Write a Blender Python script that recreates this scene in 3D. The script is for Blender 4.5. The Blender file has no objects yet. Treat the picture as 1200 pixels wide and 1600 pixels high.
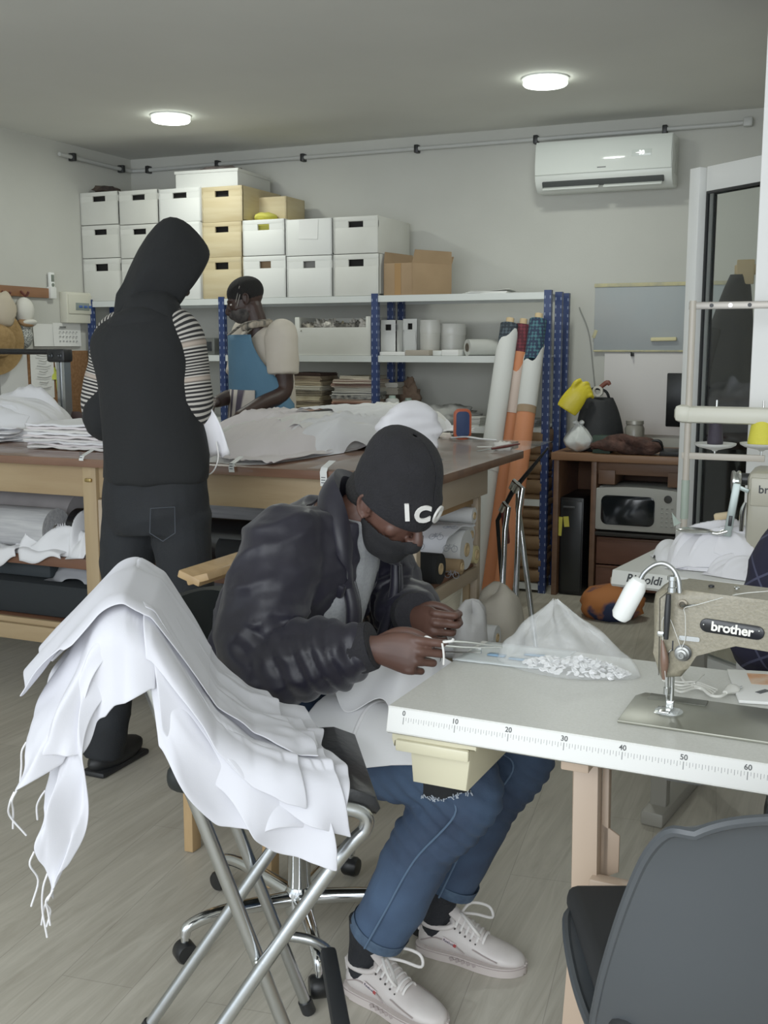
import bpy, bmesh, math, random
import numpy as np
from mathutils import Vector, Matrix, Euler, noise
random.seed(11)
scene = bpy.context.scene
COL = scene.collection
V = Vector
PI = math.pi
def R(a): return math.radians(a)
# ------------------------------------------------------------------ camera
F = 1700.0; PIT = R(8.6); YAW = R(23.5); CAMZ = 1.42
_cy, _sy = math.cos(YAW), math.sin(YAW)
FWD = V((-_sy*math.cos(PIT), _cy*math.cos(PIT), -math.sin(PIT)))
RGT = V((_cy, _sy, 0)); UPV = RGT.cross(FWD)
def _ray(x, y): return FWD + RGT*((x-600)/F) - UPV*((y-800)/F)
def atz(x, y, z):            # survey helper: where the sight line through a photo point meets height z
    d = _ray(x, y); return V((0, 0, CAMZ)) + d*((z-CAMZ)/d.z)
def aty(x, y, yy):           # ... meets the vertical plane at depth yy
    d = _ray(x, y); return V((0, 0, CAMZ)) + d*(yy/d.y)
def atx(x, y, xx):
    d = _ray(x, y); return V((0, 0, CAMZ)) + d*(xx/d.x)
# ------------------------------------------------------------------ materials
def lin(h):
    if not isinstance(h, str): return (*h[:3], 1)
    o = []
    for i in (0, 2, 4):
        c = int(h[i:i+2], 16)/255
        o.append(c/12.92 if c <= .04045 else ((c+.055)/1.055)**2.4)
    return (*o, 1)
_MC = {}
def mat(name, c, rough=.6, metal=0, c2=None, ns=8, stretch=(1, 1, 1), bump=0, bs=60, trans=0, alpha=1,
        emit=0, spec=.5, sheen=0, coat=0, det=4, pat=None, ps=40, bstretch=None, contrast=(.35, .65), rot=(0, 0, 0)):
    if name in _MC: return _MC[name]
    m = bpy.data.materials.new(name); m.use_nodes = True; _MC[name] = m
    nt = m.node_tree; N = nt.nodes; L = nt.links
    b = N['Principled BSDF']
    b.inputs['Base Color'].default_value = lin(c); b.inputs['Roughness'].default_value = rough
    b.inputs['Metallic'].default_value = metal; b.inputs['Specular IOR Level'].default_value = spec
    b.inputs['Transmission Weight'].default_value = trans; b.inputs['Alpha'].default_value = alpha
    if sheen: b.inputs['Sheen Weight'].default_value = sheen
    if coat: b.inputs['Coat Weight'].default_value = coat
    if emit:
        b.inputs['Emission Color'].default_value = lin(c); b.inputs['Emission Strength'].default_value = emit
    tc = N.new('ShaderNodeTexCoord')
    def mapped(sc):
        mp = N.new('ShaderNodeMapping'); mp.inputs['Scale'].default_value = sc; mp.inputs['Rotation'].default_value = rot
        L.new(tc.outputs['Object'], mp.inputs['Vector']); return mp.outputs['Vector']
    if c2 is not None:
        if pat is None:
            t = N.new('ShaderNodeTexNoise'); t.inputs['Scale'].default_value = ns; t.inputs['Detail'].default_value = det
            L.new(mapped(stretch), t.inputs['Vector']); fac = t.outputs['Fac']
        elif pat == 'bands':
            t = N.new('ShaderNodeTexWave'); t.wave_type = 'BANDS'; t.bands_direction = 'Z'
            t.inputs['Scale'].default_value = ps; t.inputs['Distortion'].default_value = .0
            L.new(mapped(stretch), t.inputs['Vector']); fac = t.outputs['Fac']
        elif pat == 'checks':       # woven check: product of bands on three axes
            outs = []
            for ax in ('X', 'Y', 'Z'):
                t = N.new('ShaderNodeTexWave'); t.bands_direction = ax; t.inputs['Scale'].default_value = ps
                L.new(mapped(stretch), t.inputs['Vector']); outs.append(t.outputs['Fac'])
            a = N.new('ShaderNodeMath'); a.operation = 'ADD'; L.new(outs[0], a.inputs[0]); L.new(outs[1], a.inputs[1])
            a2 = N.new('ShaderNodeMath'); a2.operation = 'ADD'; L.new(a.outputs[0], a2.inputs[0]); L.new(outs[2], a2.inputs[1])
            d = N.new('ShaderNodeMath'); d.operation = 'DIVIDE'; d.inputs[1].default_value = 3; L.new(a2.outputs[0], d.inputs[0]); fac = d.outputs[0]
        elif pat == 'voronoi':
            t = N.new('ShaderNodeTexVoronoi'); t.feature = 'DISTANCE_TO_EDGE'; t.inputs['Scale'].default_value = ps
            L.new(mapped(stretch), t.inputs['Vector']); fac = t.outputs['Distance']
        rp = N.new('ShaderNodeValToRGB'); rp.color_ramp.elements[0].position = contrast[0]; rp.color_ramp.elements[1].position = contrast[1]
        rp.color_ramp.elements[0].color = lin(c); rp.color_ramp.elements[1].color = lin(c2)
        L.new(fac, rp.inputs['Fac']); L.new(rp.outputs['Color'], b.inputs['Base Color'])
    if bump:
        t = N.new('ShaderNodeTexNoise'); t.inputs['Scale'].default_value = bs; t.inputs['Detail'].default_value = 3
        L.new(mapped(bstretch or stretch), t.inputs['Vector'])
        bn = N.new('ShaderNodeBump'); bn.inputs['Strength'].default_value = bump; bn.inputs['Distance'].default_value = .01
        L.new(t.outputs['Fac'], bn.inputs['Height']); L.new(bn.outputs['Normal'], b.inputs['Normal'])
    return m
# ------------------------------------------------------------------ mesh builder
def frame(d, ref=None):
    d = V(d).normalized()
    ref = V(ref) if ref is not None else (V((0, 0, 1)) if abs(d.z) < .95 else V((1, 0, 0)))
    a = ref.cross(d)
    if a.length < 1e-6: a = V((1, 0, 0)).cross(d)
    a.normalize(); return a, d.cross(a).normalized()
def smoothpath(P, n=6, closed=False):
    P = [np.array(p, float) for p in P]; k = len(P); out = []
    if k < 3: return [P[0]+(P[-1]-P[0])*i/n for i in range(n+1)]
    for i in range(k if closed else k-1):
        g = (lambda j: P[j % k]) if closed else (lambda j: P[min(max(j, 0), k-1)] if 0 <= j < k else (2*P[0]-P[1] if j < 0 else 2*P[-1]-P[-2]))
        p0, p1, p2, p3 = g(i-1), g(i), g(i+1), g(i+2)
        for s in range(n):
            t = s/n
            out.append(.5*((2*p1)+(-p0+p2)*t+(2*p0-5*p1+4*p2-p3)*t*t+(-p0+3*p1-3*p2+p3)*t**3))
    if not closed: out.append(P[-1])
    return out
class MB:
    def __init__(s): s.v = []; s.f = []; s.m = []
    def add(s, vs, fs, m=0):
        o = len(s.v); s.v += [tuple(map(float, p)) for p in vs]
        s.f += [tuple(i+o for i in f) for f in fs]; s.m += [m]*len(fs); return s
    def bm(s, bm, m=0, M=None):
        bm.verts.index_update(); vs = [(M @ v.co if M else v.co) for v in bm.verts]
        fs = [[v.index for v in f.verts] for f in bm.faces]; bm.free(); return s.add(vs, fs, m)
    def box(s, c, size, rot=(0, 0, 0), bev=.003, seg=2, m=0, M=None):
        b = bmesh.new(); bmesh.ops.create_cube(b, size=1)
        for v in b.verts: v.co = V((v.co.x*size[0], v.co.y*size[1], v.co.z*size[2]))
        if bev: bmesh.ops.bevel(b, geom=b.edges[:], offset=min(bev, min(size)*.45), segments=seg, affect='EDGES', profile=.5)
        MM = Matrix.Translation(V(c)) @ Euler(rot).to_matrix().to_4x4()
        return s.bm(b, m, (M @ MM) if M else MM)
    def bx(s, x0, x1, y0, y1, z0, z1, bev=.003, m=0):
        return s.box(((x0+x1)/2, (y0+y1)/2, (z0+z1)/2), (abs(x1-x0), abs(y1-y0), abs(z1-z0)), bev=bev, m=m)
    def beam(s, p0, p1, w, t, ref=None, bev=.003, m=0, ext=0):     # rectangular bar from p0 to p1
        p0, p1 = V(p0), V(p1); d = (p1-p0); a, b_ = frame(d, ref); n = d.normalized()
        M = Matrix((a, b_, n)).transposed().to_4x4(); M.translation = (p0+p1)/2
        return s.box((0, 0, 0), (w, t, d.length+2*ext), bev=bev, m=m, M=M)
    def tube(s, P, r, n=10, closed=False, cap=True, m=0, sm=0, ell=None, ref=None):
        if sm:
            if not np.isscalar(r):
                Q = [tuple(p)+(rr,) for p, rr in zip(P, r)]; Q = smoothpath(Q, sm, closed); P = [q[:3] for q in Q]; r = [max(q[3], 1e-4) for q in Q]
            else: P = smoothpath(P, sm, closed)
        P = [V(p) for p in P]; k = len(P); rs = [r]*k if np.isscalar(r) else list(r)
        vs, fs = [], []; pa = None
        for i in range(k):
            if closed: d = P[(i+1) % k]-P[i-1]
            else: d = P[min(i+1, k-1)]-P[max(i-1, 0)]
            d.normalize()
            if pa is None: a, b_ = frame(d, ref)
            else:
                a = pa-d*pa.dot(d)
                a = a.normalized() if a.length > 1e-6 else frame(d)[0]
                b_ = d.cross(a)
            pa = a
            ea, eb = (1, 1) if ell is None else ell
            for j in range(n):
                t = 2*PI*j/n; vs.append(P[i]+a*(math.cos(t)*rs[i]*ea)+b_*(math.sin(t)*rs[i]*eb))
        for i in range(k if closed else k-1):
            for j in range(n):
                i2 = (i+1) % k; fs.append((i*n+j, i*n+(j+1) % n, i2*n+(j+1) % n, i2*n+j))
        if cap and not closed: fs += [tuple(range(n))[::-1], tuple((k-1)*n+j for j in range(n))]
        return s.add(vs, fs, m)
    def cyl(s, p0, p1, r0, r1=None, n=20, m=0): return s.tube([p0, p1], [r0, r0 if r1 is None else r1], n=n, m=m)
    def lathe(s, prof, c=(0, 0, 0), axis=(0, 0, 1), n=28, m=0, cap=True):
        a, b_ = frame(axis); ax = V(axis).normalized(); c = V(c); vs, fs = [], []
        for r, z in prof:
            for j in range(n):
                t = 2*PI*j/n; vs.append(c+ax*z+a*(r*math.cos(t))+b_*(r*math.sin(t)))
        for i in range(len(prof)-1):
            for j in range(n): fs.append((i*n+j, i*n+(j+1) % n, (i+1)*n+(j+1) % n, (i+1)*n+j))
        if cap: fs += [tuple(range(n))[::-1], tuple((len(prof)-1)*n+j for j in range(n))]
        return s.add(vs, fs, m)
    def ring(s, p0, p1, ro, ri, n=28, m=0):             # hollow cylinder (a roll with an open core)
        L_ = (V(p1)-V(p0)).length
        a, b_ = frame(V(p1)-V(p0)); ax = (V(p1)-V(p0)).normalized(); vs, fs = [], []
        for r, z in ((ro, 0), (ro, L_), (ri, L_), (ri, 0)):
            for j in range(n):
                t = 2*PI*j/n; vs.append(V(p0)+ax*z+a*(r*math.cos(t))+b_*(r*math.sin(t)))
        for i in range(4):
            for j in range(n): fs.append((i*n+j, i*n+(j+1) % n, ((i+1) % 4)*n+(j+1) % n, ((i+1) % 4)*n+j))
        return s.add(vs, fs, m)
    def ball(s, c, r, n=16, M=None, m=0, rot=None):
        r = (r, r, r) if np.isscalar(r) else r
        b = bmesh.new(); bmesh.ops.create_uvsphere(b, u_segments=n, v_segments=max(6, n*2//3), radius=1)
        MM = Matrix.Translation(V(c))
        if rot is not None: MM = MM @ (rot if isinstance(rot, Matrix) else Euler(rot).to_matrix().to_4x4())
        MM = MM @ Matrix.Diagonal((*r, 1))
        return s.bm(b, m, (M @ MM) if M else MM)
    def prism(s, poly, t0, t1, M=None, m=0, bev=0):     # polygon in the XY plane extruded along Z of M
        b = bmesh.new(); k = len(poly)
        lo = [b.verts.new((x, y, t0)) for x, y in poly]; hi = [b.verts.new((x, y, t1)) for x, y in poly]
        b.faces.new(lo[::-1]); b.faces.new(hi)
        for i in range(k): b.faces.new((lo[i], lo[(i+1) % k], hi[(i+1) % k], hi[i]))
        if bev:
            ed = [e for e in b.edges if abs(e.verts[0].co.z-e.verts[1].co.z) < 1e-6]
            bmesh.ops.bevel(b, geom=ed, offset=bev, segments=2, affect='EDGES', profile=.5)
        return s.bm(b, m, M)
    def grid(s, P, th=0, m=0, wrap=False):              # P[ny][nx] points; th>0 gives a sheet with thickness
        P = np.asarray(P, float); ny, nx = P.shape[:2]
        idx = lambda i, j: i*nx+j
        fs = [(idx(i, j), idx(i, j+1), idx(i+1, j+1), idx(i+1, j)) for i in range(ny-1) for j in range(nx-1)]
        if not th: return s.add(P.reshape(-1, 3), fs, m)
        du = np.gradient(P, axis=1); dv = np.gradient(P, axis=0); N = np.cross(du, dv)
        N /= (np.linalg.norm(N, axis=2, keepdims=True)+1e-9)
        A = (P+N*th/2).reshape(-1, 3); B = (P-N*th/2).reshape(-1, 3); k = nx*ny
        fs2 = fs+[tuple(i+k for i in f[::-1]) for f in fs]
        bd = [idx(0, j) for j in range(nx)]+[idx(i, nx-1) for i in range(1, ny)]+[idx(ny-1, j) for j in range(nx-2, -1, -1)]+[idx(i, 0) for i in range(ny-2, 0, -1)]
        for q in range(len(bd)):
            a, b_ = bd[q], bd[(q+1) % len(bd)]; fs2.append((b_, a, a+k, b_+k))
        return s.add(np.vstack([A, B]), fs2, m)
    def mesh(s, name, mats, angle=38):
        me = bpy.data.meshes.new(name); me.from_pydata(s.v, [], s.f)
        for mm in (mats if isinstance(mats, (list, tuple)) else [mats]): me.materials.append(mm)
        if any(s.m): me.polygons.foreach_set('material_index', s.m)
        b = bmesh.new(); b.from_mesh(me); bmesh.ops.recalc_face_normals(b, faces=b.faces[:]); b.to_mesh(me); b.free()
        me.polygons.foreach_set('use_smooth', [True]*len(me.polygons)); me.set_sharp_from_angle(angle=R(angle)); me.update()
        return me
# ------------------------------------------------------------------ things and parts
ORG = {}
def tag(o, label=None, cat=None, group=None, kind=None):
    if label: o['label'] = label
    if cat: o['category'] = cat
    if group: o['group'] = group
    if kind: o['kind'] = kind
    return o
def thing(name, label, cat, loc=(0, 0, 0), rz=0, group=None):
    o = bpy.data.objects.new(name, None); COL.objects.link(o); o.location = loc; o.rotation_euler = (0, 0, rz)
    o.empty_display_size = .1; ORG[o.name] = Matrix.Translation(V(loc)) @ Matrix.Rotation(rz, 4, 'Z')
    return tag(o, label, cat, group)
def rootof(o):
    while o.parent: o = o.parent
    return o
def link(name, me, parent=None, label=None):
    o = bpy.data.objects.new(name, me); COL.objects.link(o)
    if parent is not None:
        me.transform(ORG[rootof(parent).name].inverted()); o.parent = parent
    if label: o['label'] = label
    return o
def part(name, mb, m, parent, label=None, angle=38): return link(name, mb.mesh(name, m, angle), parent, label)
def onemesh(name, me, label=None, cat=None, group=None, kind=None):
    n = len(me.vertices); co = np.empty(n*3); me.vertices.foreach_get('co', co); co = co.reshape(-1, 3)
    c = V(((co[:, 0].min()+co[:, 0].max())/2, (co[:, 1].min()+co[:, 1].max())/2, co[:, 2].min()))
    me.transform(Matrix.Translation(-c)); o = bpy.data.objects.new(name, me); COL.objects.link(o); o.location = c
    ORG[o.name] = Matrix.Translation(c); return tag(o, label, cat, group, kind)
def one(name, mb, m, label, cat, group=None, kind=None, angle=38): return onemesh(name, mb.mesh(name, m, angle), label, cat, group, kind)
def struct(name, mb, m, parent=None):
    if parent is None: return one(name, mb, m, None, None, kind='structure')
    return part(name, mb, m, parent)
def copy_tree(o, loc=None, rz=None, label=None, parent=None):
    c = o.copy(); COL.objects.link(c); c.parent = parent
    if parent is None:
        if loc is not None: c.location = loc
        if rz is not None: c.rotation_euler = (0, 0, rz)
        if label: c['label'] = label
        ORG[c.name] = Matrix.Translation(c.location) @ c.rotation_euler.to_matrix().to_4x4()
    for ch in list(o.children): copy_tree(ch, parent=c)
    return c
def textmesh(name, s, size, M, m, extrude=.001, offset=0, shear=0, spacing=1.0, align='LEFT'):
    cu = bpy.data.curves.new(name, 'FONT'); cu.body = s; cu.size = size; cu.extrude = extrude; cu.offset = offset
    cu.shear = shear; cu.space_character = spacing; cu.align_x = align; cu.resolution_u = 4
    o = bpy.data.objects.new(name, cu); COL.objects.link(o); dg = bpy.context.evaluated_depsgraph_get()
    me = bpy.data.meshes.new_from_object(o.evaluated_get(dg)); bpy.data.objects.remove(o); bpy.data.curves.remove(cu)
    me.name = name; me.transform(M); me.materials.clear(); me.materials.append(m); return me
def mat4(o, x, y, z=None):
    x, y = V(x).normalized(), V(y); y = (y-x*y.dot(x)).normalized(); z = x.cross(y)
    M = Matrix((x, y, z)).transposed().to_4x4(); M.translation = V(o); return M
def bake(me, mods):            # run modifiers once and keep the resulting mesh
    o = bpy.data.objects.new('tmp', me); COL.objects.link(o)
    for typ, kw in mods:
        md = o.modifiers.new(typ, typ)
        for k, v in kw.items(): setattr(md, k, v)
    dg = bpy.context.evaluated_depsgraph_get(); out = bpy.data.meshes.new_from_object(o.evaluated_get(dg))
    bpy.data.objects.remove(o); out.polygons.foreach_set('use_smooth', [True]*len(out.polygons)); return out
def remesh(mb, m, vox=.008, smooth=6, fac=.5):
    me = mb.mesh('r', m); out = bake(me, [('REMESH', dict(mode='VOXEL', voxel_size=vox)), ('SMOOTH', dict(factor=fac, iterations=smooth))])
    out.materials.clear(); out.materials.append(m); return out
def coords(me):
    n = len(me.vertices); co = np.empty(n*3); me.vertices.foreach_get('co', co); return co.reshape(-1, 3)
def normals(me):
    n = len(me.vertices); co = np.empty(n*3); me.vertices.foreach_get('normal', co); return co.reshape(-1, 3)
def setco(me, co): me.vertices.foreach_set('co', np.ascontiguousarray(co).ravel()); me.update()
def displace(me, fn):           # fn(point) -> distance along the normal
    co = coords(me); no = normals(me); d = np.array([fn(V(p)) for p in co]); setco(me, co+no*d[:, None]); return me
def nz(p, s=1.0, seed=0.0): return noise.noise(V(p)*s+V((seed, seed*1.7, -seed)))
def ridged(p, s, seed=0): return 1-abs(nz(p, s, seed))*2
# ------------------------------------------------------------------ cloth (position based dynamics, run while the scene is built)
def drape(P, colliders, steps=90, iters=14, pins=None, dt=.02, fric=.6, bend=.25, damp=.97, g=-9.8, wind=None, rest=None):
    P = np.array(P, float); ny, nx = P.shape[:2]; X = P.reshape(-1, 3).copy(); prev = X.copy(); RX = X if rest is None else np.asarray(rest, float).reshape(-1, 3)
    id_ = np.arange(ny*nx).reshape(ny, nx); sets = []
    def con(a, b, k):
        if len(a): sets.append((a.ravel(), b.ravel(), np.linalg.norm(RX[a.ravel()]-RX[b.ravel()], axis=1), k))
    for s in (0, 1):
        con(id_[:, s:-1:2], id_[:, s+1::2], 1); con(id_[s:-1:2, :], id_[s+1::2, :], 1)
    for s in (0, 1):
        for t in (0, 1):
            a = id_[s:-1:2, t:-1:2]; b = id_[s+1::2, t+1::2]; con(a, b, .5)
            a = id_[s:-1:2, t+1::2]; b = id_[s+1::2, t:-1:2]; con(a, b, .5)
    for s in range(4):
        con(id_[:, s:-2:4], id_[:, s+2::4], bend); con(id_[s:-2:4, :], id_[s+2::4, :], bend)
    pin = np.zeros(ny*nx, bool)
    if pins is not None: pin = np.asarray(pins).ravel().astype(bool)
    pp = X[pin].copy()
    for st in range(steps):
        vel = (X-prev)*damp; prev = X.copy(); X = X+vel; X[:, 2] += g*dt*dt
        if wind is not None: X += np.asarray(wind)*dt*dt
        for it in range(iters):
            for a, b, L0, k in sets:
                d = X[b]-X[a]; l = np.linalg.norm(d, axis=1)+1e-9
                c = (d.T*((l-L0)/l*.5*k)).T; X[a] += c; X[b] -= c
            X[pin] = pp
            if it % 3 == 2 or it == iters-1:
                for col in colliders:
                    Q, hit = col(X)
                    if it == iters-1: prev[hit] += (Q[hit]-prev[hit])*fric
                    X = Q
    return X.reshape(ny, nx, 3)
def c_plane(z):
    def f(X):
        h = X[:, 2] < z; Q = X.copy(); Q[h, 2] = z; return Q, h
    return f
def c_capsule(a, b, r):
    a = np.array(a, float); b = np.array(b, float); ab = b-a; l2 = ab@ab+1e-12
    def f(X):
        t = np.clip(((X-a)@ab)/l2, 0, 1); c = a+t[:, None]*ab; d = X-c; l = np.linalg.norm(d, axis=1)+1e-9
        h = l < r; Q = X.copy(); Q[h] = c[h]+d[h]/l[h, None]*r; return Q, h
    return f
def c_box(M, half, r=.004):      # M: 4x4 world matrix of the box centre, half: half sizes
    A = np.array(M)[:3, :3]; o = np.array(M)[:3, 3]; half = np.array(half)+r
    def f(X):
        L = (X-o)@A; pen = half-np.abs(L); h = (pen > 0).all(1); Q = X.copy()
        if h.any():
            Lh = L[h]; ph = pen[h]; ax = ph.argmin(1); rows = np.arange(len(Lh))
            Lh[rows, ax] = np.sign(Lh[rows, ax]+1e-9)*half[ax]; Q[h] = Lh@A.T+o
        return Q, h
    return f
def c_ell(c, rad):
    c = np.array(c, float); rad = np.array(rad, float)
    def f(X):
        L = (X-c)/rad; l = np.linalg.norm(L, axis=1)+1e-9; h = l < 1; Q = X.copy(); Q[h] = c+L[h]/l[h, None]*rad; return Q, h
    return f
def sheet(o, u, v, nu, nv, jit=0, seed=0):
    o, u, v = (np.array(q, float) for q in (o, u, v)); rs = np.random.RandomState(seed)
    P = np.array([[o+u*(j/(nu-1))+v*(i/(nv-1)) for j in range(nu)] for i in range(nv)])
    return P+rs.normal(0, 1, P.shape)*jit
def subd(me, lv=1): return bake(me, [('SUBSURF', dict(levels=lv, render_levels=lv))])
def clothmesh(name, P, m, th=.0025, lv=1, extra=None):
    mb = MB().grid(P, th)
    if extra is not None: extra(mb)
    me = mb.mesh(name, m, 180)
    if lv: me = subd(me, lv)
    return me
# ================================================================== ROOM
CEIL = 2.74; YB = 6.65; XL = -4.86; XR = 2.2; XRI = -0.40; YF = -1.6; YP = 3.70
m_wall = mat('painted plaster wall', 'c0c0b8', .85, c2='b9b9b1', ns=1.5, bump=.06, bs=90)
m_ceil = mat('painted ceiling', 'dadad3', .9, c2='d4d4cd', ns=1.2, bump=.04, bs=60)
m_white = mat('white gloss plastic', 'e6e8e4', .25)
m_pvc = mat('white pvc frame', 'e2e3de', .35)
m_black = mat('black plastic', '17181a', .45)
m_chrome = mat('polished chrome', 'd8dadb', .12, 1)
m_alu = mat('brushed aluminium', 'b4b7b8', .35, 1)
m_paper = mat('white paper', 'e4e4e0', .8)
m_glass = mat('clear glass', 'f4f8f6', .02, trans=1, spec=.5)
def floor_mat():
    m = bpy.data.materials.new('grey oak vinyl planks'); m.use_nodes = True; nt = m.node_tree; N = nt.nodes; L = nt.links
    b = N['Principled BSDF']; tc = N.new('ShaderNodeTexCoord')
    mp = N.new('ShaderNodeMapping'); mp.inputs['Rotation'].default_value = (0, 0, R(83)); L.new(tc.outputs['Object'], mp.inputs['Vector'])
    br = N.new('ShaderNodeTexBrick'); br.offset = .37; br.inputs['Scale'].default_value = 1
    br.inputs['Brick Width'].default_value = 1.22; br.inputs['Row Height'].default_value = .18; br.inputs['Mortar Size'].default_value = .0012
    br.inputs['Mortar Smooth'].default_value = .3; br.inputs['Bias'].default_value = 0
    br.inputs['Color1'].default_value = lin('b8b3a6'); br.inputs['Color2'].default_value = lin('b1ac9f'); br.inputs['Mortar'].default_value = lin('9a958a')
    L.new(mp.outputs['Vector'], br.inputs['Vector'])
    ms = N.new('ShaderNodeMapping'); ms.inputs['Scale'].default_value = (11, .9, 1); ms.inputs['Rotation'].default_value = (0, 0, R(-7)); L.new(tc.outputs['Object'], ms.inputs['Vector'])
    n1 = N.new('ShaderNodeTexNoise'); n1.inputs['Scale'].default_value = 2.2; n1.inputs['Detail'].default_value = 9; n1.inputs['Roughness'].default_value = .65; n1.inputs['Distortion'].default_value = 1.3
    L.new(ms.outputs['Vector'], n1.inputs['Vector'])
    rp = N.new('ShaderNodeValToRGB'); rp.color_ramp.elements[0].position = .32; rp.color_ramp.elements[1].position = .68
    rp.color_ramp.elements[0].color = (.70, .68, .64, 1); rp.color_ramp.elements[1].color = (1.08, 1.08, 1.07, 1); L.new(n1.outputs['Fac'], rp.inputs['Fac'])
    mx = N.new('ShaderNodeMix'); mx.data_type = 'RGBA'; mx.blend_type = 'MULTIPLY'; mx.inputs['Factor'].default_value = .8
    L.new(br.outputs['Color'], mx.inputs[6]); L.new(rp.outputs['Color'], mx.inputs[7]); L.new(mx.outputs[2], b.inputs['Base Color'])
    b.inputs['Roughness'].default_value = .42; b.inputs['Specular IOR Level'].default_value = .35
    bp = N.new('ShaderNodeBump'); bp.inputs['Strength'].default_value = .12; bp.inputs['Distance'].default_value = .004
    L.new(n1.outputs['Fac'], bp.inputs['Height']); L.new(bp.outputs['Normal'], b.inputs['Normal']); return m
struct('floor', MB().bx(XL-.2, XR+.2, YF, YB+.2, -.1, 0, bev=0), floor_mat())
struct('ceiling', MB().bx(XL-.2, XR+.2, YF, YB+.2, CEIL, CEIL+.1, bev=0), m_ceil)
struct('wall_back', MB().bx(XL-.2, XR+.2, YB, YB+.2, 0, CEIL, bev=0), m_wall)
struct('wall_left', MB().bx(XL-.2, XL, YF, YB, 0, CEIL, bev=0), m_wall)
struct('wall_right', MB().bx(XR, XR+.2, YF, YB, 0, CEIL, bev=0), m_wall)
struct('wall_right_inner', MB().bx(XRI, XRI+.12, 4.75, YB, 0, CEIL, bev=0), m_wall)
struct('wall_right_partition', MB().bx(aty(1187, 300, YP).x, XR, YP, YP+.13, 0, CEIL, bev=.004), mat('bright white partition', 'f0f0ee', .8))
# glazed door leaf standing ajar
hA, hB = V((-.04, 3.90, 0)), V((-.62, 4.40, 0)); dd = (hB-hA).normalized(); LW = (hB-hA).length; HD = 2.085
door = struct('door_1', MB().beam(hB-dd*.045+V((0, 0, 0.01)), hB-dd*.045+V((0, 0, HD)), .09, .055, ref=dd).beam(hA+dd*.05+V((0, 0, .01)), hA+dd*.05+V((0, 0, HD)), .09, .055, ref=dd)
    .beam(hA+dd*.09+V((0, 0, HD-.045)), hB-dd*.09+V((0, 0, HD-.045)), .055, .09, ref=(0, 0, 1)).beam(hA+dd*.09+V((0, 0, .12)), hB-dd*.09+V((0, 0, .12)), .055, .22, ref=(0, 0, 1)), m_pvc)
g = MB().beam(hA+dd*.08+V((0, 0, (HD+.14)/2)), hB-dd*.08+V((0, 0, (HD+.14)/2)), .008, HD-.32, ref=(0, 0, 1), bev=0)
part('glass_pane', g, m_glass, door)
gs = MB()
nn = V((dd.y, -dd.x, 0))
for sgn in (1, -1):
    o_ = nn*.02*sgn
    gs.beam(hB-dd*.094+o_+V((0, 0, .23)), hB-dd*.094+o_+V((0, 0, HD-.09)), .01, .012, ref=dd, bev=.002).beam(hA+dd*.09+o_+V((0, 0, HD-.094)), hB-dd*.09+o_+V((0, 0, HD-.094)), .012, .01, ref=(0, 0, 1), bev=.002)
part('glazing_gasket', gs, m_black, door)
# ceiling lights
m_led = mat('led diffuser', 'f6fff2', .5, emit=6)
lt = thing('ceiling_light', 'round white LED ceiling light, the one nearer the air conditioner', 'ceiling light', (-1.52, 5.5, CEIL), group=None)
part('housing', MB().lathe([(.116, 0), (.118, -.006), (.112, -.01), (.1, -.01), (.1, -.002)], (-1.52, 5.5, CEIL), n=48), m_white, lt)
part('diffuser', MB().lathe([(.108, -.009), (.11, -.03), (.104, -.036), (.07, -.039), (.001, -.04)], (-1.52, 5.5, CEIL), n=48), m_led, lt)
copy_tree(lt, (-3.73, 5.5, CEIL), label='round white LED ceiling light above the stacked white boxes')
# surface pipe under the ceiling
pz = 2.655
pp = one('ceiling_pipe', MB().tube([(XL+.03, 5.85, pz), (XL+.03, 6.5, pz-.002), (XL+.035, YB-.04, pz), (XL+.1, YB-.03, pz), (-4, YB-.03, pz+.004), (-.75, YB-.03, pz+.006), (-.64, YB-.03, pz+.01)], .013, n=12), mat('grey conduit', 'b9bab6', .4), 'thin grey pipe running under the ceiling along the back wall', 'pipe')
def clip(p, alongx):
    sx, sy = (.028, .05) if alongx else (.05, .028)
    b = MB().box((p[0], p[1]+(.008 if alongx else 0), p[2]), (sx, sy, .05), bev=.005)
    part('pipe_clip', b, m_black, pp)
for px_ in (230, 339, 473, 651, 837, 1038): q = aty(px_, 230, YB-.03); clip((q.x, YB-.03, pz+.004), True)
for yy in (5.98, 6.5): clip((XL+.03, yy, pz), False)
part('pipe_valve', MB().box((-.66, YB-.035, pz+.01), (.05, .04, .05), bev=.008), mat('grey conduit', ''), pp)
# air conditioner
a0 = aty(836, 221, 6.42); a1 = aty(1052, 207, 6.42); zt = a0.z; zb = aty(845, 299, 6.42).z; W = a1.x-a0.x; hh = zt-zb
ac = thing('air_conditioner', 'white wall mounted air conditioner on the back wall beside the door', 'air conditioner', ((a0.x+a1.x)/2, YB, zb))
Mx = mat4((a0.x, YB, zb), (0, -1, 0), (0, 0, 1))       # profile axes: out from wall, up; extruded along -> z
Dp = YB-6.42
prof = [(0, .02), (.05, 0), (Dp*.72, 0), (Dp*.9, .035), (Dp*.98, .075), (Dp-.005, hh*.55), (Dp-.008, hh-.03), (Dp-.03, hh-.004), (.02, hh), (0, hh-.01)]
part('body', MB().prism(prof, -W, 0, Mx, bev=.006), mat('ac shell', 'dfe3dd', .22), ac)
part('front_panel', MB().prism([(Dp*.99, .088), (Dp+.004, .092), (Dp+.006, hh*.55), (Dp+.002, hh-.035), (Dp-.02, hh-.006), (Dp-.03, hh-.02)], -W+.004, -.004, Mx, bev=.003), mat('ac gloss panel', 'e3e8e1', .07, coat=.6), ac)
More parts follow.
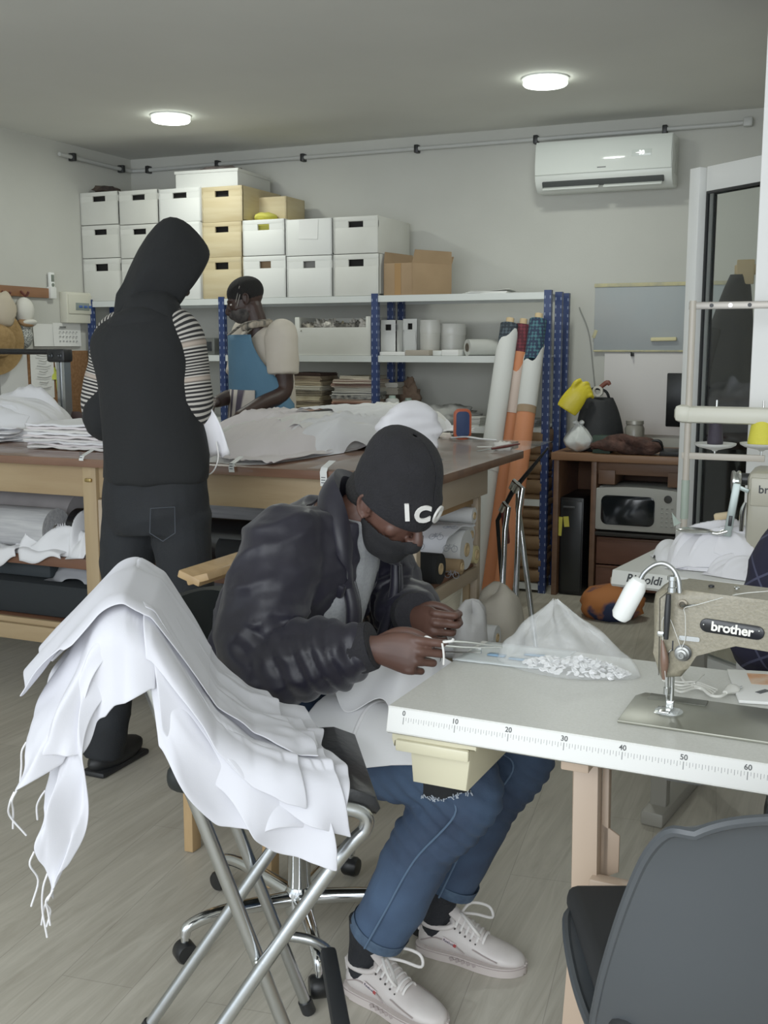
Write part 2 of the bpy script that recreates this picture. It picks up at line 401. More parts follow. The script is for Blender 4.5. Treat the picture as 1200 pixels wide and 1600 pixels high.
for s in (0, 1):
    x0 = a0.x+.05+s*(W-.1)/2+(.012 if s else 0); x1 = x0+(W-.1)/2-.014
    part('louver', MB().box(((x0+x1)/2, YB-Dp*.92, zb+.018), (x1-x0, .06, .008), rot=(R(25), 0, 0), bev=.003), mat('ac shell', ''), ac)
part('air_outlet', MB().box((a0.x+W/2, YB-Dp*.9, zb+.04), (W-.09, .03, .035), rot=(R(30), 0, 0), bev=.004), mat('dark outlet', '3a3d3c', .7), ac)
disp = part('display', MB().box((a1.x-.17, YB-Dp-.006, zt-.105), (.11, .004, .035), bev=.001), mat('ac display', 'd5dcd5', .1), ac)
link('display_digits', textmesh('display_digits', '30', .032, mat4((a1.x-.185, YB-Dp-.010, zt-.115), (1, 0, 0), (0, 0, 1)), mat('led digits', 'ffffff', .4, emit=1.5), .0005), disp)
part('brand_mark', MB().box((a0.x+W*.5, YB-Dp-.005, zb+.115), (.05, .003, .006), bev=.001), mat('grey print', '6a6c6a', .5), ac)
part('side_vent', MB().box((a1.x-.001, YB-Dp*.5, zb+hh*.55), (.006, .09, hh*.6), bev=.002), mat('ac shell grey', 'c5c8c3', .4), ac)
# pinboard and its bits
b0 = aty(930, 446, YB-.02); b1 = aty(1155, 549, YB-.02); zt, zb = b0.z, aty(928, 548, YB-.02).z
bd = thing('pinboard', 'large grey pinboard panel with yellow taped edge on the back wall', 'board', ((b0.x+b1.x)/2, YB, zb))
part('panel', MB().bx(b0.x, b1.x, YB-.02, YB-.001, zb, zt, bev=.003), mat('grey board', 'a3a6a6', .6, c2='98a3a8', ns=1.6), bd)
tp = MB().bx(b0.x-.004, b1.x+.004, YB-.026, YB-.014, zt-.012, zt+.01, bev=.002)
tp.box((b0.x+.006, YB-.022, zb+.1), (.02, .004, .05), rot=(0, R(20), 0), bev=.001).bx(b0.x, b1.x, YB-.024, YB-.014, zb-.006, zb+.004, bev=.001)
part('edge_tape', tp, mat('old yellow tape', 'c4bc8e', .7, c2='a9a58c', ns=20), bd)
n0 = aty(1037, 530, YB-.03); one('chalk_ledge', MB().box((n0.x, YB-.034, n0.z), (.15, .025, .022), rot=(0, R(-1), 0), bev=.006), mat('cream foam', 'd9d0a2', .8), 'small cream eraser block stuck on the grey pinboard', 'eraser')
w_ = aty(1040, 575, YB-.008); q0 = aty(945, 553, YB-.008); q1 = aty(1160, 700, YB-.008)
one('wall_panel', MB().bx(q0.x, q1.x, YB-.012, YB-.001, .9, zb-.012, bev=.002), mat('pale wall panel', 'd6d2cf', .6), 'pale panel on the back wall under the grey pinboard', 'wall panel')
hk = aty(988, 553, YB-.02); one('wall_hook', MB().box((hk.x, YB-.02, hk.z-.004), (.02, .012, .02), bev=.003).tube([(hk.x, YB-.02, hk.z), (hk.x, YB-.05, hk.z-.01), (hk.x, YB-.055, hk.z+.012)], .004), m_black, 'tiny black hook under the grey pinboard', 'hook')
cb = [aty(905, 480, YB-.012), aty(920, 520, YB-.012), aty(927, 580, YB-.012), aty(933, 640, YB-.012)]
one('wall_cable', MB().tube(cb, .004, n=6, sm=6), mat('grey wire', '8c8d88', .6), 'thin grey cable hanging on the back wall beside the shelf post', 'cable')
# dark coat seen through the door glass, hung on the inner right wall
def coat():
    cx = aty(1137, 600, 4.85).x; cy = 4.85
    t = thing('hanging_coat', 'long black coat hanging behind the glass door', 'coat', (cx, cy, .3))
    n, k = 30, 28; P = []
    for i in range(k):
        f = i/(k-1); z = 1.72-1.40*f; w = (.035+.08*min(1, f*3.4)**.8+.025*f); dp = .03+.05*min(1, f*4); sx = .035*min(1, f*4)-.02*f
        row = []
        for j in range(n+1):
            a = 2*PI*j/n; fold = 1+.10*math.sin(5*a+f*3)*f
            row.append((cx+.03-sx*1.3+w*math.cos(a)*fold, cy+dp*math.sin(a)*fold, z))
        P.append(row)
    m = mat('black wool', '12141a', .9)
    part('coat_body', MB().grid(P, .006), m, t, angle=180)
    part('sleeve', MB().tube([(cx-.07, cy-.05, 1.5), (cx-.105, cy-.06, 1.25), (cx-.1, cy-.06, .95)], [.045, .045, .04], n=14, sm=5), m, t)
    one('coat_peg', MB().bx(cx+.01, XRI-.001, cy-.02, cy+.02, 1.72, 1.76, bev=.006).bx(cx+.02, cx+.09, cy-.03, cy-.015, 1.68, 1.78, bev=.004), mat('pale pine', 'd7bd8f', .55), 'pale wooden coat peg above the black coat', 'coat peg')
coat()
# ------------------------------------------------------------------ light and camera
w = bpy.data.worlds.new('World'); scene.world = w; w.use_nodes = True
w.node_tree.nodes['Background'].inputs['Color'].default_value = (.80, .90, 1, 1); w.node_tree.nodes['Background'].inputs['Strength'].default_value = 1.5
def area(name, loc, rot, sx, sy, e, c):
    l = bpy.data.lights.new(name, 'AREA'); l.shape = 'RECTANGLE'; l.size = sx; l.size_y = sy; l.energy = e; l.color = c
    o = bpy.data.objects.new(name, l); COL.objects.link(o); o.location = loc; o.rotation_euler = rot; return o
area('shopfront_daylight', (-.6, -1.5, 1.75), (R(-84), 0, PI), 4.6, 1.9, 105, (.93, .97, 1))
for x in (-1.52, -3.73):
    l = bpy.data.lights.new('led_glow', 'AREA'); l.shape = 'DISK'; l.size = .2; l.energy = 9; l.color = (.95, 1, .92)
    o = bpy.data.objects.new('led_glow', l); COL.objects.link(o); o.location = (x, 5.5, CEIL-.05)
cam = bpy.data.cameras.new('Camera'); cam.sensor_fit = 'VERTICAL'; cam.sensor_height = 32; cam.lens = 32*F/1600; cam.clip_start = .05
co = bpy.data.objects.new('Camera', cam); COL.objects.link(co); co.matrix_world = mat4((0, 0, CAMZ), RGT, UPV); scene.camera = co
scene.view_settings.view_transform = 'Standard'; scene.view_settings.look = 'None'; scene.view_settings.exposure = 0; scene.view_settings.gamma = 1.17
# ================================================================== SHELVING AND WHAT STANDS ON IT
SY0, SY1 = 6.06, 6.50
m_shelf = mat('pale grey shelf', 'd3d7d3', .45)
m_dark = mat('painted slot shade', '1c1a18', .9)  # near-black colour puts the shade of a box interior behind its slot
zT = aty(720, 459, SY0).z; zM = aty(680, 556, SY0).z; zL = aty(760, 667, SY0).z; zG = aty(825, 911, SY0).z
LV = [zT, zM, zL, .55, zG]
def slotted(name, c, cs):
    m = bpy.data.materials.new(name); m.use_nodes = True; nt = m.node_tree; N = nt.nodes; L = nt.links; bs = N['Principled BSDF']; bs.inputs['Roughness'].default_value = .4
    tc = N.new('ShaderNodeTexCoord'); sp = N.new('ShaderNodeSeparateXYZ'); L.new(tc.outputs['Generated'], sp.inputs[0])
    def mth(op, a, b=None):
        n = N.new('ShaderNodeMath'); n.operation = op
        for i, v in enumerate((a, b)):
            if v is None: continue
            if isinstance(v, (int, float)): n.inputs[i].default_value = v
            else: L.new(v, n.inputs[i])
        return n.outputs[0]
    row = mth('LESS_THAN', mth('FRACT', mth('MULTIPLY', sp.outputs['Z'], 37)), .34)
    ex = mth('ABSOLUTE', mth('SUBTRACT', mth('ABSOLUTE', mth('SUBTRACT', sp.outputs['X'], .5)), .36)); col1 = mth('LESS_THAN', ex, .07)
    ey = mth('ABSOLUTE', mth('SUBTRACT', sp.outputs['Y'], .55)); col2 = mth('LESS_THAN', ey, .13)
    fac = mth('MULTIPLY', row, mth('MAXIMUM', col1, mth('MULTIPLY', col2, mth('GREATER_THAN', mth('ABSOLUTE', mth('SUBTRACT', sp.outputs['X'], .5)), .44))))
    mx = N.new('ShaderNodeMix'); mx.data_type = 'RGBA'; mx.inputs[6].default_value = lin(c); mx.inputs[7].default_value = lin(cs); L.new(fac, mx.inputs['Factor']); L.new(mx.outputs[2], bs.inputs['Base Color']); return m
m_post = slotted('blue painted slotted steel', '223462', '7f8ba8')
def post(x, y, parent, w=.042):
    t = .003; P = [(-w/2, 0), (w/2, 0), (w/2, .034), (w/2-t, .034), (w/2-t, t), (-w/2+t, t), (-w/2+t, .034), (-w/2, .034)]
    part('post', MB().prism([(x+a, y+b) for a, b in P], 0, zT+.012), m_post, parent, angle=20)
XS = [aty(p, 458, SY0).x for p in (139, 345, 585)]+[aty(856, 452, SY0).x]
shelving = thing('shelving_unit', 'long blue and pale grey metal shelving along the back wall', 'shelf', ((XS[0]+XS[-1])/2, (SY0+SY1)/2, 0))
for x in XS:
    for y in (SY0, (SY0+SY1)/2+.02, SY1-.034): post(x, y, shelving)
for xa, xb in zip(XS, XS[1:]):
    xa += .022; xb -= .022
    for z in LV:
        P = [(SY0+.004, z-.038), (SY0+.03, z-.038), (SY0+.03, z-.034), (SY0+.008, z-.034), (SY0+.008, z-.004), (SY1-.008, z-.004), (SY1-.008, z-.038), (SY1-.004, z-.038), (SY1-.004, z), (SY0+.004, z)]
        part('shelf_board', MB().prism(P, 0, xb-xa, mat4((xa, 0, 0), (0, 1, 0), (0, 0, 1))), m_shelf, shelving, angle=20)
# ---- archive boxes: front rectangle in the photo, depth, material
m_bw = mat('white laminate box', 'd9d9d2', .5, c2='cfcfc6', ns=3); m_bw2 = mat('white painted board', 'e0e1dc', .45); m_bwood = mat('poplar plywood', 'c9ba94', .6, c2='bca97f', ns=2.5, stretch=(1, 1, 7))
m_tan = mat('kraft cardboard', '9d8262', .8, c2='917758', ns=5)
def storage_box(px, label, m=m_bw, yf=SY0+.01, dep=.42, z0=None, slot=True, slotm=None, top=None, group=None, name='storage_box', slotx=.5, slotw=.34):
    xl, yt, xr, yb = px; a = aty(xl, (yt+yb)/2, yf); c = aty(xr, (yt+yb)/2, yf); zt = aty((xl+xr)/2, yt, yf).z; zb = aty((xl+xr)/2, yb, yf).z if z0 is None else z0
    x0, x1 = a.x+.002, c.x-.002; yr = min(yf+dep, YB-.01); th = .012
    t = thing(name, label, 'box', ((x0+x1)/2, (yf+yr)/2, zb), group=group)
    b = MB().bx(x0, x1, yf+th, yr, zb, zb+th, bev=.001).bx(x0, x0+th, yf, yr, zb+.001, zt, bev=.0015).bx(x1-th, x1, yf, yr, zb+.001, zt, bev=.0015).bx(x0, x1, yr-th, yr, zb+.001, zt, bev=.0015)
    part('box_shell', b, m, t)
    # front with a real hand slot
    w, h = x1-x0, zt-zb-.001; Mf = mat4((x0, yf+th, zb+.001), (1, 0, 0), (0, 0, 1))
    f = MB()
    if slot:
        sw, sh = w*slotw, h*.085; cx, cz = w*slotx, h*.79
        f.box((w/2, (cz-sh)/2, th/2), (w, cz-sh, th), bev=.0015, M=Mf).box((w/2, (h+cz+sh)/2, th/2), (w, h-cz-sh, th), bev=.0015, M=Mf)
        f.box(((cx-sw/2)/2, cz, th/2), (cx-sw/2, sh*2.02, th), bev=0, M=Mf).box(((w+cx+sw/2)/2, cz, th/2), (w-cx-sw/2, sh*2.02, th), bev=0, M=Mf)
    else: f.box((w/2, h/2, th/2), (w, h, th), bev=.0015, M=Mf)
    fr = part('front_panel', f, m, t)
    if slot:
        part('contents_or_slot_shade', MB().box((w/2, h*.74, -dep*.5), (w-.03, h*.3, dep-.06), bev=.004, M=Mf), slotm or m_dark, t)
    if top: top(t, x0, x1, yf, yr, zt)
    return x0, x1, zb, zt
ord3 = ('top', 'middle', 'bottom')
Z0 = zT
cols = [('the leftmost box column', [(125, 300, 185, 351), (128, 352, 187, 403), (130, 404, 189, 456)], m_bw),
        ('the second box column from left', [(186, 297, 247, 350), (188, 351, 249, 403), (190, 404, 250, 456)], m_bw),
        ('the third box column from left', [(248, 294, 314, 347), (250, 347, 314, 402), (251, 402, 314, 457)], m_bw2)]
for nm, rs, m in cols:
    for k, r in enumerate(rs):
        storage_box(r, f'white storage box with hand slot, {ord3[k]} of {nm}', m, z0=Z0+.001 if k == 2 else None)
for k, r in enumerate([(315, 291, 379, 347), (316, 347, 378, 402), (316, 402, 378, 457)]):
    def nails(t, x0, x1, yf, yr, zt, r=r): pass
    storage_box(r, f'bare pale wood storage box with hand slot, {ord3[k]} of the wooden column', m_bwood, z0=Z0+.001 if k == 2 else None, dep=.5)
m_yel = mat('yellow green fabric', 'd5cf5a', .8); m_pur = mat('purple fabric', '8b3a86', .8)
def lump(name, c, r, m, label, cat, seed=0, amp=.3, vox=None, group=None, kind=None, sub=3, fs=6):
    b = bmesh.new(); bmesh.ops.create_icosphere(b, subdivisions=sub, radius=1)
    for v in b.verts:
        d = 1+amp*(abs(nz(v.co*1.0, 2.2, seed))*1.2-.3)+amp*.4*nz(v.co, fs, seed+5); v.co = V((v.co.x*r[0]*d, v.co.y*r[1]*d, max(v.co.z*d, -.9)*r[2]))+V(c)
    return one(name, MB().bm(b), m, label, cat, group, kind, angle=180)
storage_box((379, 343, 445, 399), 'white storage box with yellow cloth inside, right of the wooden box column', m_bw2, slotm=m_yel, slotw=.28)
storage_box((380, 400, 447, 457), 'white storage box at shelf level just right of the wooden column', m_bw2, z0=Z0+.001, slotm=m_tan, slotw=.27, slotx=.52)
def paper_on(t, x0, x1, yf, yr, zt):
    b = MB().box(((x0+x1)/2+.0, yf-.002, zt-.062), (.13, .0015, .115), rot=(0, R(2), 0), bev=0); part('paper_sheet', b, m_paper, t)
storage_box((446, 342, 519, 399), 'white storage box with a paper sheet pinned on its front', m_bw2, slot=False, top=paper_on)
storage_box((448, 400, 519, 457), 'white storage box under the one with a paper sheet', m_bw2, z0=Z0+.001, slotm=mat('grey cloth', '8f8d88', .9), slotw=.27)
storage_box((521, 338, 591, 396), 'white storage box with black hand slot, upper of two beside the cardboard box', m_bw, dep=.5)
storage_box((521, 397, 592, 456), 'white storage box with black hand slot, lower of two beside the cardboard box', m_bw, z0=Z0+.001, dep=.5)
p_ = aty(614, 353, SY0+.3); one('purple_cloth', MB().box((p_.x-.12, SY0+.33, p_.z-.012), (.15, .12, .03), rot=(0, R(6), 0), bev=.012), m_pur, 'folded purple cloth sticking out of a white box', 'cloth')
q_ = aty(395, 340, SY0+.1); lump('yellow_cloth', (aty(420, 341, SY0+.2).x, SY0+.16, aty(420, 341, SY0+.2).z+.0), (.075, .08, .03), m_yel, 'crumpled yellow green cloth on top of a white storage box', 'cloth', 3)
# big carton on top of the columns, wooden crate behind
a = aty(272, 283, SY0+.02); c = aty(366, 283, SY0+.02); zb = aty(280, 296, SY0).z; zt = aty(320, 268, SY0).z
bt = thing('carton_box', 'long white carton lying on top of the white storage boxes', 'box', ((a.x+c.x)/2, SY0+.28, zb))
part('carton_body', MB().box(((a.x+c.x)/2, SY0+.26, (zb+zt)/2), (c.x-a.x, .46, zt-zb), rot=(0, 0, R(3)), bev=.004), mat('white carton', 'd8d9d4', .6), bt)
part('carton_lid', MB().box(((a.x+c.x)/2, SY0+.26, zt+.006), (c.x-a.x+.012, .472, .02), rot=(0, 0, R(3)), bev=.004), mat('white carton', ''), bt)
lump('rag_bundle', (aty(335, 262, SY0+.25).x, SY0+.3, zt+.045), (.17, .1, .035), mat('dusty pink grey rag', '9a8d88', .9, c2='5d5553', ns=9), 'crumpled grey rags on top of the long white carton', 'rags', 9, .45)
lump('brown_rag', (aty(160, 296, SY0+.1).x, SY0+.16, aty(160, 299, SY0+.02).z+.02), (.085, .1, .03), mat('dark brown rag', '54463c', .9, c2='241d1a', ns=12), 'small dark brown rag on the leftmost white box', 'rags', 4, .6)
storage_box((387, 308, 448, 341), 'wooden crate with low sides behind the wooden box column', m_bwood, yf=SY0+.22, dep=.25, slot=False, z0=aty(400, 342, SY0+.05).z)
# open cardboard box
a = aty(600, 420, SY0+.03); c = aty(644, 420, SY0+.03); d_ = aty(691, 420, SY0+.14)
zb, zt = zT+.001, aty(622, 411, SY0+.03).z
B = [V((a.x, SY0+.03, 0)), V((c.x, SY0+.03, 0)), V((d_.x, SY0+.12, 0))]; B.append(B[0]+B[2]-B[1]+V((.02, .2, 0)))
B[3] = V((a.x+.06, SY0+.36, 0)); B[2] = V((d_.x, SY0+.3, 0))
cbx = thing('cardboard_box', 'open brown cardboard box with raised flaps on the top shelf', 'box', (sum((p.x for p in B))/4, SY0+.2, zb))
wl = MB()
for i in range(4):
    p, q = B[i], B[(i+1) % 4]; wl.beam(p+V((0, 0, (zb+zt)/2)), q+V((0, 0, (zb+zt)/2)), .005, zt-zb, ref=(0, 0, 1), bev=.001)
wl.prism([(p.x, p.y) for p in B], zb, zb+.004)
part('box_wall', wl, m_tan, cbx)
def flap(p, q, out, up, ln):
    n = V(out)*ln; P = [p+V((0, 0, zt)), q+V((0, 0, zt)), q*.96+p*.04+n+V((0, 0, zt+up)), p*.96+q*.04+n+V((0, 0, zt+up))]
    part('box_flap', MB().grid([[P[0], P[1]], [P[3], P[2]]], .004), m_tan, cbx)
flap(B[1], B[2], (.25, -.3, 0), .075, .06); flap(B[3], B[0], (-.1, .2, 0), .07, .12); flap(B[2], B[3], (.1, .3, 0), .05, .12)
part('packing_tape', MB().box(((B[0].x+B[1].x)/2, SY0+.0262, (zb+zt)/2), (.04, .002, zt-zb-.004), bev=0), mat('brown tape', '9c7747', .3), cbx)
# loose papers on the shelf top
a = aty(765, 447, SY0+.12); pp_ = MB()
for k in range(3): pp_.box((a.x+.004*k, SY0+.14, zT+.003+.004*k), (.27-.02*k, .2, .003), rot=(0, 0, R(4*k-5)), bev=0)
P = [[(a.x-.1+.24*u, SY0+.06+.18*v, zT+.017+.022*max(0, u-.55)*(1-v)) for u in np.linspace(0, 1, 10)] for v in (0, 1)]
pp_.grid(P, .001); one('paper_stack', pp_, m_paper, 'few white sheets lying on the top shelf right of the cardboard box', 'papers')
# ---- middle shelf
MZ = zM+.001
def crate(px, label, yf):
    xl, yt, xr, yb = px; x0, x1 = aty(xl, 520, yf).x, aty(xr, 520, yf).x; zt = aty((xl+xr)/2, yt, yf).z; h = zt-MZ; w = x1-x0; dep = .34
    t = thing('wooden_crate', label, 'crate', ((x0+x1)/2, yf+dep/2, MZ))
    Mf = mat4((x0, yf+.014, MZ), (1, 0, 0), (0, 0, 1)); e = w*.06
    part('front_panel', MB().prism([(0, 0), (w, 0), (w, h), (w-e, h), (w-e, h*.72), (e, h*.72), (e, h), (0, h)], 0, .014, Mf, bev=.001), m_bw, t)
    part('crate_shell', MB().bx(x0, x0+.012, yf+.014, yf+dep, MZ, zt, bev=.001).bx(x1-.012, x1, yf+.014, yf+dep, MZ, zt, bev=.001).bx(x0, x1, yf+dep-.012, yf+dep, MZ, zt, bev=.001).bx(x0, x1, yf+.014, yf+dep, MZ, MZ+.01, bev=.001), m_bw, t)
    return x0, x1, yf, zt, h
x0, x1, yf, zt, h = crate((461, 495, 579, 550), 'cream wooden crate full of cloth scraps on the middle shelf', SY0+.012)
cl = ['b9b2a2', '8f8a80', 'c9c2b2', '55524f', 'c6b98f', 'a7a39b', '7d7a74', 'd0cabd', 'a89470']
for i in range(9):
    f = (i+.5)/9; lump('cloth_scrap', (x0+.03+(x1-x0-.06)*f, yf+.09+.07*(i % 3), zt-h*.34+.02*(i % 2)), (.045, .07, .045), mat('scrap '+cl[i], cl[i], .9, c2='e0dbd0' if i % 2 else '6a665f', ns=26), f'cloth scrap bundle in the cream crate, {["first","second","third","fourth","fifth","sixth","seventh","eighth","ninth"][i]} from its left end', 'cloth', i*3, .75, group='cloth scraps in the cream crate', sub=4, fs=11)
lump('scrap_filling', ((x0+x1)/2, yf+.17, MZ+h*.45), ((x1-x0)/2-.03, .13, h*.42), mat('scrap b9b2a2', ''), 'pale cloth scraps filling the cream crate below its rim', 'cloth', 77, .15, kind='stuff')
_nc = [0]
ORDN = ['lowest', 'second', 'third', 'fourth', 'fifth', 'sixth', 'seventh', 'eighth', 'ninth', 'tenth', 'eleventh', 'twelfth', 'thirteenth', 'fourteenth', 'fifteenth', 'sixteenth']
def fold(cx, cy, z, w, d, th, m, seed):       # one folded piece: bulging rounded front, layered edge lines
    rs = random.Random(seed); n = 14; layers = max(2, int(th/.007)); mb = MB()
    for L in range(layers):
        z0 = z+th*L/layers; h = th/layers*.96; ox = rs.uniform(-.006, .006); oy = rs.uniform(-.008, .008)
        P = []
        for i in range(9):
            v = i/8; row = []
            for j in range(n):
                u = j/(n-1); x = cx+ox+(u-.5)*w; y = cy+oy+(v-.5)*d
                row.append((x, y, z0+h*.5+.004*nz((x*7, y*7, z0*9), 1, seed)))
            P.append(row)
        mb.grid(P, h*.92)
    return mb
def stack(cx, cy, z0, specs, where, group, cat='folded cloth', seed=1):
    z = z0
    n = len(specs)
    for k, (th, w, d, m, adj) in enumerate(specs):
        pos = ORDN[k] if k == 0 else ('topmost' if k == n-1 else ORDN[k]+' from bottom')
        rs = random.Random(seed*100+k)
        one('folded_cloth', fold(cx+rs.uniform(-.012, .012), cy+rs.uniform(-.01, .01), z, w, d, th, m, seed*31+k), m, f'{adj} folded cloth, {pos} of {where}', cat, group, angle=60)
        z += th+.001
    return z
def fm(c, c2=None, ps=60, pat=None, ns=12): return mat('textile '+c+(c2 or '')+(pat or ''), c, .9, c2=c2, pat=pat, ps=ps, ns=ns, bump=.15, bs=150)
cx = aty(373, 530, SY0+.1).x
stack(cx, SY0+.16, MZ, [(.03, .17, .24, fm('b7b3a5', '3f4648', 55, 'bands'), 'dark striped'), (.028, .17, .24, fm('4b5a66', 'c4c0b2', 70, 'bands'), 'blue striped'), (.026, .165, .24, fm('c4beaf', '39424a', 60, 'bands'), 'cream striped'), (.026, .165, .23, fm('8a8a82', '2d3236', 80, 'bands'), 'grey striped'), (.024, .16, .23, fm('d0cab8', '4a5358', 50, 'bands'), 'pale striped')], 'striped stack behind blue apron', 'striped cloth stack behind the apron', seed=3)
cx = aty(449, 520, SY0+.1).x
stack(cx, SY0+.16, MZ, [(.04, .12, .26, fm('b4a78c'), 'beige'), (.035, .12, .26, fm('c3b79b'), 'cream'), (.035, .115, .26, fm('a58d6c'), 'tan'), (.03, .115, .25, fm('c9bfa6'), 'pale'), (.025, .11, .25, fm('9a7a5c', 'd0c4a8', 40, 'bands'), 'brown striped')], 'stack left of cream crate', 'cloth stack left of the cream crate', seed=4)
# grey equipment and jars behind the hooded person
a = aty(325, 530, SY0+.1)
pj = thing('glass_case', 'grey glass case with dark contents on the shelf behind the striped sleeve', 'case', (a.x, SY0+.15, MZ))
part('case_body', MB().box((a.x, SY0+.15, MZ+.055), (.16, .2, .11), bev=.008), mat('smoked grey', '5b5d59', .3), pj)
part('case_window', MB().box((a.x+.01, SY0+.048, MZ+.055), (.1, .006, .06), bev=.002), mat('dark window', '24272a', .15), pj)
lump('grey_rag', (aty(311, 520, SY0+.12).x, SY0+.2, MZ+.05), (.06, .1, .06), mat('grey rag', '77766f', .9), 'grey rag beside the glass case on the middle shelf', 'rags', 21, .4)
# second bay: white boxes at the back, paper, kraft slab, plastic packs, pails, roll
storage_box((592, 500, 621, 548), 'white storage box behind the blue post on the middle shelf', m_bw2, yf=SY0+.12, dep=.3, z0=MZ)
storage_box((629, 498, 652, 545), 'narrow white storage box beside the rear blue post on the middle shelf', m_bw2, yf=SY0+.2, dep=.24, z0=MZ)
def flat(px0, px1, y, z, d, h, m, name, label, cat, rz=0, bev=.003):
    a, c = aty(px0, 550, y), aty(px1, 550, y); o = one(name, MB().box(((a.x+c.x)/2, y+d/2, z+h/2), (c.x-a.x, d, h), rot=(0, 0, rz), bev=bev), m, label, cat); return (a.x+c.x)/2
flat(593, 632, SY0+.01, MZ, .1, .022, m_paper, 'paper_pad', 'white paper pad on the middle shelf beside the blue post', 'paper pad')
flat(634, 672, SY0+.01, MZ, .24, .032, mat('grey kraft', 'a1988a', .8), 'kraft_slab', 'flat grey brown cardboard pack on the middle shelf', 'pack', R(-3))
flat(676, 690, SY0+.02, MZ, .2, .03, mat('clear film', 'cfd1cc', .12), 'film_pack', 'shiny clear plastic pack between cardboard pack and white pad', 'pack')
flat(690, 716, SY0+.012, MZ, .22, .034, m_paper, 'white_pad', 'white pad wrapped in plastic left of the grey roll', 'pack')
def pail(px, yt, y, r, label):
    a = aty(px, 530, y); zt = aty(px, yt, y).z; h = zt-MZ
    t = thing('plastic_tub', label, 'tub', (a.x, y, MZ))
    part('tub_body', MB().lathe([(r*.93, 0), (r*.98, .004), (r, h*.62), (r*1.0, h*.64)], (a.x, y, MZ)), mat('translucent white plastic', 'd6d5cc', .35), t)
    part('tub_lid', MB().lathe([(r*1.02, h*.64), (r*1.03, h*.66), (r*1.03, h-.005), (r*1.0, h), (.001, h)], (a.x, y, MZ)), mat('white lid', 'deddd5', .3), t)
pail(672, 500, SY0+.22, .062, 'white plastic tub at the front of the middle shelf'); pail(706, 506, SY0+.35, .085, 'wide white plastic tub at the back of the middle shelf')
a = aty(737, 541, SY0+.1); rr = .048
rl = thing('film_roll', 'grey plastic film roll with open core lying on the middle shelf', 'roll', (a.x+.1, SY0+.12, MZ))
pA, pB = V((a.x-.01, SY0+.05, MZ+rr)), V((a.x+.22, SY0+.27, MZ+rr))
part('film', MB().ring(pA, pB, rr, .026), mat('grey film', 'b9bab4', .25), rl); part('core', MB().ring(pA-(pB-pA)*.01, pB, .0255, .021), mat('card core', '6e6558', .8), rl)
# ---- lower shelf
LZ = zL+.001
ck = lambda c, c2: fm(c, c2, 45, 'checks')
cx = aty(484, 640, SY0+.1).x
z = stack(cx, SY0+.17, LZ, [(.026, .22, .27, ck('8d3a35', 'd0b9a8'), 'red checked'), (.026, .22, .27, ck('7c302e', 'c9b09e'), 'dark red checked'), (.024, .215, .27, ck('95463f', 'd8c7b6'), 'faded red checked'), (.022, .21, .26, fm('b7a98c'), 'beige'), (.026, .22, .27, fm('a1927a', '7d705c'), 'taupe'), (.03, .22, .27, fm('c5bb9f', 'a99c7e'), 'cream'), (.028, .215, .26, fm('8f8571', '6d6353'), 'olive grey'), (.03, .215, .27, fm('c9c3b1'), 'off white'), (.028, .21, .26, fm('a99a80'), 'sand'), (.03, .2, .25, fm('6e5c4a', 'a6947c', ns=5), 'brown'), (.022, .2, .24, fm('4c3a34'), 'dark brown')], 'stack behind apron strings', 'cloth stack with red checks', seed=5)
cx = aty(560, 640, SY0+.1).x
z = stack(cx, SY0+.17, LZ, [(.03, .3, .28, fm('a4302b', '7d2422'), 'bright red'), (.03, .29, .28, fm('8e3b34', '5d2a26'), 'dark red'), (.026, .3, .27, fm('9a5544', 'c9b49e', 40, 'bands'), 'rust striped'), (.024, .3, .28, fm('8d5b4c', '3d2c28', ns=30), 'rust patterned'), (.026, .29, .27, fm('b98068', 'd9c8b4', 45, 'checks'), 'salmon checked'), (.024, .3, .28, fm('d9d6cc', '46484c', ns=30), 'white spotted'), (.022, .3, .27, ck('e0ddd2', '55565a'), 'black and white checked'), (.022, .29, .28, fm('cfccc0'), 'white'), (.024, .3, .27, ck('c7bfae', '7d5248'), 'brown checked'), (.026, .29, .27, ck('d4cbb9', '8d6e62'), 'pale checked'), (.02, .2, .26, fm('beb5a2'), 'narrow beige')], 'tall stack left of blue post', 'tall colourful cloth stack', seed=6)
cx = aty(528, 620, SY0+.26).x
stack(cx, SY0+.3, LZ, [(.05, .14, .2, fm('a8a293'), 'grey beige'), (.05, .14, .2, fm('c3bdae'), 'pale grey'), (.05, .13, .2, fm('968c7a'), 'taupe')], 'small stack between tall stacks', 'small stack between the tall ones', seed=7)
cx = aty(605, 630, SY0+.22).x
stack(cx, SY0+.3, LZ, [(.045, .17, .22, fm('8d2c2a'), 'crimson'), (.04, .17, .22, fm('8f8577'), 'grey'), (.04, .17, .22, fm('a08a6a'), 'tan'), (.04, .16, .22, fm('5f5347'), 'dark brown'), (.04, .17, .22, fm('a9a294'), 'pale grey'), (.03, .15, .21, fm('c9c6bc'), 'white')], 'stack behind blue post', 'stack behind the blue post', seed=8)
def cone(px, yt, y, r, label, m, z0=None):
    z0 = LZ if z0 is None else z0; a = aty(px, 630, y); h = aty(px, yt, y).z-z0
    t = thing('thread_cone', label, 'thread cone', (a.x, y, z0))
    part('thread', MB().lathe([(r*.8, .004), (r, .012), (r*.98, h*.35), (r*.72, h*.86), (r*.5, h*.9)], (a.x, y, z0)), m, t); part('cone_tube', MB().lathe([(r*.82, 0), (r*.8, .004), (r*.4, h*.9), (r*.36, h), (r*.2, h)], (a.x, y, z0)), mat('pale green tube', 'a9bdb0', .5), t)
m_thr = mat('white thread', 'd5d6d0', .7, bump=.3, bs=120, bstretch=(1, 1, 8))
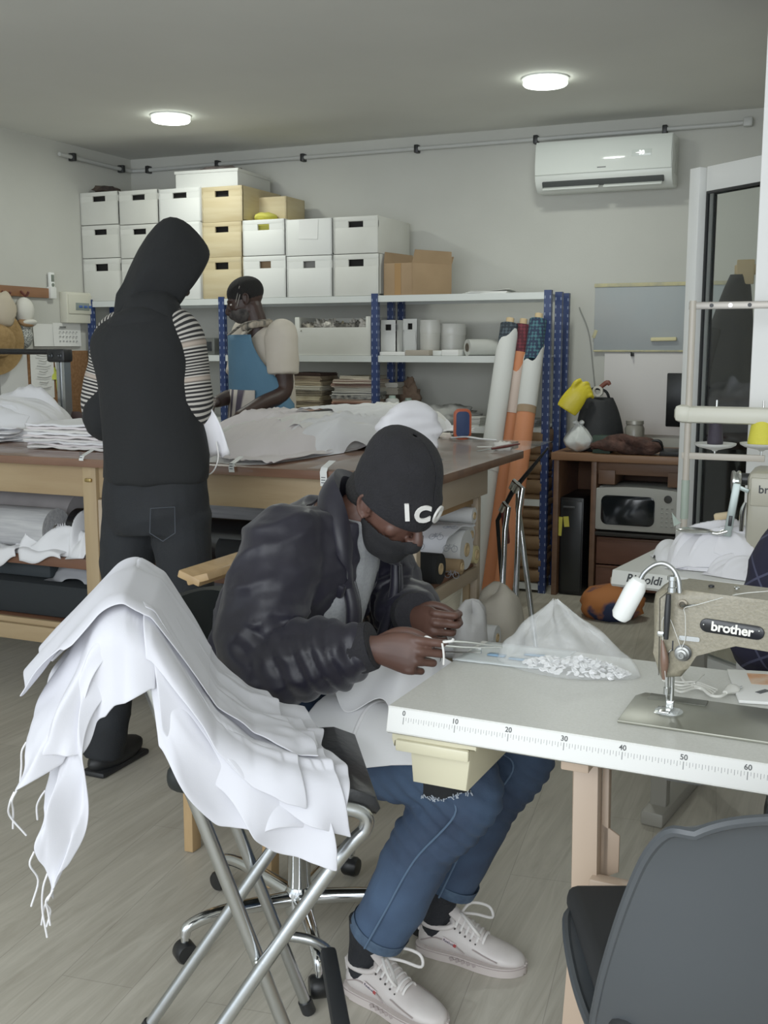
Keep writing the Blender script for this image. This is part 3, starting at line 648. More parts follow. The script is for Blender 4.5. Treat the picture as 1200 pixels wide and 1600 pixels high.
cone(613, 618, SY0+.09, .055, 'white thread cone beside the middle blue post on the lower shelf', m_thr); cone(638, 622, SY0+.16, .055, 'white thread cone next to the rear blue post on the lower shelf', m_thr)
lump('brown_bag', (aty(638, 590, SY0+.33).x, SY0+.33, LZ+.12), (.085, .08, .13), mat('brown paper bag', '6f5a4a', .9, c2='8d7765', ns=6), 'crumpled brown bag standing behind the white thread cones', 'bag', 31, .5, sub=4, fs=9)
lump('grey_garments', (aty(700, 645, SY0+.15).x, SY0+.2, LZ+.04), (.16, .15, .075), mat('grey white linen', 'a3a39e', .9, c2='8b8b87', ns=6), 'heap of grey white garments on the lower shelf', 'garments', 12, .4, sub=4)
for k, (pa, pb, c, nm) in enumerate([(640, 672, 'd4d4cf', 'folded white garment left end of the lower shelf heap'), (716, 742, 'c3c3bd', 'folded grey white garment right of the lower shelf heap')]):
    a, c2 = aty(pa, 650, SY0+.02), aty(pb, 650, SY0+.02); one('folded_garment', fold((a.x+c2.x)/2, SY0+.12, LZ, c2.x-a.x+.05, .18, .05, fm(c), 40+k), fm(c), nm, 'garment')
one('grey_papers', fold(aty(820, 650, SY0+.2).x, SY0+.2, LZ, .2, .25, .04, fm('8f9090'), 51), fm('8f9090'), 'stack of grey sheets on the lower shelf near the right blue post', 'papers')
# kraft packing stack on the bottom shelf
z = zG+.001; cx = aty(823, 800, SY0+.02).x; rs = random.Random(5); k = 0
while z < .93:
    th = rs.choice([.05, .06, .075, .04, .085, .03]); th = min(th, .95-z)
    mb = MB(); d = .3; w = .185+rs.uniform(-.012, .012); P = []
    prof = [(th/2*math.sin(a), -th/2*math.cos(a)) for a in np.linspace(0, PI, 9)]
    for (ox, oz) in prof:
        P.append([(cx-w/2+w*u, SY0+.03-ox*.9+.006*nz((u*6, z*30, 1), 1, k)+.0, z+th/2+oz+.004*nz((u*5, z*20, 2), 1, k)) for u in np.linspace(0, 1, 12)])
    mb.grid(P); mb.bx(cx-w/2, cx+w/2, SY0+.03, SY0+d, z, z+th, bev=th*.2)
    one('kraft_bundle', mb, mat('kraft paper', '85694c', .75, c2='785e41', ns=5, bump=.3, bs=25), f'folded brown kraft paper bundle, {ORDN[k] if k==0 else (ORDN[k] if k < len(ORDN) else "upper")+" from the bottom"} of its stack', 'kraft paper', 'kraft paper stack'); z += th+.001; k += 1
# ---- three fabric rolls leaning in front of the shelf
m_wrap = mat('white wrapping paper', 'd2d3cf', .6, bump=.15, bs=18); m_or = mat('orange paper', 'cf8257', .6, bump=.15, bs=20); m_pink = mat('pinkish paper', 'd7c3b6', .6, bump=.15, bs=20)
def plaid(nm, c, c2, ps=16): return mat(nm, c, .85, c2=c2, pat='checks', ps=ps, contrast=(.45, .75))
def leaning(px_t, px_b, r, segs, label, yy):
    yt, yb = yy
    A = aty(px_t[0], px_t[1], yt); A = V(A); Bq = aty(px_b[0], px_b[1], yb+.12)
    d = (Bq-A).normalized(); L_ = (A.z-.012)/(-d.z); Bf = A+d*L_
    t = thing('fabric_roll', label, 'fabric roll', (Bf.x, Bf.y, 0))
    for (f0, f1, m, nm, rr) in segs:
        z0, z1 = A.z-(A.z)*f0, A.z-A.z*f1; p, q = A+d*(L_*f0), A+d*(L_*f1)
        b = MB()
        if nm == 'paper_wrap' and f0 > .03:      # torn slanting upper edge
            n = 24; a_, b_ = frame(d); P = []
            for i in range(2):
                P.append([ (p if i == 0 else q)+(a_*math.cos(2*PI*j/n)+b_*math.sin(2*PI*j/n))*rr+(-d*(.07*(math.sin(2*PI*j/n+1.2))+.015*math.sin(8*PI*j/n)) if i == 0 else V((0, 0, 0))) for j in range(n+1)])
            b.grid(P, .002)
        else: b.cyl(p, q, rr, n=24)
        part(nm, b, m, t)
    b = MB().ring(A-d*.035, A+d*.2, r*.45, r*.36); part('core', b, mat('card tube', 'c4ab82', .8), t)
leaning((796, 507), (770, 690), .05, [(0, .1, plaid('black plaid', '1f2730', '44505a'), 'fabric', .05), (.07, .52, m_wrap, 'paper_wrap', .054), (.5, 1, m_wrap, 'lower_wrap', .053)], 'leftmost leaning roll, dark plaid cloth in grey white paper', (5.93, 5.6))
leaning((817, 508), (793, 690), .046, [(0, .12, plaid('maroon plaid', '4d1c26', '722c36'), 'fabric', .046), (.1, .19, m_or, 'orange_liner', .047), (.13, .32, m_pink, 'paper_wrap', .05), (.31, 1, m_or, 'lower_wrap', .049)], 'middle leaning roll, maroon plaid cloth in pink and orange paper', (6.0, 5.74))
leaning((841, 500), (816, 690), .048, [(0, .14, plaid('navy plaid', '1d2c46', '3d6a74'), 'fabric', .048), (.11, .30, m_wrap, 'paper_wrap', .052), (.295, .325, mat('brown tape band', '9b8266', .5), 'tape_band', .0525), (.32, 1, m_or, 'lower_wrap', .051)], 'rightmost leaning roll, navy and green plaid cloth in white paper', (5.93, 5.6))
# ================================================================== DESK CORNER
DY = 6.03; DZ = aty(861, 707, DY).z
m_desk = mat('brown desk laminate', '705340', .5, c2='634836', ns=3, stretch=(1, 6, 6)); m_deskd = mat('dark brown laminate', '5c3f2c', .55)
dx0 = aty(861, 712, DY).x; dx1 = XRI-.03
desk = thing('desk', 'brown office desk against the back wall right of the shelving', 'desk', ((dx0+dx1)/2, DY+.3, 0))
part('desk_top', MB().bx(dx0, dx1, DY, YB-.02, DZ-.042, DZ), mat('desk top edge', '8a6649', .45, c2='7b593f', ns=3, stretch=(1, 6, 6)), desk)
xin = aty(922, 800, DY+.02).x; xdr = aty(931, 880, DY+.03).x
for xx in (dx0+.012, xin, dx1-.02): part('side_panel', MB().bx(xx, xx+.03, DY+.02, YB-.03, 0, DZ-.042), m_desk, desk)
part('back_panel', MB().bx(dx0+.03, dx1-.03, YB-.12, YB-.10, .12, DZ-.05), m_deskd, desk)
part('apron_panel', MB().bx(xin+.03, dx1-.02, DY+.05, DY+.07, DZ-.115, DZ-.042), m_desk, desk)
xm1 = aty(1064, 800, DY+.03).x; zms = aty(990, 834, DY+.03).z
part('slot_block', MB().bx(xdr, aty(959, 750, DY).x, DY+.03, DY+.3, DZ-.17, DZ-.09, bev=.002), m_desk, desk); part('slot_block', MB().bx(aty(1042, 750, DY).x, dx1-.02, DY+.03, DY+.3, DZ-.17, DZ-.09, bev=.002), m_desk, desk)
part('microwave_shelf', MB().bx(xdr-.01, dx1-.02, DY+.02, YB-.13, zms-.022, zms), mat('black shelf edge', '22201e', .6), desk)
for z0, z1 in ((aty(960, 885, DY).z+.004, zms-.03), (.06, aty(960, 885, DY).z-.004)):
    d = part('drawer', MB().bx(xdr, dx1-.02, DY+.03, DY+.05, z0, z1), mat('red brown drawer', '664335', .5, c2='5a3a2d', ns=3, stretch=(1, 6, 6)), desk)
    part('drawer_rim', MB().bx(xdr+.002, dx1-.025, DY+.026, DY+.03, z1-.012, z1-.004, bev=.001), m_deskd, d)
# microwave
x0, x1 = aty(929, 800, DY+.02).x, aty(1058, 800, DY+.02).x; z0, z1 = zms, aty(985, 760, DY+.02).z; w, h = x1-x0, z1-z0
mw = thing('microwave', 'silver grey microwave oven inside the brown desk', 'microwave', ((x0+x1)/2, DY+.2, z0))
m_mw = mat('silver grey plastic', 'b7b8b2', .35)
Mw = mat4((x0, DY+.05, z0+.012), (1, 0, 0), (0, 0, 1))
part('body', MB().bx(x0+.01, x1-.01, DY+.06, DY+.38, z0+.012, z1-.01, bev=.012), m_mw, mw)
hh = h-.018
fpoly = [(0.0, .01), (.01, 0), (w-.01, 0), (w, .01), (w, hh-.015)]+[(w*(1-t), hh-.012+.012*math.sin(PI*t)) for t in np.linspace(0.06, .94, 9)]+[(0, hh-.015)]
part('front_panel', MB().prism(fpoly, -.01, .022, Mw, bev=.006), m_mw, mw)
def rrect(x0, y0, x1, y1, r, n=5, bulge=0):
    P = []
    for (cx, cy, a0) in ((x1-r, y0+r, -90), (x1-r, y1-r, 0), (x0+r, y1-r, 90), (x0+r, y0+r, 180)):
        P += [(cx+r*math.cos(R(a0+90*i/n)), cy+r*math.sin(R(a0+90*i/n))) for i in range(n+1)]
    return P
part('door_window', MB().prism(rrect(w*.075, hh*.13, w*.73, hh*.80, .035), .02, .026, Mw, bev=.002), mat('dark microwave glass', '15191c', .12), mw)
part('badge', MB().lathe([(.001, 0), (.02, 0), (.022, .003), (.001, .004)], Mw @ V((w*.885, hh*.77, .022)), (0, -1, 0)), mat('black badge', '26251f', .4), mw)
for r_ in range(5):
    for c_ in range(3): part('button', MB().box((w*(.82+.06*c_), hh*(.16+.1*r_), .023), (.013, .011, .003), bev=.001, M=Mw), mat('grey buttons', 'a2a39d', .5), mw)
for fx in (x0+.04, x1-.04): part('foot', MB().cyl((fx, DY+.1, z0), (fx, DY+.1, z0+.014), .012), m_black, mw)
# black computer tower / bin under the desk
x0, x1 = aty(866, 850, DY+.06).x+.03, aty(912, 850, DY+.06).x-.005; zt = aty(890, 777, DY+.06).z
pc = thing('computer_tower', 'black computer tower with yellow stickers under the desk', 'computer', ((x0+x1)/2, DY+.25, 0))
part('case', MB().bx(x0, x1, DY+.06, DY+.46, 0, zt, bev=.008), mat('black case', '16181a', .4), pc)
part('front_bezel', MB().bx(x0+.008, x1-.008, DY+.052, DY+.062, .02, zt-.02, bev=.004), mat('black bezel', '1d2022', .3), pc)
part('drive_slot', MB().bx(x0+.02, x1-.05, DY+.047, DY+.053, zt-.06, zt-.05, bev=.001), mat('grey line', '4a4d50', .4), pc)
s0 = aty(873, 822, DY+.05); part('sticker', MB().box((s0.x+.0, DY+.049, s0.z), (.04, .002, .11), rot=(0, R(3), 0), bev=0), mat('yellow sticker', 'cfc64e', .6), pc)
s0 = aty(885, 815, DY+.05); part('sticker', MB().box((s0.x, DY+.049, s0.z), (.03, .002, .06), rot=(0, R(-6), 0), bev=0), mat('yellow sticker', ''), pc)
# on the desk
a = aty(1056, 625, 6.35); zb, zt = DZ, aty(1050, 583, 6.35).z
mo = thing('monitor', 'black flat monitor standing at the right of the desk', 'monitor', (a.x+.05, 6.38, DZ))
xl = aty(1041, 620, 6.35).x; zl = aty(1050, 667, 6.35).z
part('screen', MB().bx(xl, xl+.4, 6.35, 6.385, zl, zt, bev=.006), mat('monitor black', '111315', .25), mo); part('stand', MB().bx(xl+.13, xl+.25, 6.385, 6.41, DZ+.01, zl+.15).bx(xl+.07, xl+.31, 6.33, 6.48, DZ, DZ+.015), m_black, mo)
bgb = aty(930, 690, 6.2); zt = aty(935, 622, 6.2).z
b = MB(); P = []
for i in range(12):
    f = i/11; z = DZ+.002+(zt-DZ)*f; sc = (1-.45*f**2.2)*(.75+.25*min(1, f*6)); P.append([(bgb.x+.145*sc*math.cos(t)*(1+.1*math.sin(3*t+f*2)), 6.24+.11*sc*math.sin(t), z) for t in np.linspace(0, 2*PI, 25)])
P.append([(bgb.x, 6.24, zt)]*25); b.grid(P)
b.tube([(bgb.x-.06, 6.24, zt-.02), (bgb.x-.03, 6.2, zt+.05), (bgb.x+.05, 6.2, zt+.04), (bgb.x+.07, 6.24, zt-.02)], .008, sm=5)
one('black_bag', b, mat('black nylon', '15171a', .7, bump=.4, bs=14), 'black soft bag on the desk under the yellow glove', 'bag', angle=80)
# yellow rubber glove lying over the bag
gp = aty(903, 618, 6.1); g = MB()
Mg = mat4((gp.x, 6.1, gp.z), RGT*.93+V((0, 0, .36)), V((0, 0, 1)))
g.tube([Mg @ V(p) for p in [(-.09, -.055, .0), (-.05, -.025, .005), (0, .01, .01), (.04, .035, .005)]], [.062, .066, .06, .05], n=16, sm=5, ell=(.45, 1), ref=(0, 0, 1))
for k in range(4): g.tube([Mg @ V(p) for p in [(.03+.004*k, .045-.022*k, .01), (.065, .05-.024*k, .014), (.078, .03-.024*k, -.008)]], [.014, .013, .011], n=10, sm=4)
g.tube([Mg @ V(p) for p in [(-.02, .045, .01), (.01, .075, .02), (.045, .078, .01)]], [.016, .014, .012], n=10, sm=4)
onemesh('rubber_glove', remesh(g, mat('yellow rubber', 'd8c52a', .45, bump=.15, bs=25), .006, 3), 'yellow rubber glove draped on the black bag on the desk', 'glove')
def bagshape(name, c, rx, ry, h, m, label, cat, seed, tie=.6, knot=True, amp=.14, vox=0):
    P = []; n = 40
    for i in range(26):
        f = i/25; prof = (math.sin(min(1, f/.35)*PI/2)**.6*(1 if f < .35 else 1-(1-tie*.25)*((f-.35)/.65)**1.5)); prof = max(prof, .12)
        row = []
        for j in range(n+1):
            t = 2*PI*(j % n)/n; k = 1+amp*nz((math.cos(t)*2.2, math.sin(t)*2.2, f*3), 1, seed)+amp*.6*math.sin(7*t+seed+f*4)*f
            row.append((c[0]+rx*prof*k*math.cos(t), c[1]+ry*prof*k*math.sin(t), c[2]+.002+h*f+.02*h*nz((math.cos(t), math.sin(t), f*2), 2, seed)))
        P.append(row)
    P.append([tuple(np.mean(np.array(P[-1]), axis=0))]*(n+1)); mb = MB().grid(P)
    if knot:
        for k in (-1, 1): mb.tube([(c[0], c[1], c[2]+h*.97), (c[0]+.018*k, c[1]-.01, c[2]+h*1.06), (c[0]+.03*k, c[1]-.015, c[2]+h*1.02)], [.008, .014, .008], n=8, sm=4)
    return one(name, mb, m, label, cat, angle=180)
bp_ = aty(901, 703, 6.09); bagshape('plastic_bag', (bp_.x, 6.13, DZ), .085, .07, aty(901, 660, 6.1).z-DZ-.01, mat('white carrier bag', 'cfd3d0', .4, c2='c49a72', ns=7, contrast=(.55, .75), bump=.6, bs=18), 'small knotted white plastic bag on the left of the desk', 'bag', 3)
# jar, brown scarf, green tin, keyboard, tape gun
a = aty(991, 690, 6.22); j = thing('glass_jar', 'old grey jar with cloudy contents on the desk', 'jar', (a.x, 6.22, DZ)); h = aty(991, 657, 6.22).z-DZ
part('jar_body', MB().lathe([(.05, 0), (.055, .01), (.055, h*.75), (.045, h*.88)], (a.x, 6.22, DZ)), mat('cloudy jar', '8d8a80', .3, c2='5f5a50', ns=9), j); part('jar_lid', MB().lathe([(.048, h*.88), (.05, h*.89), (.05, h), (.001, h)], (a.x, 6.22, DZ)), mat('tin lid', 'a7a59b', .4, .6), j)
a = aty(968, 690, 6.25); one('paper_cup', MB().lathe([(.035, .001), (.04, .06), (.045, .1), (.042, .1), (.03, .01)], (a.x, 6.25, DZ)), mat('pale cup', 'b5b2ab', .6), 'small pale cup beside the jar on the desk', 'cup')
a = aty(943, 680, 6.14); gt = thing('green_carton', 'small dark green carton with white label in front of the black bag', 'carton', (a.x, 6.12, DZ))
part('carton_body', MB().box((a.x, 6.12, DZ+.05), (.1, .06, .1), bev=.003), mat('dark green carton', '2c3f33', .6), gt); part('carton_label', MB().box((a.x+.02, 6.088, DZ+.04), (.045, .003, .018), bev=0), m_paper, gt)
sc = MB(); rs = random.Random(4); q0, q1 = aty(925, 700, 6.08), aty(1032, 700, 6.08)
for k in range(9):
    P = [(q0.x+(q1.x-q0.x)*(i/7)+rs.uniform(-.02, .02), 6.1+.05*math.sin(k+i*.9)+rs.uniform(-.015, .015), DZ+.022+.012*k*(1-abs(i/7-.45))*.7+rs.uniform(0, .01)) for i in range(8)]
    sc.tube(P, [.006]+[.02+rs.uniform(0, .008) for _ in range(6)]+[.006], n=9, sm=4)
onemesh('scarf', remesh(sc, mat('brown knitted scarf', '5b3f36', .95, c2='34231f', ns=16, bump=.8, bs=60), .008, 1), 'twisted dark brown scarf lying along the front of the desk', 'scarf')
a = aty(1026, 690, 6.1); one('headphones', MB().tube([(a.x-.03, 6.12, DZ+.02), (a.x-.02, 6.1, DZ+.075), (a.x+.02, 6.1, DZ+.075), (a.x+.03, 6.12, DZ+.02)], .009, sm=6), m_black, 'small black cable loop at the right end of the scarf', 'cable loop')
a = aty(1048, 705, 6.06); one('keyboard', MB().box((a.x+.1, 6.12, DZ+.016), (.32, .13, .03), rot=(R(4), 0, 0), bev=.006), m_black, 'black keyboard in front of the monitor', 'keyboard')
a = aty(938, 611, 6.2); tg = thing('tape_dispenser', 'small tape dispenser with brown handle resting on the black bag', 'tape dispenser', (a.x, 6.2, a.z))
part('roll', MB().ring((a.x-.01, 6.17, a.z), (a.x-.01, 6.21, a.z), .03, .018), mat('clear tape', 'b9b6aa', .25), tg); part('handle', MB().tube([(a.x+.0, 6.19, a.z+.02), (a.x+.04, 6.19, a.z+.05), (a.x+.055, 6.19, a.z+.035)], [.012, .014, .01], sm=4), mat('red brown grip', '6e3a2c', .5), tg)
# orange and blue bag on the floor before the desk
a = atz(955, 965, 0); lump('tool_bag', (a.x, a.y, .075), (.17, .14, .1), mat('orange canvas', 'b8703a', .8, c2='2a3558', ns=4, contrast=(.5, .56)), 'orange and dark blue bag on the floor in front of the desk drawers', 'bag', 17, .2)
# ================================================================== LEFT WALL
def wl(px, py, off=.005): return atx(px, py, XL+off)
a, c = wl(0, 450), wl(79, 451); zb = wl(40, 464).z
rail = thing('coat_rail', 'brown wooden hook rail on the left wall', 'coat rail', (XL, (a.y+c.y)/2-.4, (c.z+zb)/2))
part('board', MB().bx(XL+.001, XL+.022, a.y-.9, c.y, zb, c.z, bev=.003), mat('brown rail wood', '8b5f3e', .5, c2='7a5134', ns=4, stretch=(6, 1, 6)), rail)
for px in (5, 34):
    p = wl(px, 455, .03); part('hook', MB().tube([(XL+.022, p.y, p.z), (XL+.06, p.y, p.z-.03), (XL+.085, p.y, p.z-.005)], .008, n=8, sm=4), mat('dark red hook', '5a2a22', .4), rail)
p = wl(80, 447, .02); h0, h1 = wl(80, 426).z, wl(80, 467).z
rm = thing('remote_control', 'white remote control in a wall holder above the fuse box', 'remote control', (XL, p.y, h1))
part('remote_body', MB().bx(XL+.012, XL+.034, p.y-.022, p.y+.022, h1+.02, h0, bev=.006), m_white, rm); part('holder', MB().bx(XL+.001, XL+.04, p.y-.028, p.y+.028, h1, h1+.075, bev=.005), mat('white holder', 'dcddd8', .4), rm)
part('remote_screen', MB().bx(XL+.033, XL+.036, p.y-.014, p.y+.014, h0-.06, h0-.015, bev=.001), mat('grey lcd', '6c7469', .3), rm); part('remote_button', MB().lathe([(.012, 0), (.012, .003), (.001, .003)], (XL+.034, p.y, h0-.08), (1, 0, 0)), mat('grey lcd', ''), rm)
a, c = wl(93, 457), wl(134, 457); z0, z1 = wl(110, 505).z, wl(110, 457).z
fb = thing('fuse_box', 'cream electrical fuse box on the left wall', 'fuse box', (XL, (a.y+c.y)/2, z0))
part('box_body', MB().bx(XL+.001, XL+.06, a.y, c.y, z0, z1, bev=.006), mat('cream plastic', 'd2d0c0', .4), fb); part('box_door', MB().bx(XL+.06, XL+.068, a.y+.012, c.y-.012, z0+.1*(z1-z0)+.04, z1-.015, bev=.004), mat('cream door', 'cbc9b8', .35), fb)
part('breaker_window', MB().bx(XL+.067, XL+.071, a.y+.08, c.y-.05, z0+.42*(z1-z0), z0+.66*(z1-z0), bev=.002), mat('window grey', '7b8580', .2), fb)
for k in range(3): part('breaker', MB().bx(XL+.07, XL+.074, a.y+.11+.05*k, a.y+.145+.05*k, z0+.5*(z1-z0), z0+.58*(z1-z0), bev=.001), mat('blue breaker', '3a5a9a', .4), fb)
def wpaper(x0, y0, x1, y1, nm, label, m, off=.006, cat='paper', tilt=0):
    a, c = wl(x0, (y0+y1)/2, off), wl(x1, (y0+y1)/2, off); z1, z0 = wl((x0+x1)/2, y0, off).z, wl((x0+x1)/2, y1, off).z
    t = thing(nm, label, cat, (XL, (a.y+c.y)/2, z0))
    M = Matrix.Translation(V((XL+off, (a.y+c.y)/2, (z0+z1)/2))) @ Matrix.Rotation(R(tilt), 4, 'X')
    w, h = c.y-a.y, z1-z0; rs = random.Random(int(x0*7+y0))
    P = [[M @ V((.012*(1-v)**2*(.5+.5*math.sin(u*4)), (u-.5)*w, (v-.5)*h)) for u in np.linspace(0, 1, 8)] for v in np.linspace(0, 1, 8)]
    part('sheet', MB().grid(P, .0012), m, t)
    return t, M, w, h
_, M, w, h = wpaper(0, 545, 52, 645, 'whiteboard_sheet', 'large blank white sheet leaning on the left wall below the hats', mat('greyish white sheet', 'd5d5d2', .6), .004)
cork = thing('cork_board', 'brown cork board on the left wall above the table', 'board', (XL, wl(85, 600).y, wl(85, 648).z)); a, c = wl(44, 600), wl(137, 600)
part('cork_panel', MB().bx(XL, XL+.02, a.y, c.y, wl(90, 648).z, wl(90, 548).z), mat('cork', '8a6340', .95, c2='76512f', ns=60), cork)
t, M, w, h = wpaper(48, 546, 84, 622, 'sketch_sheet', 'white sheet with grey pencil sketch pinned over the cork board', m_paper, .024, tilt=-1)
for k in range(7): part('pencil_line', MB().tube([M @ V((.015, -w*.3+.02*(k % 2), h*(.38-.11*k))), M @ V((.015, w*.05*(k % 3), h*(.36-.11*k))), M @ V((.015, w*.3-.03*(k % 2), h*(.39-.11*k)))], .0025, n=5, sm=3), mat('pencil grey', '8f8f8c', .8), t)
t, M, w, h = wpaper(52, 506, 86, 541, 'notice_sheet', 'pale sheet left of the calendar on the left wall', m_paper, .008)
t, M, w, h = wpaper(83, 505, 126, 541, 'wall_calendar', 'white wall calendar with small grey dates under the fuse box', m_paper, .012, cat='calendar')
for i in range(3):
    for k in range(6): part('date_mark', MB().box(M @ V((.012, -w*.3+w*.12*k, h*(.12-.2*i))), (.001, .014, .008), bev=0), mat('date grey', '9c9d9c', .8), t)
part('heading', MB().box(M @ V((.012, -w*.2, h*.32)), (.001, .06, .012), bev=0), mat('heading grey', '70716f', .8), t)
wpaper(80, 574, 89, 593, 'sticky_note', 'yellow green sticky note half under the pencil sketch', mat('yellow green note', 'c6cf52', .8), .0215, cat='sticky note'); wpaper(88, 591, 100, 612, 'sticky_note', 'yellow green sticky note right of the pencil sketch', mat('yellow green note', ''), .0215, cat='sticky note')
wpaper(86, 564, 97, 577, 'small_label', 'tiny white note at the top of the cork board', m_paper, .026, cat='note')
# hats on the rail
def hat(c, r, hc, m, label, tilt, brim=1, band=None):
    t = thing('straw_hat' if brim > 1.5 else 'cap', label, 'hat', c)
    M = Matrix.Translation(V(c)) @ Matrix.Rotation(R(90+tilt), 4, 'Y')
    part('crown', MB().lathe([(r, 0), (r*.97, hc*.4), (r*.85, hc*.8), (r*.5, hc*.98), (.001, hc)], (0, 0, 0), n=28), m, t); t.children[0].data.transform(M)
    # brim
    o = part('brim', MB().lathe([(r*.98, .004), (r*brim*.8, -.006), (r*brim, -.002), (r*brim*.8, -.001), (r*.98, .009)], (0, 0, 0), n=36), band or m, t); o.data.transform(M)
    for ch in t.children: ch.data.transform(Matrix.Identity(4))
    return t
def hat2(px, py, off, r, hc, m, label, brim, bandm=None, tilt=0):
    p = wl(px, py, off); t = thing('straw_hat' if brim > 1.5 else 'cap', label, 'hat', tuple(p)); ax = V((1, -.25, math.tan(R(tilt)))).normalized()
    part('crown', MB().lathe([(r, 0), (r*.97, hc*.4), (r*.85, hc*.8), (r*.5, hc*.98), (.001, hc)], p, ax), m, t)
    if brim > 1.5: part('brim', MB().lathe([(r*.98, .004), (r*brim*.8, -.006), (r*brim, -.002), (r*brim*.8, -.001), (r*.98, .009)], p, ax, n=40, cap=False), m, t); part('hat_band', MB().lathe([(r*1.012, .006), (r*1.0, hc*.25), (r*.97, hc*.25), (r*.99, .006)], p, ax, cap=False), bandm, t)
    return t, p, ax
hat2(-8, 533, .06, .105, .1, mat('straw', '9a7b4c', .8, c2='876a3d', ns=30, bump=.3, bs=80), 'brown straw hat at the left edge hanging on the wall', 1.95, mat('straw band', '8a6b40', .7))
def capm(px, py, off, r, m, m2, label, up):
    p = wl(px, py, off); t = thing('cap', label, 'hat', tuple(p))
    part('crown', MB().ball(p, (r*.62, r*.8, r*.95), n=20), m, t); part('visor', MB().ball(p+V((.03, 0, up*r*.95)), (r*.5, r*.72, r*.26), n=18, rot=(0, R(25*up), 0)), m2, t)
    return t
m_cap = mat('white cap cloth', 'cfcdc3', .85); capm(38, 485, .07, .085, m_cap, m_cap, 'white cap hanging on the second wall hook', -1)
m_cap2 = mat('white patterned cloth', 'cfcfc8', .85, c2='6d716e', pat='voronoi', ps=70, contrast=(.03, .09)); capm(36, 525, .06, .085, m_cap2, mat('tan leather', '8a6844', .6), 'white cap with dark pattern hanging under the white cap', 1)
lump('pouch', tuple(wl(5, 485, .07)), (.05, .1, .11), mat('beige cloth', 'b9ad98', .9), 'beige cloth bag hanging on the first wall hook', 'bag', 44, .2)
# ================================================================== CUTTING TABLE
TZ = 1.0; TY0, TY1 = 3.33, 4.33; TX0, TX1 = -4.35, -1.255
m_top = mat('varnished table top', '6b4c3b', .35, c2='7d5c47', ns=2.2, stretch=(1, 7, 7), coat=.3); m_pine = mat('pine boards', 'a8926e', .6, c2='9b8360', ns=1.6, stretch=(1, 5, 9), bump=.1, bs=12)
m_pinev = mat('pine posts', 'aa936e', .6, c2='9c8461', ns=1.6, stretch=(9, 9, 1)); m_brown = mat('brown shelf board', '6f4a35', .55, c2='5f3e2c', ns=2, stretch=(1, 7, 7)); m_pale = mat('pale birch end', 'b5a48f', .6, c2='a9967e', ns=2, stretch=(6, 1, 6))
tb = thing('cutting_table', 'long wooden cutting table with two lower shelves', 'table', ((TX0+TX1)/2, (TY0+TY1)/2, 0))
part('table_top', MB().prism([(TX0, TY0), (TX1, TY0), (TX1, TY1), (TX1-.15, TY1+.1), (TX1-.15, TY1+.43), (TX0, TY1+.43)], TZ-.032, TZ, bev=.003), m_top, tb)
LZ1 = aty(60, 873, TY0+.03).z; LZ2 = aty(60, 975, TY0+.03).z
for y in (TY0+.055, TY1-.30): part('apron', MB().bx(TX0+.06, TX1-.13, y, y+.022, TZ-.155, TZ-.032), m_pine, tb)
part('end_apron', MB().bx(TX1-.085, TX1-.065, TY0+.02, TY1-.27, TZ-.15, TZ-.032), m_pale, tb)
xm = aty(145, 850, TY0+.04).x
for x in (TX0+.08, xm, TX1-.12):
    for y in (TY0+.035, TY1-.32):
        s = -1 if y < 4 else 1
        part('leg', MB().bx(x-(.035 if x < -2 else .03), x+(.03 if x < -2 else 0), y, y+.06, 0, TZ-.032, bev=.006), m_pinev, tb)
        part('leg_batten', MB().bx(x+(.031 if x < -2 else .001), x+(.057 if x < -2 else .03), y+.005, y+.045, 0, TZ-.16, bev=.004), m_pale, tb)
for z, nm in ((LZ1, 'middle_shelf'), (LZ2, 'bottom_shelf')):
    part(nm, MB().bx(TX0+.06, TX1-.1, TY0+.10, TY1-.33, z-.022, z), m_brown, tb); part('shelf_edge', MB().bx(TX0+.06, TX1-.13, TY0+.08, TY0+.1, z-.04, z+.001), m_brown if z > .4 else m_pine, tb)
    part('end_rail', MB().bx(TX1-.115, TX1-.09, TY0+.08, TY1-.30, z-.075, z-.022), m_pale, tb)
part('bottom_rail', MB().bx(TX0+.06, TX1-.13, TY0+.055, TY0+.079, LZ2-.085, LZ2-.02), m_pine, tb)
part('back_board', MB().bx(TX0+.06, TX1-.45, TY1-.36, TY1-.345, LZ2, TZ-.16), mat('dusty back board', '8c8880', .8), tb)
one('hook_latch', MB().box((xm-.0, TY0+.028, TZ-.085), (.03, .01, .014), bev=.003), mat('brass', 'b49b62', .3, .9), 'tiny brass latch on the table leg behind the hooded person', 'latch')
# clear film over the right part of the top
film = mat('clear protective film', 'e6eceb', .08, alpha=.22)
q = [atz(690, 700, TZ+.004), atz(865, 690, TZ+.004)]
P = [[(x, y, TZ+.003+.006*abs(nz((x*2, y*2, 0), 1.5, 3))-(max(0, x-TX1-.015)*.12)) for x in np.linspace(-1.75, q[1].x+.0 if y > 3.9 else TX1+.01, 26)] for y in np.linspace(TY0+.02, 4.76, 28)]
one('table_film', MB().grid(P), film, 'crinkled clear plastic film covering the right end of the cutting table', 'plastic film', angle=180)
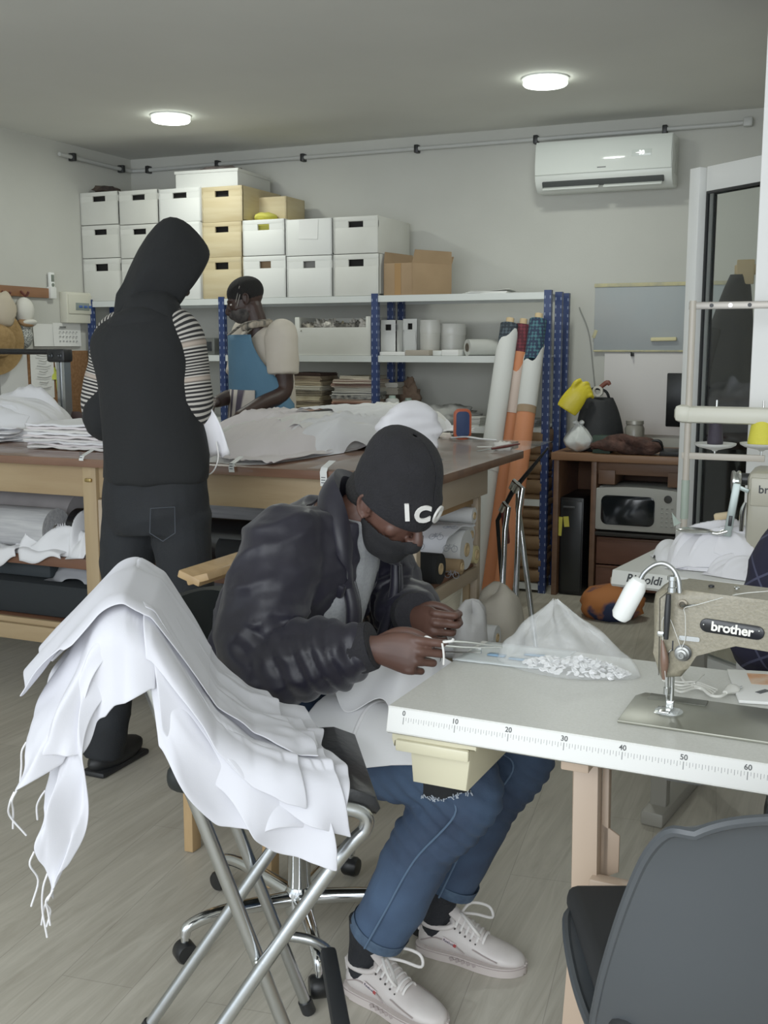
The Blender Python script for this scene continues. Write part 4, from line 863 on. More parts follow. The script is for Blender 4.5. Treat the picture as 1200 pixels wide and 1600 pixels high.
# --- cloth on the table
m_cloth = mat('white cotton', 'e3e3e5', .9, sheen=.2, bump=.05, bs=300); m_cloth2 = mat('off white cotton', 'dddbd7', .9, sheen=.2); m_cloth3 = mat('pinkish white cotton', 'dfd8d8', .9); m_clothb = mat('bright white cotton', 'ecebf0', .9, sheen=.2)
def heap(name, c, L, Wd, ang, H, m, label, cat, seed=0, fdir=0, ff=7, fa=.28, group=None, n=(70, 44), prof=None, sharp=1.0, power=2.6, kind=None):
    ca, sa = math.cos(ang), math.sin(ang); P = []; cf, sf = math.cos(fdir), math.sin(fdir)
    for i in range(n[1]):
        v = -1+2*i/(n[1]-1); row = []
        for j in range(n[0]):
            u = -1+2*j/(n[0]-1)
            wob = 1+.10*nz((u*1.6, v*1.6, 5), 1, seed+40)
            uu, vv = u*wob, v*wob
            r = (abs(uu)**power+abs(vv)**power)**(1/power); base = max(0, 1-r**3.2)**.55
            if prof: base *= prof(u, v)
            X, Y = uu*L, vv*Wd; a = X*cf+Y*sf; b_ = -X*sf+Y*cf
            wx = .05*nz((X*3, Y*3, 1), 1, seed+9)
            f1 = max(0, 1-abs(2*nz((a*1.3, (b_+wx)*ff, seed*.37), 1, seed)))
            f2 = (1-abs(2*nz((a*3, (b_+wx)*ff*2.1, seed*.7), 1, seed+3)))
            z = H*base*(1-fa+fa*1.4*f1**sharp+fa*.32*f2)
            z = max(z, .002) if r < 1.0 else .001
            row.append((c[0]+X*ca-Y*sa, c[1]+X*sa+Y*ca, c[2]+z))
        P.append(row)
    o = one(name, MB().grid(P, 0), m, label, cat, group, kind, angle=180); return o
def wavy(c, L, Wd, ang, amp, m, seed, th=.006, n=(44, 30), droop=.0):
    ca, sa = math.cos(ang), math.sin(ang); P = []
    for i in range(n[1]):
        v = -1+2*i/(n[1]-1); row = []
        for j in range(n[0]):
            u = -1+2*j/(n[0]-1); e = 1+.05*nz((u*2, v*2, 1), 1.2, seed+7); X, Y = u*L*e, v*Wd*e
            z = amp*(nz((X*9, Y*9, 0), 1, seed)+.6*nz((X*22, Y*16, 1), 1, seed+1))*(.4+.6*max(abs(u), abs(v))**2)-droop*max(0, max(abs(u), abs(v))-.75)*2
            row.append((c[0]+X*ca-Y*sa, c[1]+X*sa+Y*ca, c[2]+th/2+max(z, -.3*th)+amp*.3))
        P.append(row)
    return MB().grid(P, th)
rs = random.Random(8)
c0 = atz(18, 676, TZ+.02)
heap('fabric_heap', (c0.x-.05, c0.y+.02, TZ+.001), .32, .26, .1, .19, m_cloth, 'crumpled heap of white fabric pieces at the left end of the table', 'fabric', 3, .2, 9, .42, prof=lambda u, v: .72+.35*math.exp(-((u-.45)**2+(v-.1)**2)*3), sharp=1.3)
for k in range(4):
    one('fabric_piece', wavy((c0.x-.08+.03*k, c0.y-.14+.02*k, TZ+.004+.016*k), .3-.03*k, .2, .05*k, .016, m_cloth, 60+k), m_cloth, 'white fabric piece spilling from the front of the left heap', 'fabric', 'white fabric pieces in front of the left heap', angle=180)
c1 = atz(128, 690, TZ+.03)
for k in range(9):
    m = (m_cloth2, m_cloth3, m_cloth)[k % 3]
    one('fabric_piece', wavy((c1.x+.03+rs.uniform(-.015, .015), c1.y+.08+rs.uniform(-.015, .015), TZ+.003+.0115*k), 0.235+rs.uniform(-.012, .01), .19+rs.uniform(-.02, .01), .04+rs.uniform(-.08, .08), .008, m, 20+k, .009), m, 'flat white fabric piece in the stack left of the hooded person', 'fabric', 'flat fabric stack left of the hooded person', angle=180)
# central long heap
cA, cB = atz(372, 716, TZ), atz(668, 672, TZ); mid = (cA+cB)/2; d = cB-cA; ang = math.atan2(d.y, d.x); ang_heap = ang; mid_heap = mid.copy(); d_len = d.length; c0_heap = c0
heap('fabric_heap', (mid.x-.06, mid.y-.02, TZ+.001), d.length*.60, .30, ang, .135, m_cloth2, 'long heap of loosely folded off white fabric in the middle of the table', 'fabric', 6, .12, 10, .38, n=(130, 60), prof=lambda u, v: .85+.3*u if u > 0 else .85+.1*u, sharp=1.3)
heap('fabric_heap', (mid.x-.26, mid.y-.22, TZ+.002), .36, .17, ang-.25, .12, m_cloth3, 'lower pinkish white fold along the front of the long heap', 'fabric', 16, .1, 16, .5, n=(80, 40), sharp=1.6)
heap('fabric_heap', (mid.x+.12, mid.y-.26, TZ+.002), .42, .15, ang-.1, .12, m_cloth, 'white fabric with label ribbons at the front of the long heap', 'fabric', 26, .0, 14, .5, n=(80, 40), sharp=1.5)
# rolled bright bundle on top at the right end
cR = atz(640, 668, TZ+.13); rb = MB()
ax = (RGT*.82+V((FWD.x, FWD.y, 0))*.55).normalized()
for k in range(5):
    o = V((0, 0, -.022*k+.05))+V((-ax.y, ax.x, 0))*(.03*(k % 2)-.02); L_ = .12-.01*abs(k-2)
    P = [cR+o-ax*L_*1.2+V((0, 0, -.03)), cR+o-ax*L_*.4+V((0, 0, .008)), cR+o+ax*L_*.5+V((0, 0, .0)), cR+o+ax*(L_*.95)+V((0, 0, -.035))]
    rb.tube(P, [.016, .03, .033, .022], n=14, sm=6)
me = remesh(rb, m_clothb, .01, 3); displace(me, lambda p: .010*(1-abs(2*noise.noise(V((p.dot(ax)*4, p.z*26, (p.y-p.x)*14))))))
onemesh('fabric_bundle', me, 'bright white rolled fabric bundle on the right end of the long heap', 'fabric')
# label ribbons
m_rib = mat('white label ribbon', 'dcdedb', .5); m_ink = mat('grey ink', '55585a', .7)
def ribbon(px, y0, y1, label, w=.022):
    a = aty(px, y0, TY0-.012); c = aty(px+2, y1, TY0-.016); t = thing('label_ribbon', label, 'label', (a.x, TY0, c.z))
    P = [[(a.x-w/2+w*u, TY0+.05-.062*min(1, f*2.5)-.004, max(c.z, a.z+(c.z-a.z)*f) if f > .4 else TZ+.012-.0*f) for u in (0, 1)] for f in np.linspace(0, 1, 9)]
    P = [[(a.x-w/2+w*u, TY0+.06, TZ+.03) for u in (0, 1)], [(a.x-w/2+w*u, TY0-.002, TZ+.012) for u in (0, 1)], [(a.x-w/2+w*u, TY0-.012, TZ-.002) for u in (0, 1)], [(a.x-w/2+w*u+.002, TY0-.012, c.z) for u in (0, 1)]]
    part('ribbon', MB().grid(P, .001), m_rib, t)
    for k in range(3): part('print_mark', MB().box((a.x, TY0-.013, c.z+.012+.009*k), (w*.6, .0008, .003), bev=0), m_ink, t)
ribbon(361, 722, 738, 'small white label hanging over the table edge beside the hooded person'); ribbon(505, 725, 760, 'white printed label ribbon hanging over the table edge behind the beanie', .026); ribbon(126, 709, 720, 'tiny white tag on the table edge left of the hooded person', .02)
# paper and pens between hooded person and pile
a = atz(345, 680, TZ); pb = thing('note_pads', 'white papers with dark blue edge lying behind the long fabric heap', 'papers', (a.x, a.y+.1, TZ))
part('paper_block', MB().box((a.x, a.y+.1, TZ+.012), (.26, .2, .02), rot=(0, 0, R(8)), bev=.002), mat('blue grey folder', '6a7683', .5), pb); part('top_sheet', MB().box((a.x, a.y+.1, TZ+.026), (.25, .19, .006), rot=(0, 0, R(3)), bev=.001), m_paper, pb)
pn = atz(350, 672, TZ+.03); one('pen', MB().tube([(pn.x-.06, pn.y+.03, TZ+.034), (pn.x+.05, pn.y+.02, TZ+.034), (pn.x+.07, pn.y+.018, TZ+.034)], [.005, .005, .001]), mat('dark blue pen', '1b2740', .3), 'dark pen lying on the white papers', 'pen')
# face masks at the table edge by the hooded man
for k, (px, py) in enumerate([(335, 700), (346, 711)]):
    a = atz(px, py, TZ+.006); one('cut_piece', wavy((a.x, a.y+.02, TZ+.004+.008*k), .09, .05, .3-.4*k, .012, m_cloth, 90+k), m_cloth, ['small white cloth piece beside the hooded person', 'white cloth strip at the table edge beside the hooded person'][k], 'fabric', angle=180)
# blue and orange caliper case, knife, crumbs
a = atz(722, 688, TZ); cs = thing('tool_case', 'upright blue case with orange rim on the cutting table', 'case', (a.x, a.y, TZ))
Mc = mat4((a.x, a.y, TZ+.004), RGT*.9+V((0, .1, .0)), V((.22, .12, 1)))
part('rim', MB().prism(rrect(-.04, 0, .04, .14, .025), -.008, .014, Mc, bev=.004), mat('orange rubber', 'b4512c', .5), cs); part('panel', MB().prism(rrect(-.03, .012, .03, .128, .018), .012, .018, Mc, bev=.002), mat('blue fabric panel', '2b3c63', .7), cs)
a = atz(697, 683, TZ+.01); lump('thread_tuft', (a.x, a.y, TZ+.012), (.03, .02, .018), mat('cream tuft', 'd8d0c4', .9), 'small cream thread tuft left of the blue case', 'thread', 51, .6)
a = V((TX1-.08, TY1-.03, 0)); lump('thread_tuft', (a.x, a.y, TZ+.014), (.04, .03, .022), mat('white tuft', 'dedbd5', .9), 'white thread tuft at the right end of the cutting table', 'thread', 52, .6)
kA, kB = V((TX1-.10, TY1-.12, TZ+.014)), V((TX1-.01, TY1-.03, TZ+.03))
kn = thing('knife', 'knife with dark red handle lying at the right end of the cutting table', 'knife', tuple(kA)); kd = (kB-kA).normalized(); part('handle', MB().tube([kA, kA*.5+kB*.5, kB], [.008, .011, .006], n=10, sm=4, ell=(1, .6)), mat('dark red handle', '5b2a26', .5), kn); part('blade', MB().beam(kA-(kB-kA)*.5+V((0, 0, -.0)), kA, .016, .0015, ref=(0, 0, 1), bev=0), m_alu, kn)
a = atz(735, 690, TZ); one('white_strip', MB().tube([(a.x-.1, a.y+.02, TZ+.012), (a.x-.03, a.y+.03, TZ+.018), (a.x+.05, a.y, TZ+.014), (a.x+.12, a.y+.01, TZ+.01)], .008, n=8, sm=5, ell=(1.6, .5)), m_cloth, 'narrow white strip lying in front of the blue case', 'strip')
a = atz(757, 703, TZ); one('scrap_tag', MB().box((a.x, a.y, TZ+.013), (.06, .02, .002), rot=(0, 0, R(30)), bev=0), m_paper, 'tiny white tag on the film at the table end', 'tag')
# aluminium cutting rail at the back left of the table
a = aty(104, 660, TY1-.03); zt = aty(104, 566, TY1-.03).z
cr = thing('cutting_rail', 'black rail on an aluminium post at the back edge of the table', 'cutting rail', (a.x, TY1-.03, TZ))
pw = .024; prof = [(-pw, -pw), (-pw*.3, -pw), (-pw*.2, -pw*.6), (pw*.2, -pw*.6), (pw*.3, -pw), (pw, -pw), (pw, pw), (-pw, pw)]
part('post', MB().prism(prof, TZ+.001, zt, Matrix.Translation(V((a.x, TY1-.035, 0)))), m_alu, cr, angle=20)
br = part('bracket', MB().bx(a.x-.075, a.x+.035, TY1-.07, TY1-.0, zt-.0, zt+.065, bev=.012), m_black, cr)
for dx in (-.045, .01): part('bolt', MB().lathe([(.001, 0), (.012, 0), (.013, .004), (.008, .006), (.001, .003)], (a.x+dx, TY1-.07, zt+.032), (0, -1, 0)), mat('dark bolt', '3a3c3e', .3, .7), br)
part('rail', MB().tube([(a.x-.06, TY1-.035, zt+.05), (a.x-1.1, TY1-.035, zt+.055)], .014, n=12), m_black, cr)
# blue spray bottle, brown pouch and bits at the back of the table
a = aty(81, 655, TY1-.1); bt = thing('pump_bottle', 'blue bottle with black pump at the back of the table', 'bottle', (a.x, TY1-.1, TZ)); h = aty(80, 626, TY1-.1).z-TZ
part('bottle_body', MB().lathe([(.03, 0), (.034, .006), (.034, h*.62), (.026, h*.72), (.012, h*.76), (.012, h*.8)], (a.x, TY1-.1, TZ+.001)), mat('blue liquid', '2f7f9e', .25), bt); part('pump', MB().lathe([(.014, h*.78), (.014, h*.86), (.005, h*.87), (.005, h*.97)], (a.x, TY1-.1, TZ+.001)).box((a.x-.012, TY1-.1, TZ+h*.98), (.05, .014, .014), bev=.004), m_black, bt)
a = aty(128, 660, TY1-.06); P = [[(a.x-.06, TY1-.1, TZ+.002), (a.x+.13, TY1-.1, TZ+.002)], [(a.x-.045, TY1-.075, TZ+.11), (a.x-.0, TY1-.075, TZ+.11)], [(a.x-.06, TY1-.03, TZ+.002), (a.x+.13, TY1-.03, TZ+.002)]]
one('leather_pouch', MB().grid(P, .006), mat('dark brown leather', '3c2c2b', .5), 'dark brown leather pouch behind the flat fabric stack', 'pouch')
for k, (px, c, nm) in enumerate([(70, '8a3c22', 'rust red cloth scrap at the back of the table beside the blue bottle'), (95, '9a4a2a', 'orange brown cloth scrap behind the aluminium post')]):
    a = aty(px, 650, TY1-.06); lump('cloth_scrap', (a.x, TY1-.07, TZ+.035), (.045, .04, .05), mat('rust scrap'+c, c, .9), nm, 'cloth', 70+k, .4)
# --- under the table
m_film = mat('milky plastic film', 'bdbdbd', .2, c2='a9a9ab', ns=14, stretch=(.4, 6, 6), bump=.2, bs=20)
def roll(name, px, y, r, L_, m, label, z, core=True, rc=.02, dirv=(1, 0, 0), endm=None, corem=None):
    a = aty(px[0], px[1], y); d = V(dirv).normalized(); e = V((a.x, y, z+r)); t = thing(name, label, 'roll', (e.x-d.x*L_/2, y, z))
    part('rolled_sheet', MB().ring(e-d*L_, e, r, rc*1.05), m, t)
    if core: part('core', MB().ring(e-d*L_-d*.004, e+d*.004, rc, rc*.75), corem or mat('grey card core', '6b665e', .8), t)
    n = max(2, int(r/.014)); 
    return t
roll('film_roll', (88, 815), TY0+.2, .088, 1.2, m_film, 'big roll of milky plastic film on the middle shelf at the left', LZ1+.001, rc=.022)
roll('film_roll', (128, 810), TY0+.42, .105, 1.3, mat('grey white film', 'b0abab', .35, c2='a39e9e', ns=10), 'paler thick roll lying behind the plastic film roll', LZ1+.001, rc=.03)
# cloth scraps on the middle shelf
zc = LZ1+.001
a = aty(75, 868, TY0+.12)
heap('cloth_scraps', (a.x+.0, TY0+.20, zc), .2, .11, .1, .09, m_cloth, 'white cloth scraps heaped in front of the plastic film roll', 'cloth scraps', 33, .5, 16, .6, n=(60, 40), sharp=1.6)
a = aty(120, 845, TY0+.12); heap('cloth_scraps', (a.x, TY0+.2, zc), .085, .11, .6, .13, m_cloth, 'white crumpled cloth beside the table leg on the middle shelf', 'cloth scraps', 34, .9, 18, .6, n=(50, 40), sharp=1.6)
a = aty(45, 872, TY0+.085)
for k, (x0, x1, dz, nm) in enumerate([(-.24, -.06, .05, 'white cloth strip hanging over the middle shelf edge at the far left'), (-.04, .17, .035, 'white cloth strip hanging over the middle shelf edge below the film roll')]):
    P = [[(a.x+x0+(x1-x0)*u+.01*f, TY0+.14-.075*min(1, f*2), zc+.02+.006*math.sin(u*9+k)-dz*max(0, f-.5)*2*(1+.5*math.sin(u*4+k))) for u in np.linspace(0, 1, 14)] for f in np.linspace(0, 1, 8)]
    one('cloth_strip', MB().grid(P, .004), m_cloth, nm, 'cloth strip', angle=180)
# bottom shelf, left: dark fabric bolts and grey bundle
zb_ = LZ2+.001
a = aty(30, 940, TY0+.12)
m_navy = mat('black green fabric', '13181b', .85, bump=.15, bs=40)
one('fabric_bolt', MB().bx(a.x-.9, xm-.05, TY0+.11, TY0+.5, zb_, zb_+.15, bev=.035), m_navy, 'wide folded bolt of black fabric filling the bottom shelf at left', 'fabric bolt')
one('fabric_bolt', MB().bx(a.x-.9, xm-.32, TY0+.16, TY0+.52, zb_+.152, zb_+.215, bev=.02), mat('dark slate fabric', '22282c', .8), 'thin dark slate fabric bolt on top of the black one', 'fabric bolt')
c = aty(95, 907, TY0+.2); heap('plastic_bundle', (xm-.19, TY0+.26, zb_+.152), .15, .12, 0, .065, mat('grey plastic', '8f9094', .3), 'crumpled grey plastic bundle on the black fabric bolt', 'plastic', 36, 0, 20, .5, n=(50, 36))
# middle bay of the middle shelf: shiny black roll, grey film; bottom shelf: printed cloth
m_print = mat('bicycle print cotton', 'cfd0d6', .8)
x1 = -1.62
roll('fabric_roll', (470, 850), TY0+.28, .085, 1.05, mat('shiny black vinyl', '1b1b1c', .25), 'thick shiny black vinyl roll on the middle shelf behind the seated person', LZ1+.001)
roll('film_roll', (470, 850), TY0+.55, .11, 1.0, m_film, 'grey plastic film roll lying behind the black vinyl roll', LZ1+.001, rc=.03)
a = aty(235, 885, TY0+.2); b_ = aty(350, 885, TY0+.2)
pr = thing('printed_cloth', 'white folded cloth with grey bicycle print on the bottom shelf behind the hooded person', 'cloth', (a.x+.15, TY0+.3, zb_+.0))
part('cloth_fold', MB().bx(a.x-.12, b_.x+.25, TY0+.12, TY0+.45, zb_+.03, zb_+.19, bev=.03), m_print, pr)
part('shelf_block', MB().bx(a.x-.12, b_.x+.25, TY0+.12, TY0+.45, zb_, zb_+.03, bev=.004), m_brown, pr)
m_pr = mat('grey print ink', '8d9098', .8)
def bicycle(M, s, parent):
    b = MB()
    for cx in (-.5, .5):
        b.tube([M @ V((s*(cx+.36*math.cos(t)), s*.36*math.sin(t), .0012)) for t in np.linspace(0, 2*PI, 15)[:-1]], s*.035, n=4, closed=True)
    b.tube([M @ V((s*x, s*y, .0012)) for x, y in [(-.5, 0), (-.15, .42), (.38, .42), (.02, 0), (-.5, 0)]], s*.03, n=4).tube([M @ V((s*x, s*y, .0012)) for x, y in [(.5, 0), (.33, .55), (.5, .6)]], s*.03, n=4).tube([M @ V((s*x, s*y, .0012)) for x, y in [(.02, 0), (-.2, .55)]], s*.03, n=4)
    part('bicycle_print', b, m_pr, parent)
for k in range(4): bicycle(mat4((a.x+.0+.13*k, TY0+.118, zb_+.11), (1, 0, 0), (0, 0, 1)), .045, pr)
# right end: box, rolls seen end-on through the open table end
q = aty(693, 838, 3.55)
kx = TX1-.07
def endbox():
    z0 = aty(690, 818, 3.62).z; y0, y1 = 3.52, 4.0
    t = thing('cardboard_box', 'long brown cardboard box at the end of the cutting table shelf', 'box', (kx-.25, 3.75, z0)); z0 = LZ1+.235
    part('box_body', MB().bx(kx-.62, kx-.02, 3.56, 3.96, z0, z0+.13, bev=.003), mat('plain cardboard', 'a5835c', .8, c2='9a7850', ns=4), t); part('box_lid', MB().bx(kx-.625, kx-.012, 3.552, 3.968, z0+.125, z0+.14, bev=.003), mat('plain cardboard', ''), t)
endbox()
one('black_bag', MB().ball((kx-.25, 3.82, LZ1+.376+.03), (.16, .11, .03), n=20), mat('black plastic sack', '121214', .25, bump=.6, bs=22), 'black plastic sack on top of the cardboard box under the table', 'sack')
def endroll(y, z, r, rc, m, label, L_=.9, out=0, corem=None):
    t = thing('fabric_roll', label, 'roll', (kx-L_/2, y, z-r)); e = V((kx+out, y, z)); part('rolled_sheet', MB().ring(e-V((L_, 0, 0)), e, r, rc*1.06), m, t); part('core', MB().ring(e-V((L_, 0, 0)), e+V((.004, 0, 0)), rc, rc*.72), corem or mat('card tube', ''), t); return t
wr = mat('white roll', 'd7d8d8', .6)
z = LZ1+.001
r1 = endroll(3.83, z+.077, .075, .026, wr, 'white paper roll with brown core at the end of the middle shelf')
endroll(3.945, z+.19, .032, .014, wr, 'small white paper roll, upper right at the table end', out=-.01); endroll(3.95, z+.037, .035, .02, mat('cream roll', 'd3c694', .6), 'cream roll with open core right of the white paper roll', out=.0)
endroll(3.945, z+.115, .036, .016, wr, 'thin white roll beside the rear table leg', out=-.02)
endroll(3.735, z+.03, .028, .016, mat('kraft roll', '9b815f', .7), 'small kraft paper roll below the white paper roll', out=.015)
t = endroll(3.55, z+.056, .055, .02, mat('matte black fabric', '17181a', .9), 'black fabric roll below the bicycle print cloth', out=.0)
# bicycle print cloth draped over the rolls toward the table end
p0 = [(kx-.55, 3.80, z+.232), (kx+.0, 3.80, z+.232)]
dr = thing('printed_cloth', 'white cloth with grey bicycle print draped over the roll at the table end', 'cloth', (kx-.2, 3.6, z))
prof = [(3.88, z+.162), (3.82, z+.170), (3.73, z+.165), (3.68, z+.13), (3.655, z+.08), (3.64, z+.03), (3.635, z-.03)]
P = [[(kx-.5+.515*u-.02*(k/6)*u, y+.006*math.sin(u*7+k), zz+.004*math.sin(u*9+k)) for u in np.linspace(0, 1, 16)] for k, (y, zz) in enumerate(smoothpath(prof, 4))]
part('cloth_sheet', MB().grid(P, .006), m_print, dr)
for k, (f, u) in enumerate([(.30, .62), (.30, .86), (.46, .55), (.46, .8), (.62, .68), (.62, .92), (.78, .6), (.78, .84), (.9, .95)]):
    i = f*6; pth = smoothpath(prof, 4); j = min(int(f*(len(pth)-1)), len(pth)-2); y, zz = pth[j]; y2, z2 = pth[j+1]
    bicycle(mat4((kx-.5+.54*u, y-.006, zz+.004), (1, 0, 0), (0, y-y2, zz-z2)), .032, dr)
# rolls and sacks at the table end on the floor side
for k, (y, zz, r, m, nm) in enumerate([(3.55, LZ2+.045, .04, m_film, 'thin milky roll lying lowest under the table end'), (3.72, LZ2+.05, .045, wr, 'white roll on the bottom shelf at the table end')]):
    endroll(y, zz, r, .016, m, nm, out=.16)
mc = mat('canvas cloth', 'b8b1a3', .9, bump=.3, bs=30)
def sack(name, c, rx, ry, h, m, label, seed, topz=.0):
    P = []; n = 36
    for i in range(22):
        f = i/21; k0 = .85+.2*math.sin(PI*f)**.6-.12*f; row = []
        for j in range(n+1):
            t = 2*PI*(j % n)/n; k = k0*(1+.12*nz((math.cos(t)*2, math.sin(t)*2, f*3), 1, seed)+.05*math.sin(5*t+seed+3*f)); row.append((c[0]+rx*k*math.cos(t), c[1]+ry*k*math.sin(t), c[2]+.001+h*f*(1+.05*math.sin(t*2+seed))))
        P.append(row)
    for s, dz in ((.85, .01), (.5, .03), (.0, .035)): P.append([((p[0]-c[0])*s+c[0], (p[1]-c[1])*s+c[1], p[2]+dz) for p in P[21]])
    return one(name, MB().grid(P), m, label, 'sack', angle=180)
a = aty(780, 965, 3.95); sack('canvas_sack', (a.x, 3.95, 0), .105, .1, aty(770, 936, 3.9).z, mc, 'beige canvas sack standing at the end of the cutting table', 3)
a = aty(733, 975, 3.45); sack('plastic_sack', (a.x, 3.48, 0), .062, .075, aty(733, 965, 3.45).z, mat('grey white plastic', 'b9b8b8', .3, bump=.4, bs=20), 'grey white plastic sack in front of the canvas sack', 7)
# folded chrome chair leaning at the end of the table
fc = thing('folded_chair', 'folded chair with chrome tubes leaning at the far end of the table', 'chair', (-1.13, 4.42, 0))
for k, (pt, pbm) in enumerate([((812, 770), (805, 960)), ((790, 800), (784, 955)), ((806, 765), (830, 955))]):
    A, B_ = aty(*pt, 4.5+.04*k), aty(*pbm, 4.42+.05*k); dv = (B_-A).normalized(); B_ = A+dv*((A.z-.012)/-dv.z)
    part('tube', MB().tube([A+V((-.03, .03, .0)), A+V((-.01, .01, .035)), A+V((.012, 0, .02)), A+dv*.08, B_], .0125, n=12), m_chrome, fc)
A, B_ = aty(787, 790, 4.62), aty(792, 850, 4.6); part('seat_panel', MB().beam(A, B_, .05, .02, bev=.008), mat('dark red seat', '6a2d27', .5), fc)
A, B_ = aty(851, 701, 4.62), aty(795, 770, 4.66); d_ = (B_-A).normalized()
one('umbrella', MB().tube([A+V((0, .06, 0)), A*.5+B_*.5+V((0, .06, 0)), B_+V((0, .06, 0)), B_+d_*.12+V((0, .06, -.05)), V((B_.x-.03, B_.y+.1, .002))], [.004, .009, .012, .010, .005], n=10), m_black, 'closed black umbrella leaning behind the table end', 'umbrella')
# ================================================================== SEWING TABLE (front)
m_lam = mat('pale speckled laminate', 'd3d3cd', .38, c2='c9c9c2', ns=220, det=2, contrast=(.3, .7)); m_beige = mat('beige painted steel', 'b39d88', .4); m_beiged = mat('darker beige painted steel', 'a08b77', .45)  # second beige is a darker tone for the leg flanges
RZ = R(-1.9); SC = atz(607, 1102, .77); SH = .77
st = thing('sewing_table', 'white sewing machine table with printed ruler edge in the foreground', 'table', (SC.x, SC.y, 0), RZ)
MS = ORG[st.name].copy()
def sl(u, v, z=SH): return MS @ V((u, v, z))
def lpart(name, mb, m, parent, label=None, angle=38):            # part modelled in the table's own axes
    me = mb.mesh(name, m, angle); me.transform(MS); return link(name, me, parent, label)
prof = [(.492, .77), (.0, .77), (-.012, .724), (-.006, .720), (.492, .720)]
Mx_ = mat4((0, 0, 0), (0, 1, 0), (0, 0, 1))
top = MB().prism([(y, z) for y, z in prof], 0, 1.2, Mx_, bev=.002)
lpart('table_top', top, m_lam, st)
def ruler_mat():
    m = bpy.data.materials.new('printed ruler edge'); m.use_nodes = True; nt = m.node_tree; N = nt.nodes; L = nt.links; b = N['Principled BSDF']; b.inputs['Roughness'].default_value = .4
    tc = N.new('ShaderNodeTexCoord'); sp = N.new('ShaderNodeSeparateXYZ'); L.new(tc.outputs['Object'], sp.inputs[0])
    def mt(op, a, b_=None):
        n = N.new('ShaderNodeMath'); n.operation = op
        for i, v in enumerate((a, b_)):
            if v is None: continue
            if isinstance(v, (int, float)): n.inputs[i].default_value = v
            else: L.new(v, n.inputs[i])
        return n.outputs[0]
    x = mt('SUBTRACT', sp.outputs['X'], .033); z = sp.outputs['Z']
    def ticks(step, wd, zlo):
        f = mt('FRACT', mt('ADD', mt('DIVIDE', x, step), .5)); d = mt('MULTIPLY', mt('ABSOLUTE', mt('SUBTRACT', f, .5)), step)
        return mt('MULTIPLY', mt('LESS_THAN', d, wd), mt('MULTIPLY', mt('LESS_THAN', z, .7535), mt('GREATER_THAN', z, zlo)))
    t = mt('MAXIMUM', ticks(.005, .0004, .7475), mt('MAXIMUM', ticks(.01, .0005, .745), ticks(.1, .0009, .741)))
    t = mt('MULTIPLY', t, mt('GREATER_THAN', x, -.001))
    t = mt('MULTIPLY', t, .8)
    mx = N.new('ShaderNodeMix'); mx.data_type = 'RGBA'; mx.inputs[6].default_value = lin('d6d6d2'); mx.inputs[7].default_value = lin('4c4e50'); L.new(t, mx.inputs['Factor']); L.new(mx.outputs[2], b.inputs['Base Color']); return m
nrm = V((0, -.046, .012)).normalized()
def edge(u, f, off=.0004): return V((u, -.012*f, .77-.046*f))+nrm*off
lpart('ruler_edge', MB().grid([[edge(0.002+1.196*i/8, f, .0006) for i in range(9)] for f in (.06, .95)]), ruler_mat(), st)
m_num = mat('dark print', '3a3c3d', .6)
for k in range(0, 12):
    s = str(k*10); me = textmesh('ruler_number', s, .0125, mat4(edge(.033+.1*k, .30, .0012), (1, 0, 0), (0, -.012*-1, .046)), m_num, .0001, .0002, align='CENTER'); me.transform(MS); link('ruler_number', me, st)
lpart('side_edge', MB().bx(-.0015, .001, .002, .49, .722, .768, bev=.0005), m_lam, st)
# pressed steel legs with feet and a cross rail
for u0 in (.318, 1.02):
    for v in (.12,):
        s = -1 if v < .2 else 1
        P = [(.0, .73), (.048, .73), (.052, .44), (.052, .36), (.044, .15), (.036, .05), (-.012, .05), (-.003, .20), (.006, .36)]
        M = mat4((u0, v, 0), (1, 0, 0), (0, 0, 1))
        lpart('leg', MB().prism(P, -.016, .016, M, bev=.004), m_beige, st)
        lpart('leg_flange', MB().prism([(.049, .725), (.062, .725), (.066, .4), (.058, .16), (.048, .16), (.052, .4)], -.03, -.012, M, bev=.002).prism([(.05, .56), (.085, .54), (.085, .47), (.053, .45)], -.018, -.012, M, bev=.002), m_beiged, st)
    lpart('foot_rail', MB().bx(u0-.01, u0+.05, -.02, .52, .0, .05, bev=.01), m_beige, st)
    lpart('top_rail', MB().bx(u0, u0+.05, .03, .47, .69, .722, bev=.003), m_beige, st)
lpart('cross_rail', MB().bx(.36, 1.03, .085, .115, .41, .47, bev=.004), m_beige, st)
# cream tray under the left end
m_cream = mat('cream plastic tray', 'cfc9ab', .35)
tr = lpart('tray', MB().prism([(.035, -.104), (.143, -.104), (.152, -.02), (.028, -.02)], -.36, -.03, mat4((0, 0, .72), (1, 0, 0), (0, 0, 1)), bev=.006), m_cream, st)
lpart('tray_rim', MB().prism([(.004, -.034), (.006, -.018), (.166, -.018), (.168, -.004), (.0, -.004), (-.001, -.018)], -.37, -.015, mat4((0, 0, .72), (1, 0, 0), (0, 0, 1)), bev=.003).bx(.01, .155, .006, .018, .682, .704, bev=.004), m_cream, tr)
# motor casting under the table
mo = MB().bx(.44, .56, .18, .42, .63, .72, bev=.03).bx(.45, .52, .12, .3, .68, .718, bev=.012)
lpart('knee_lift_block', mo, mat('grey casting', '7d8080', .4, .5), st)
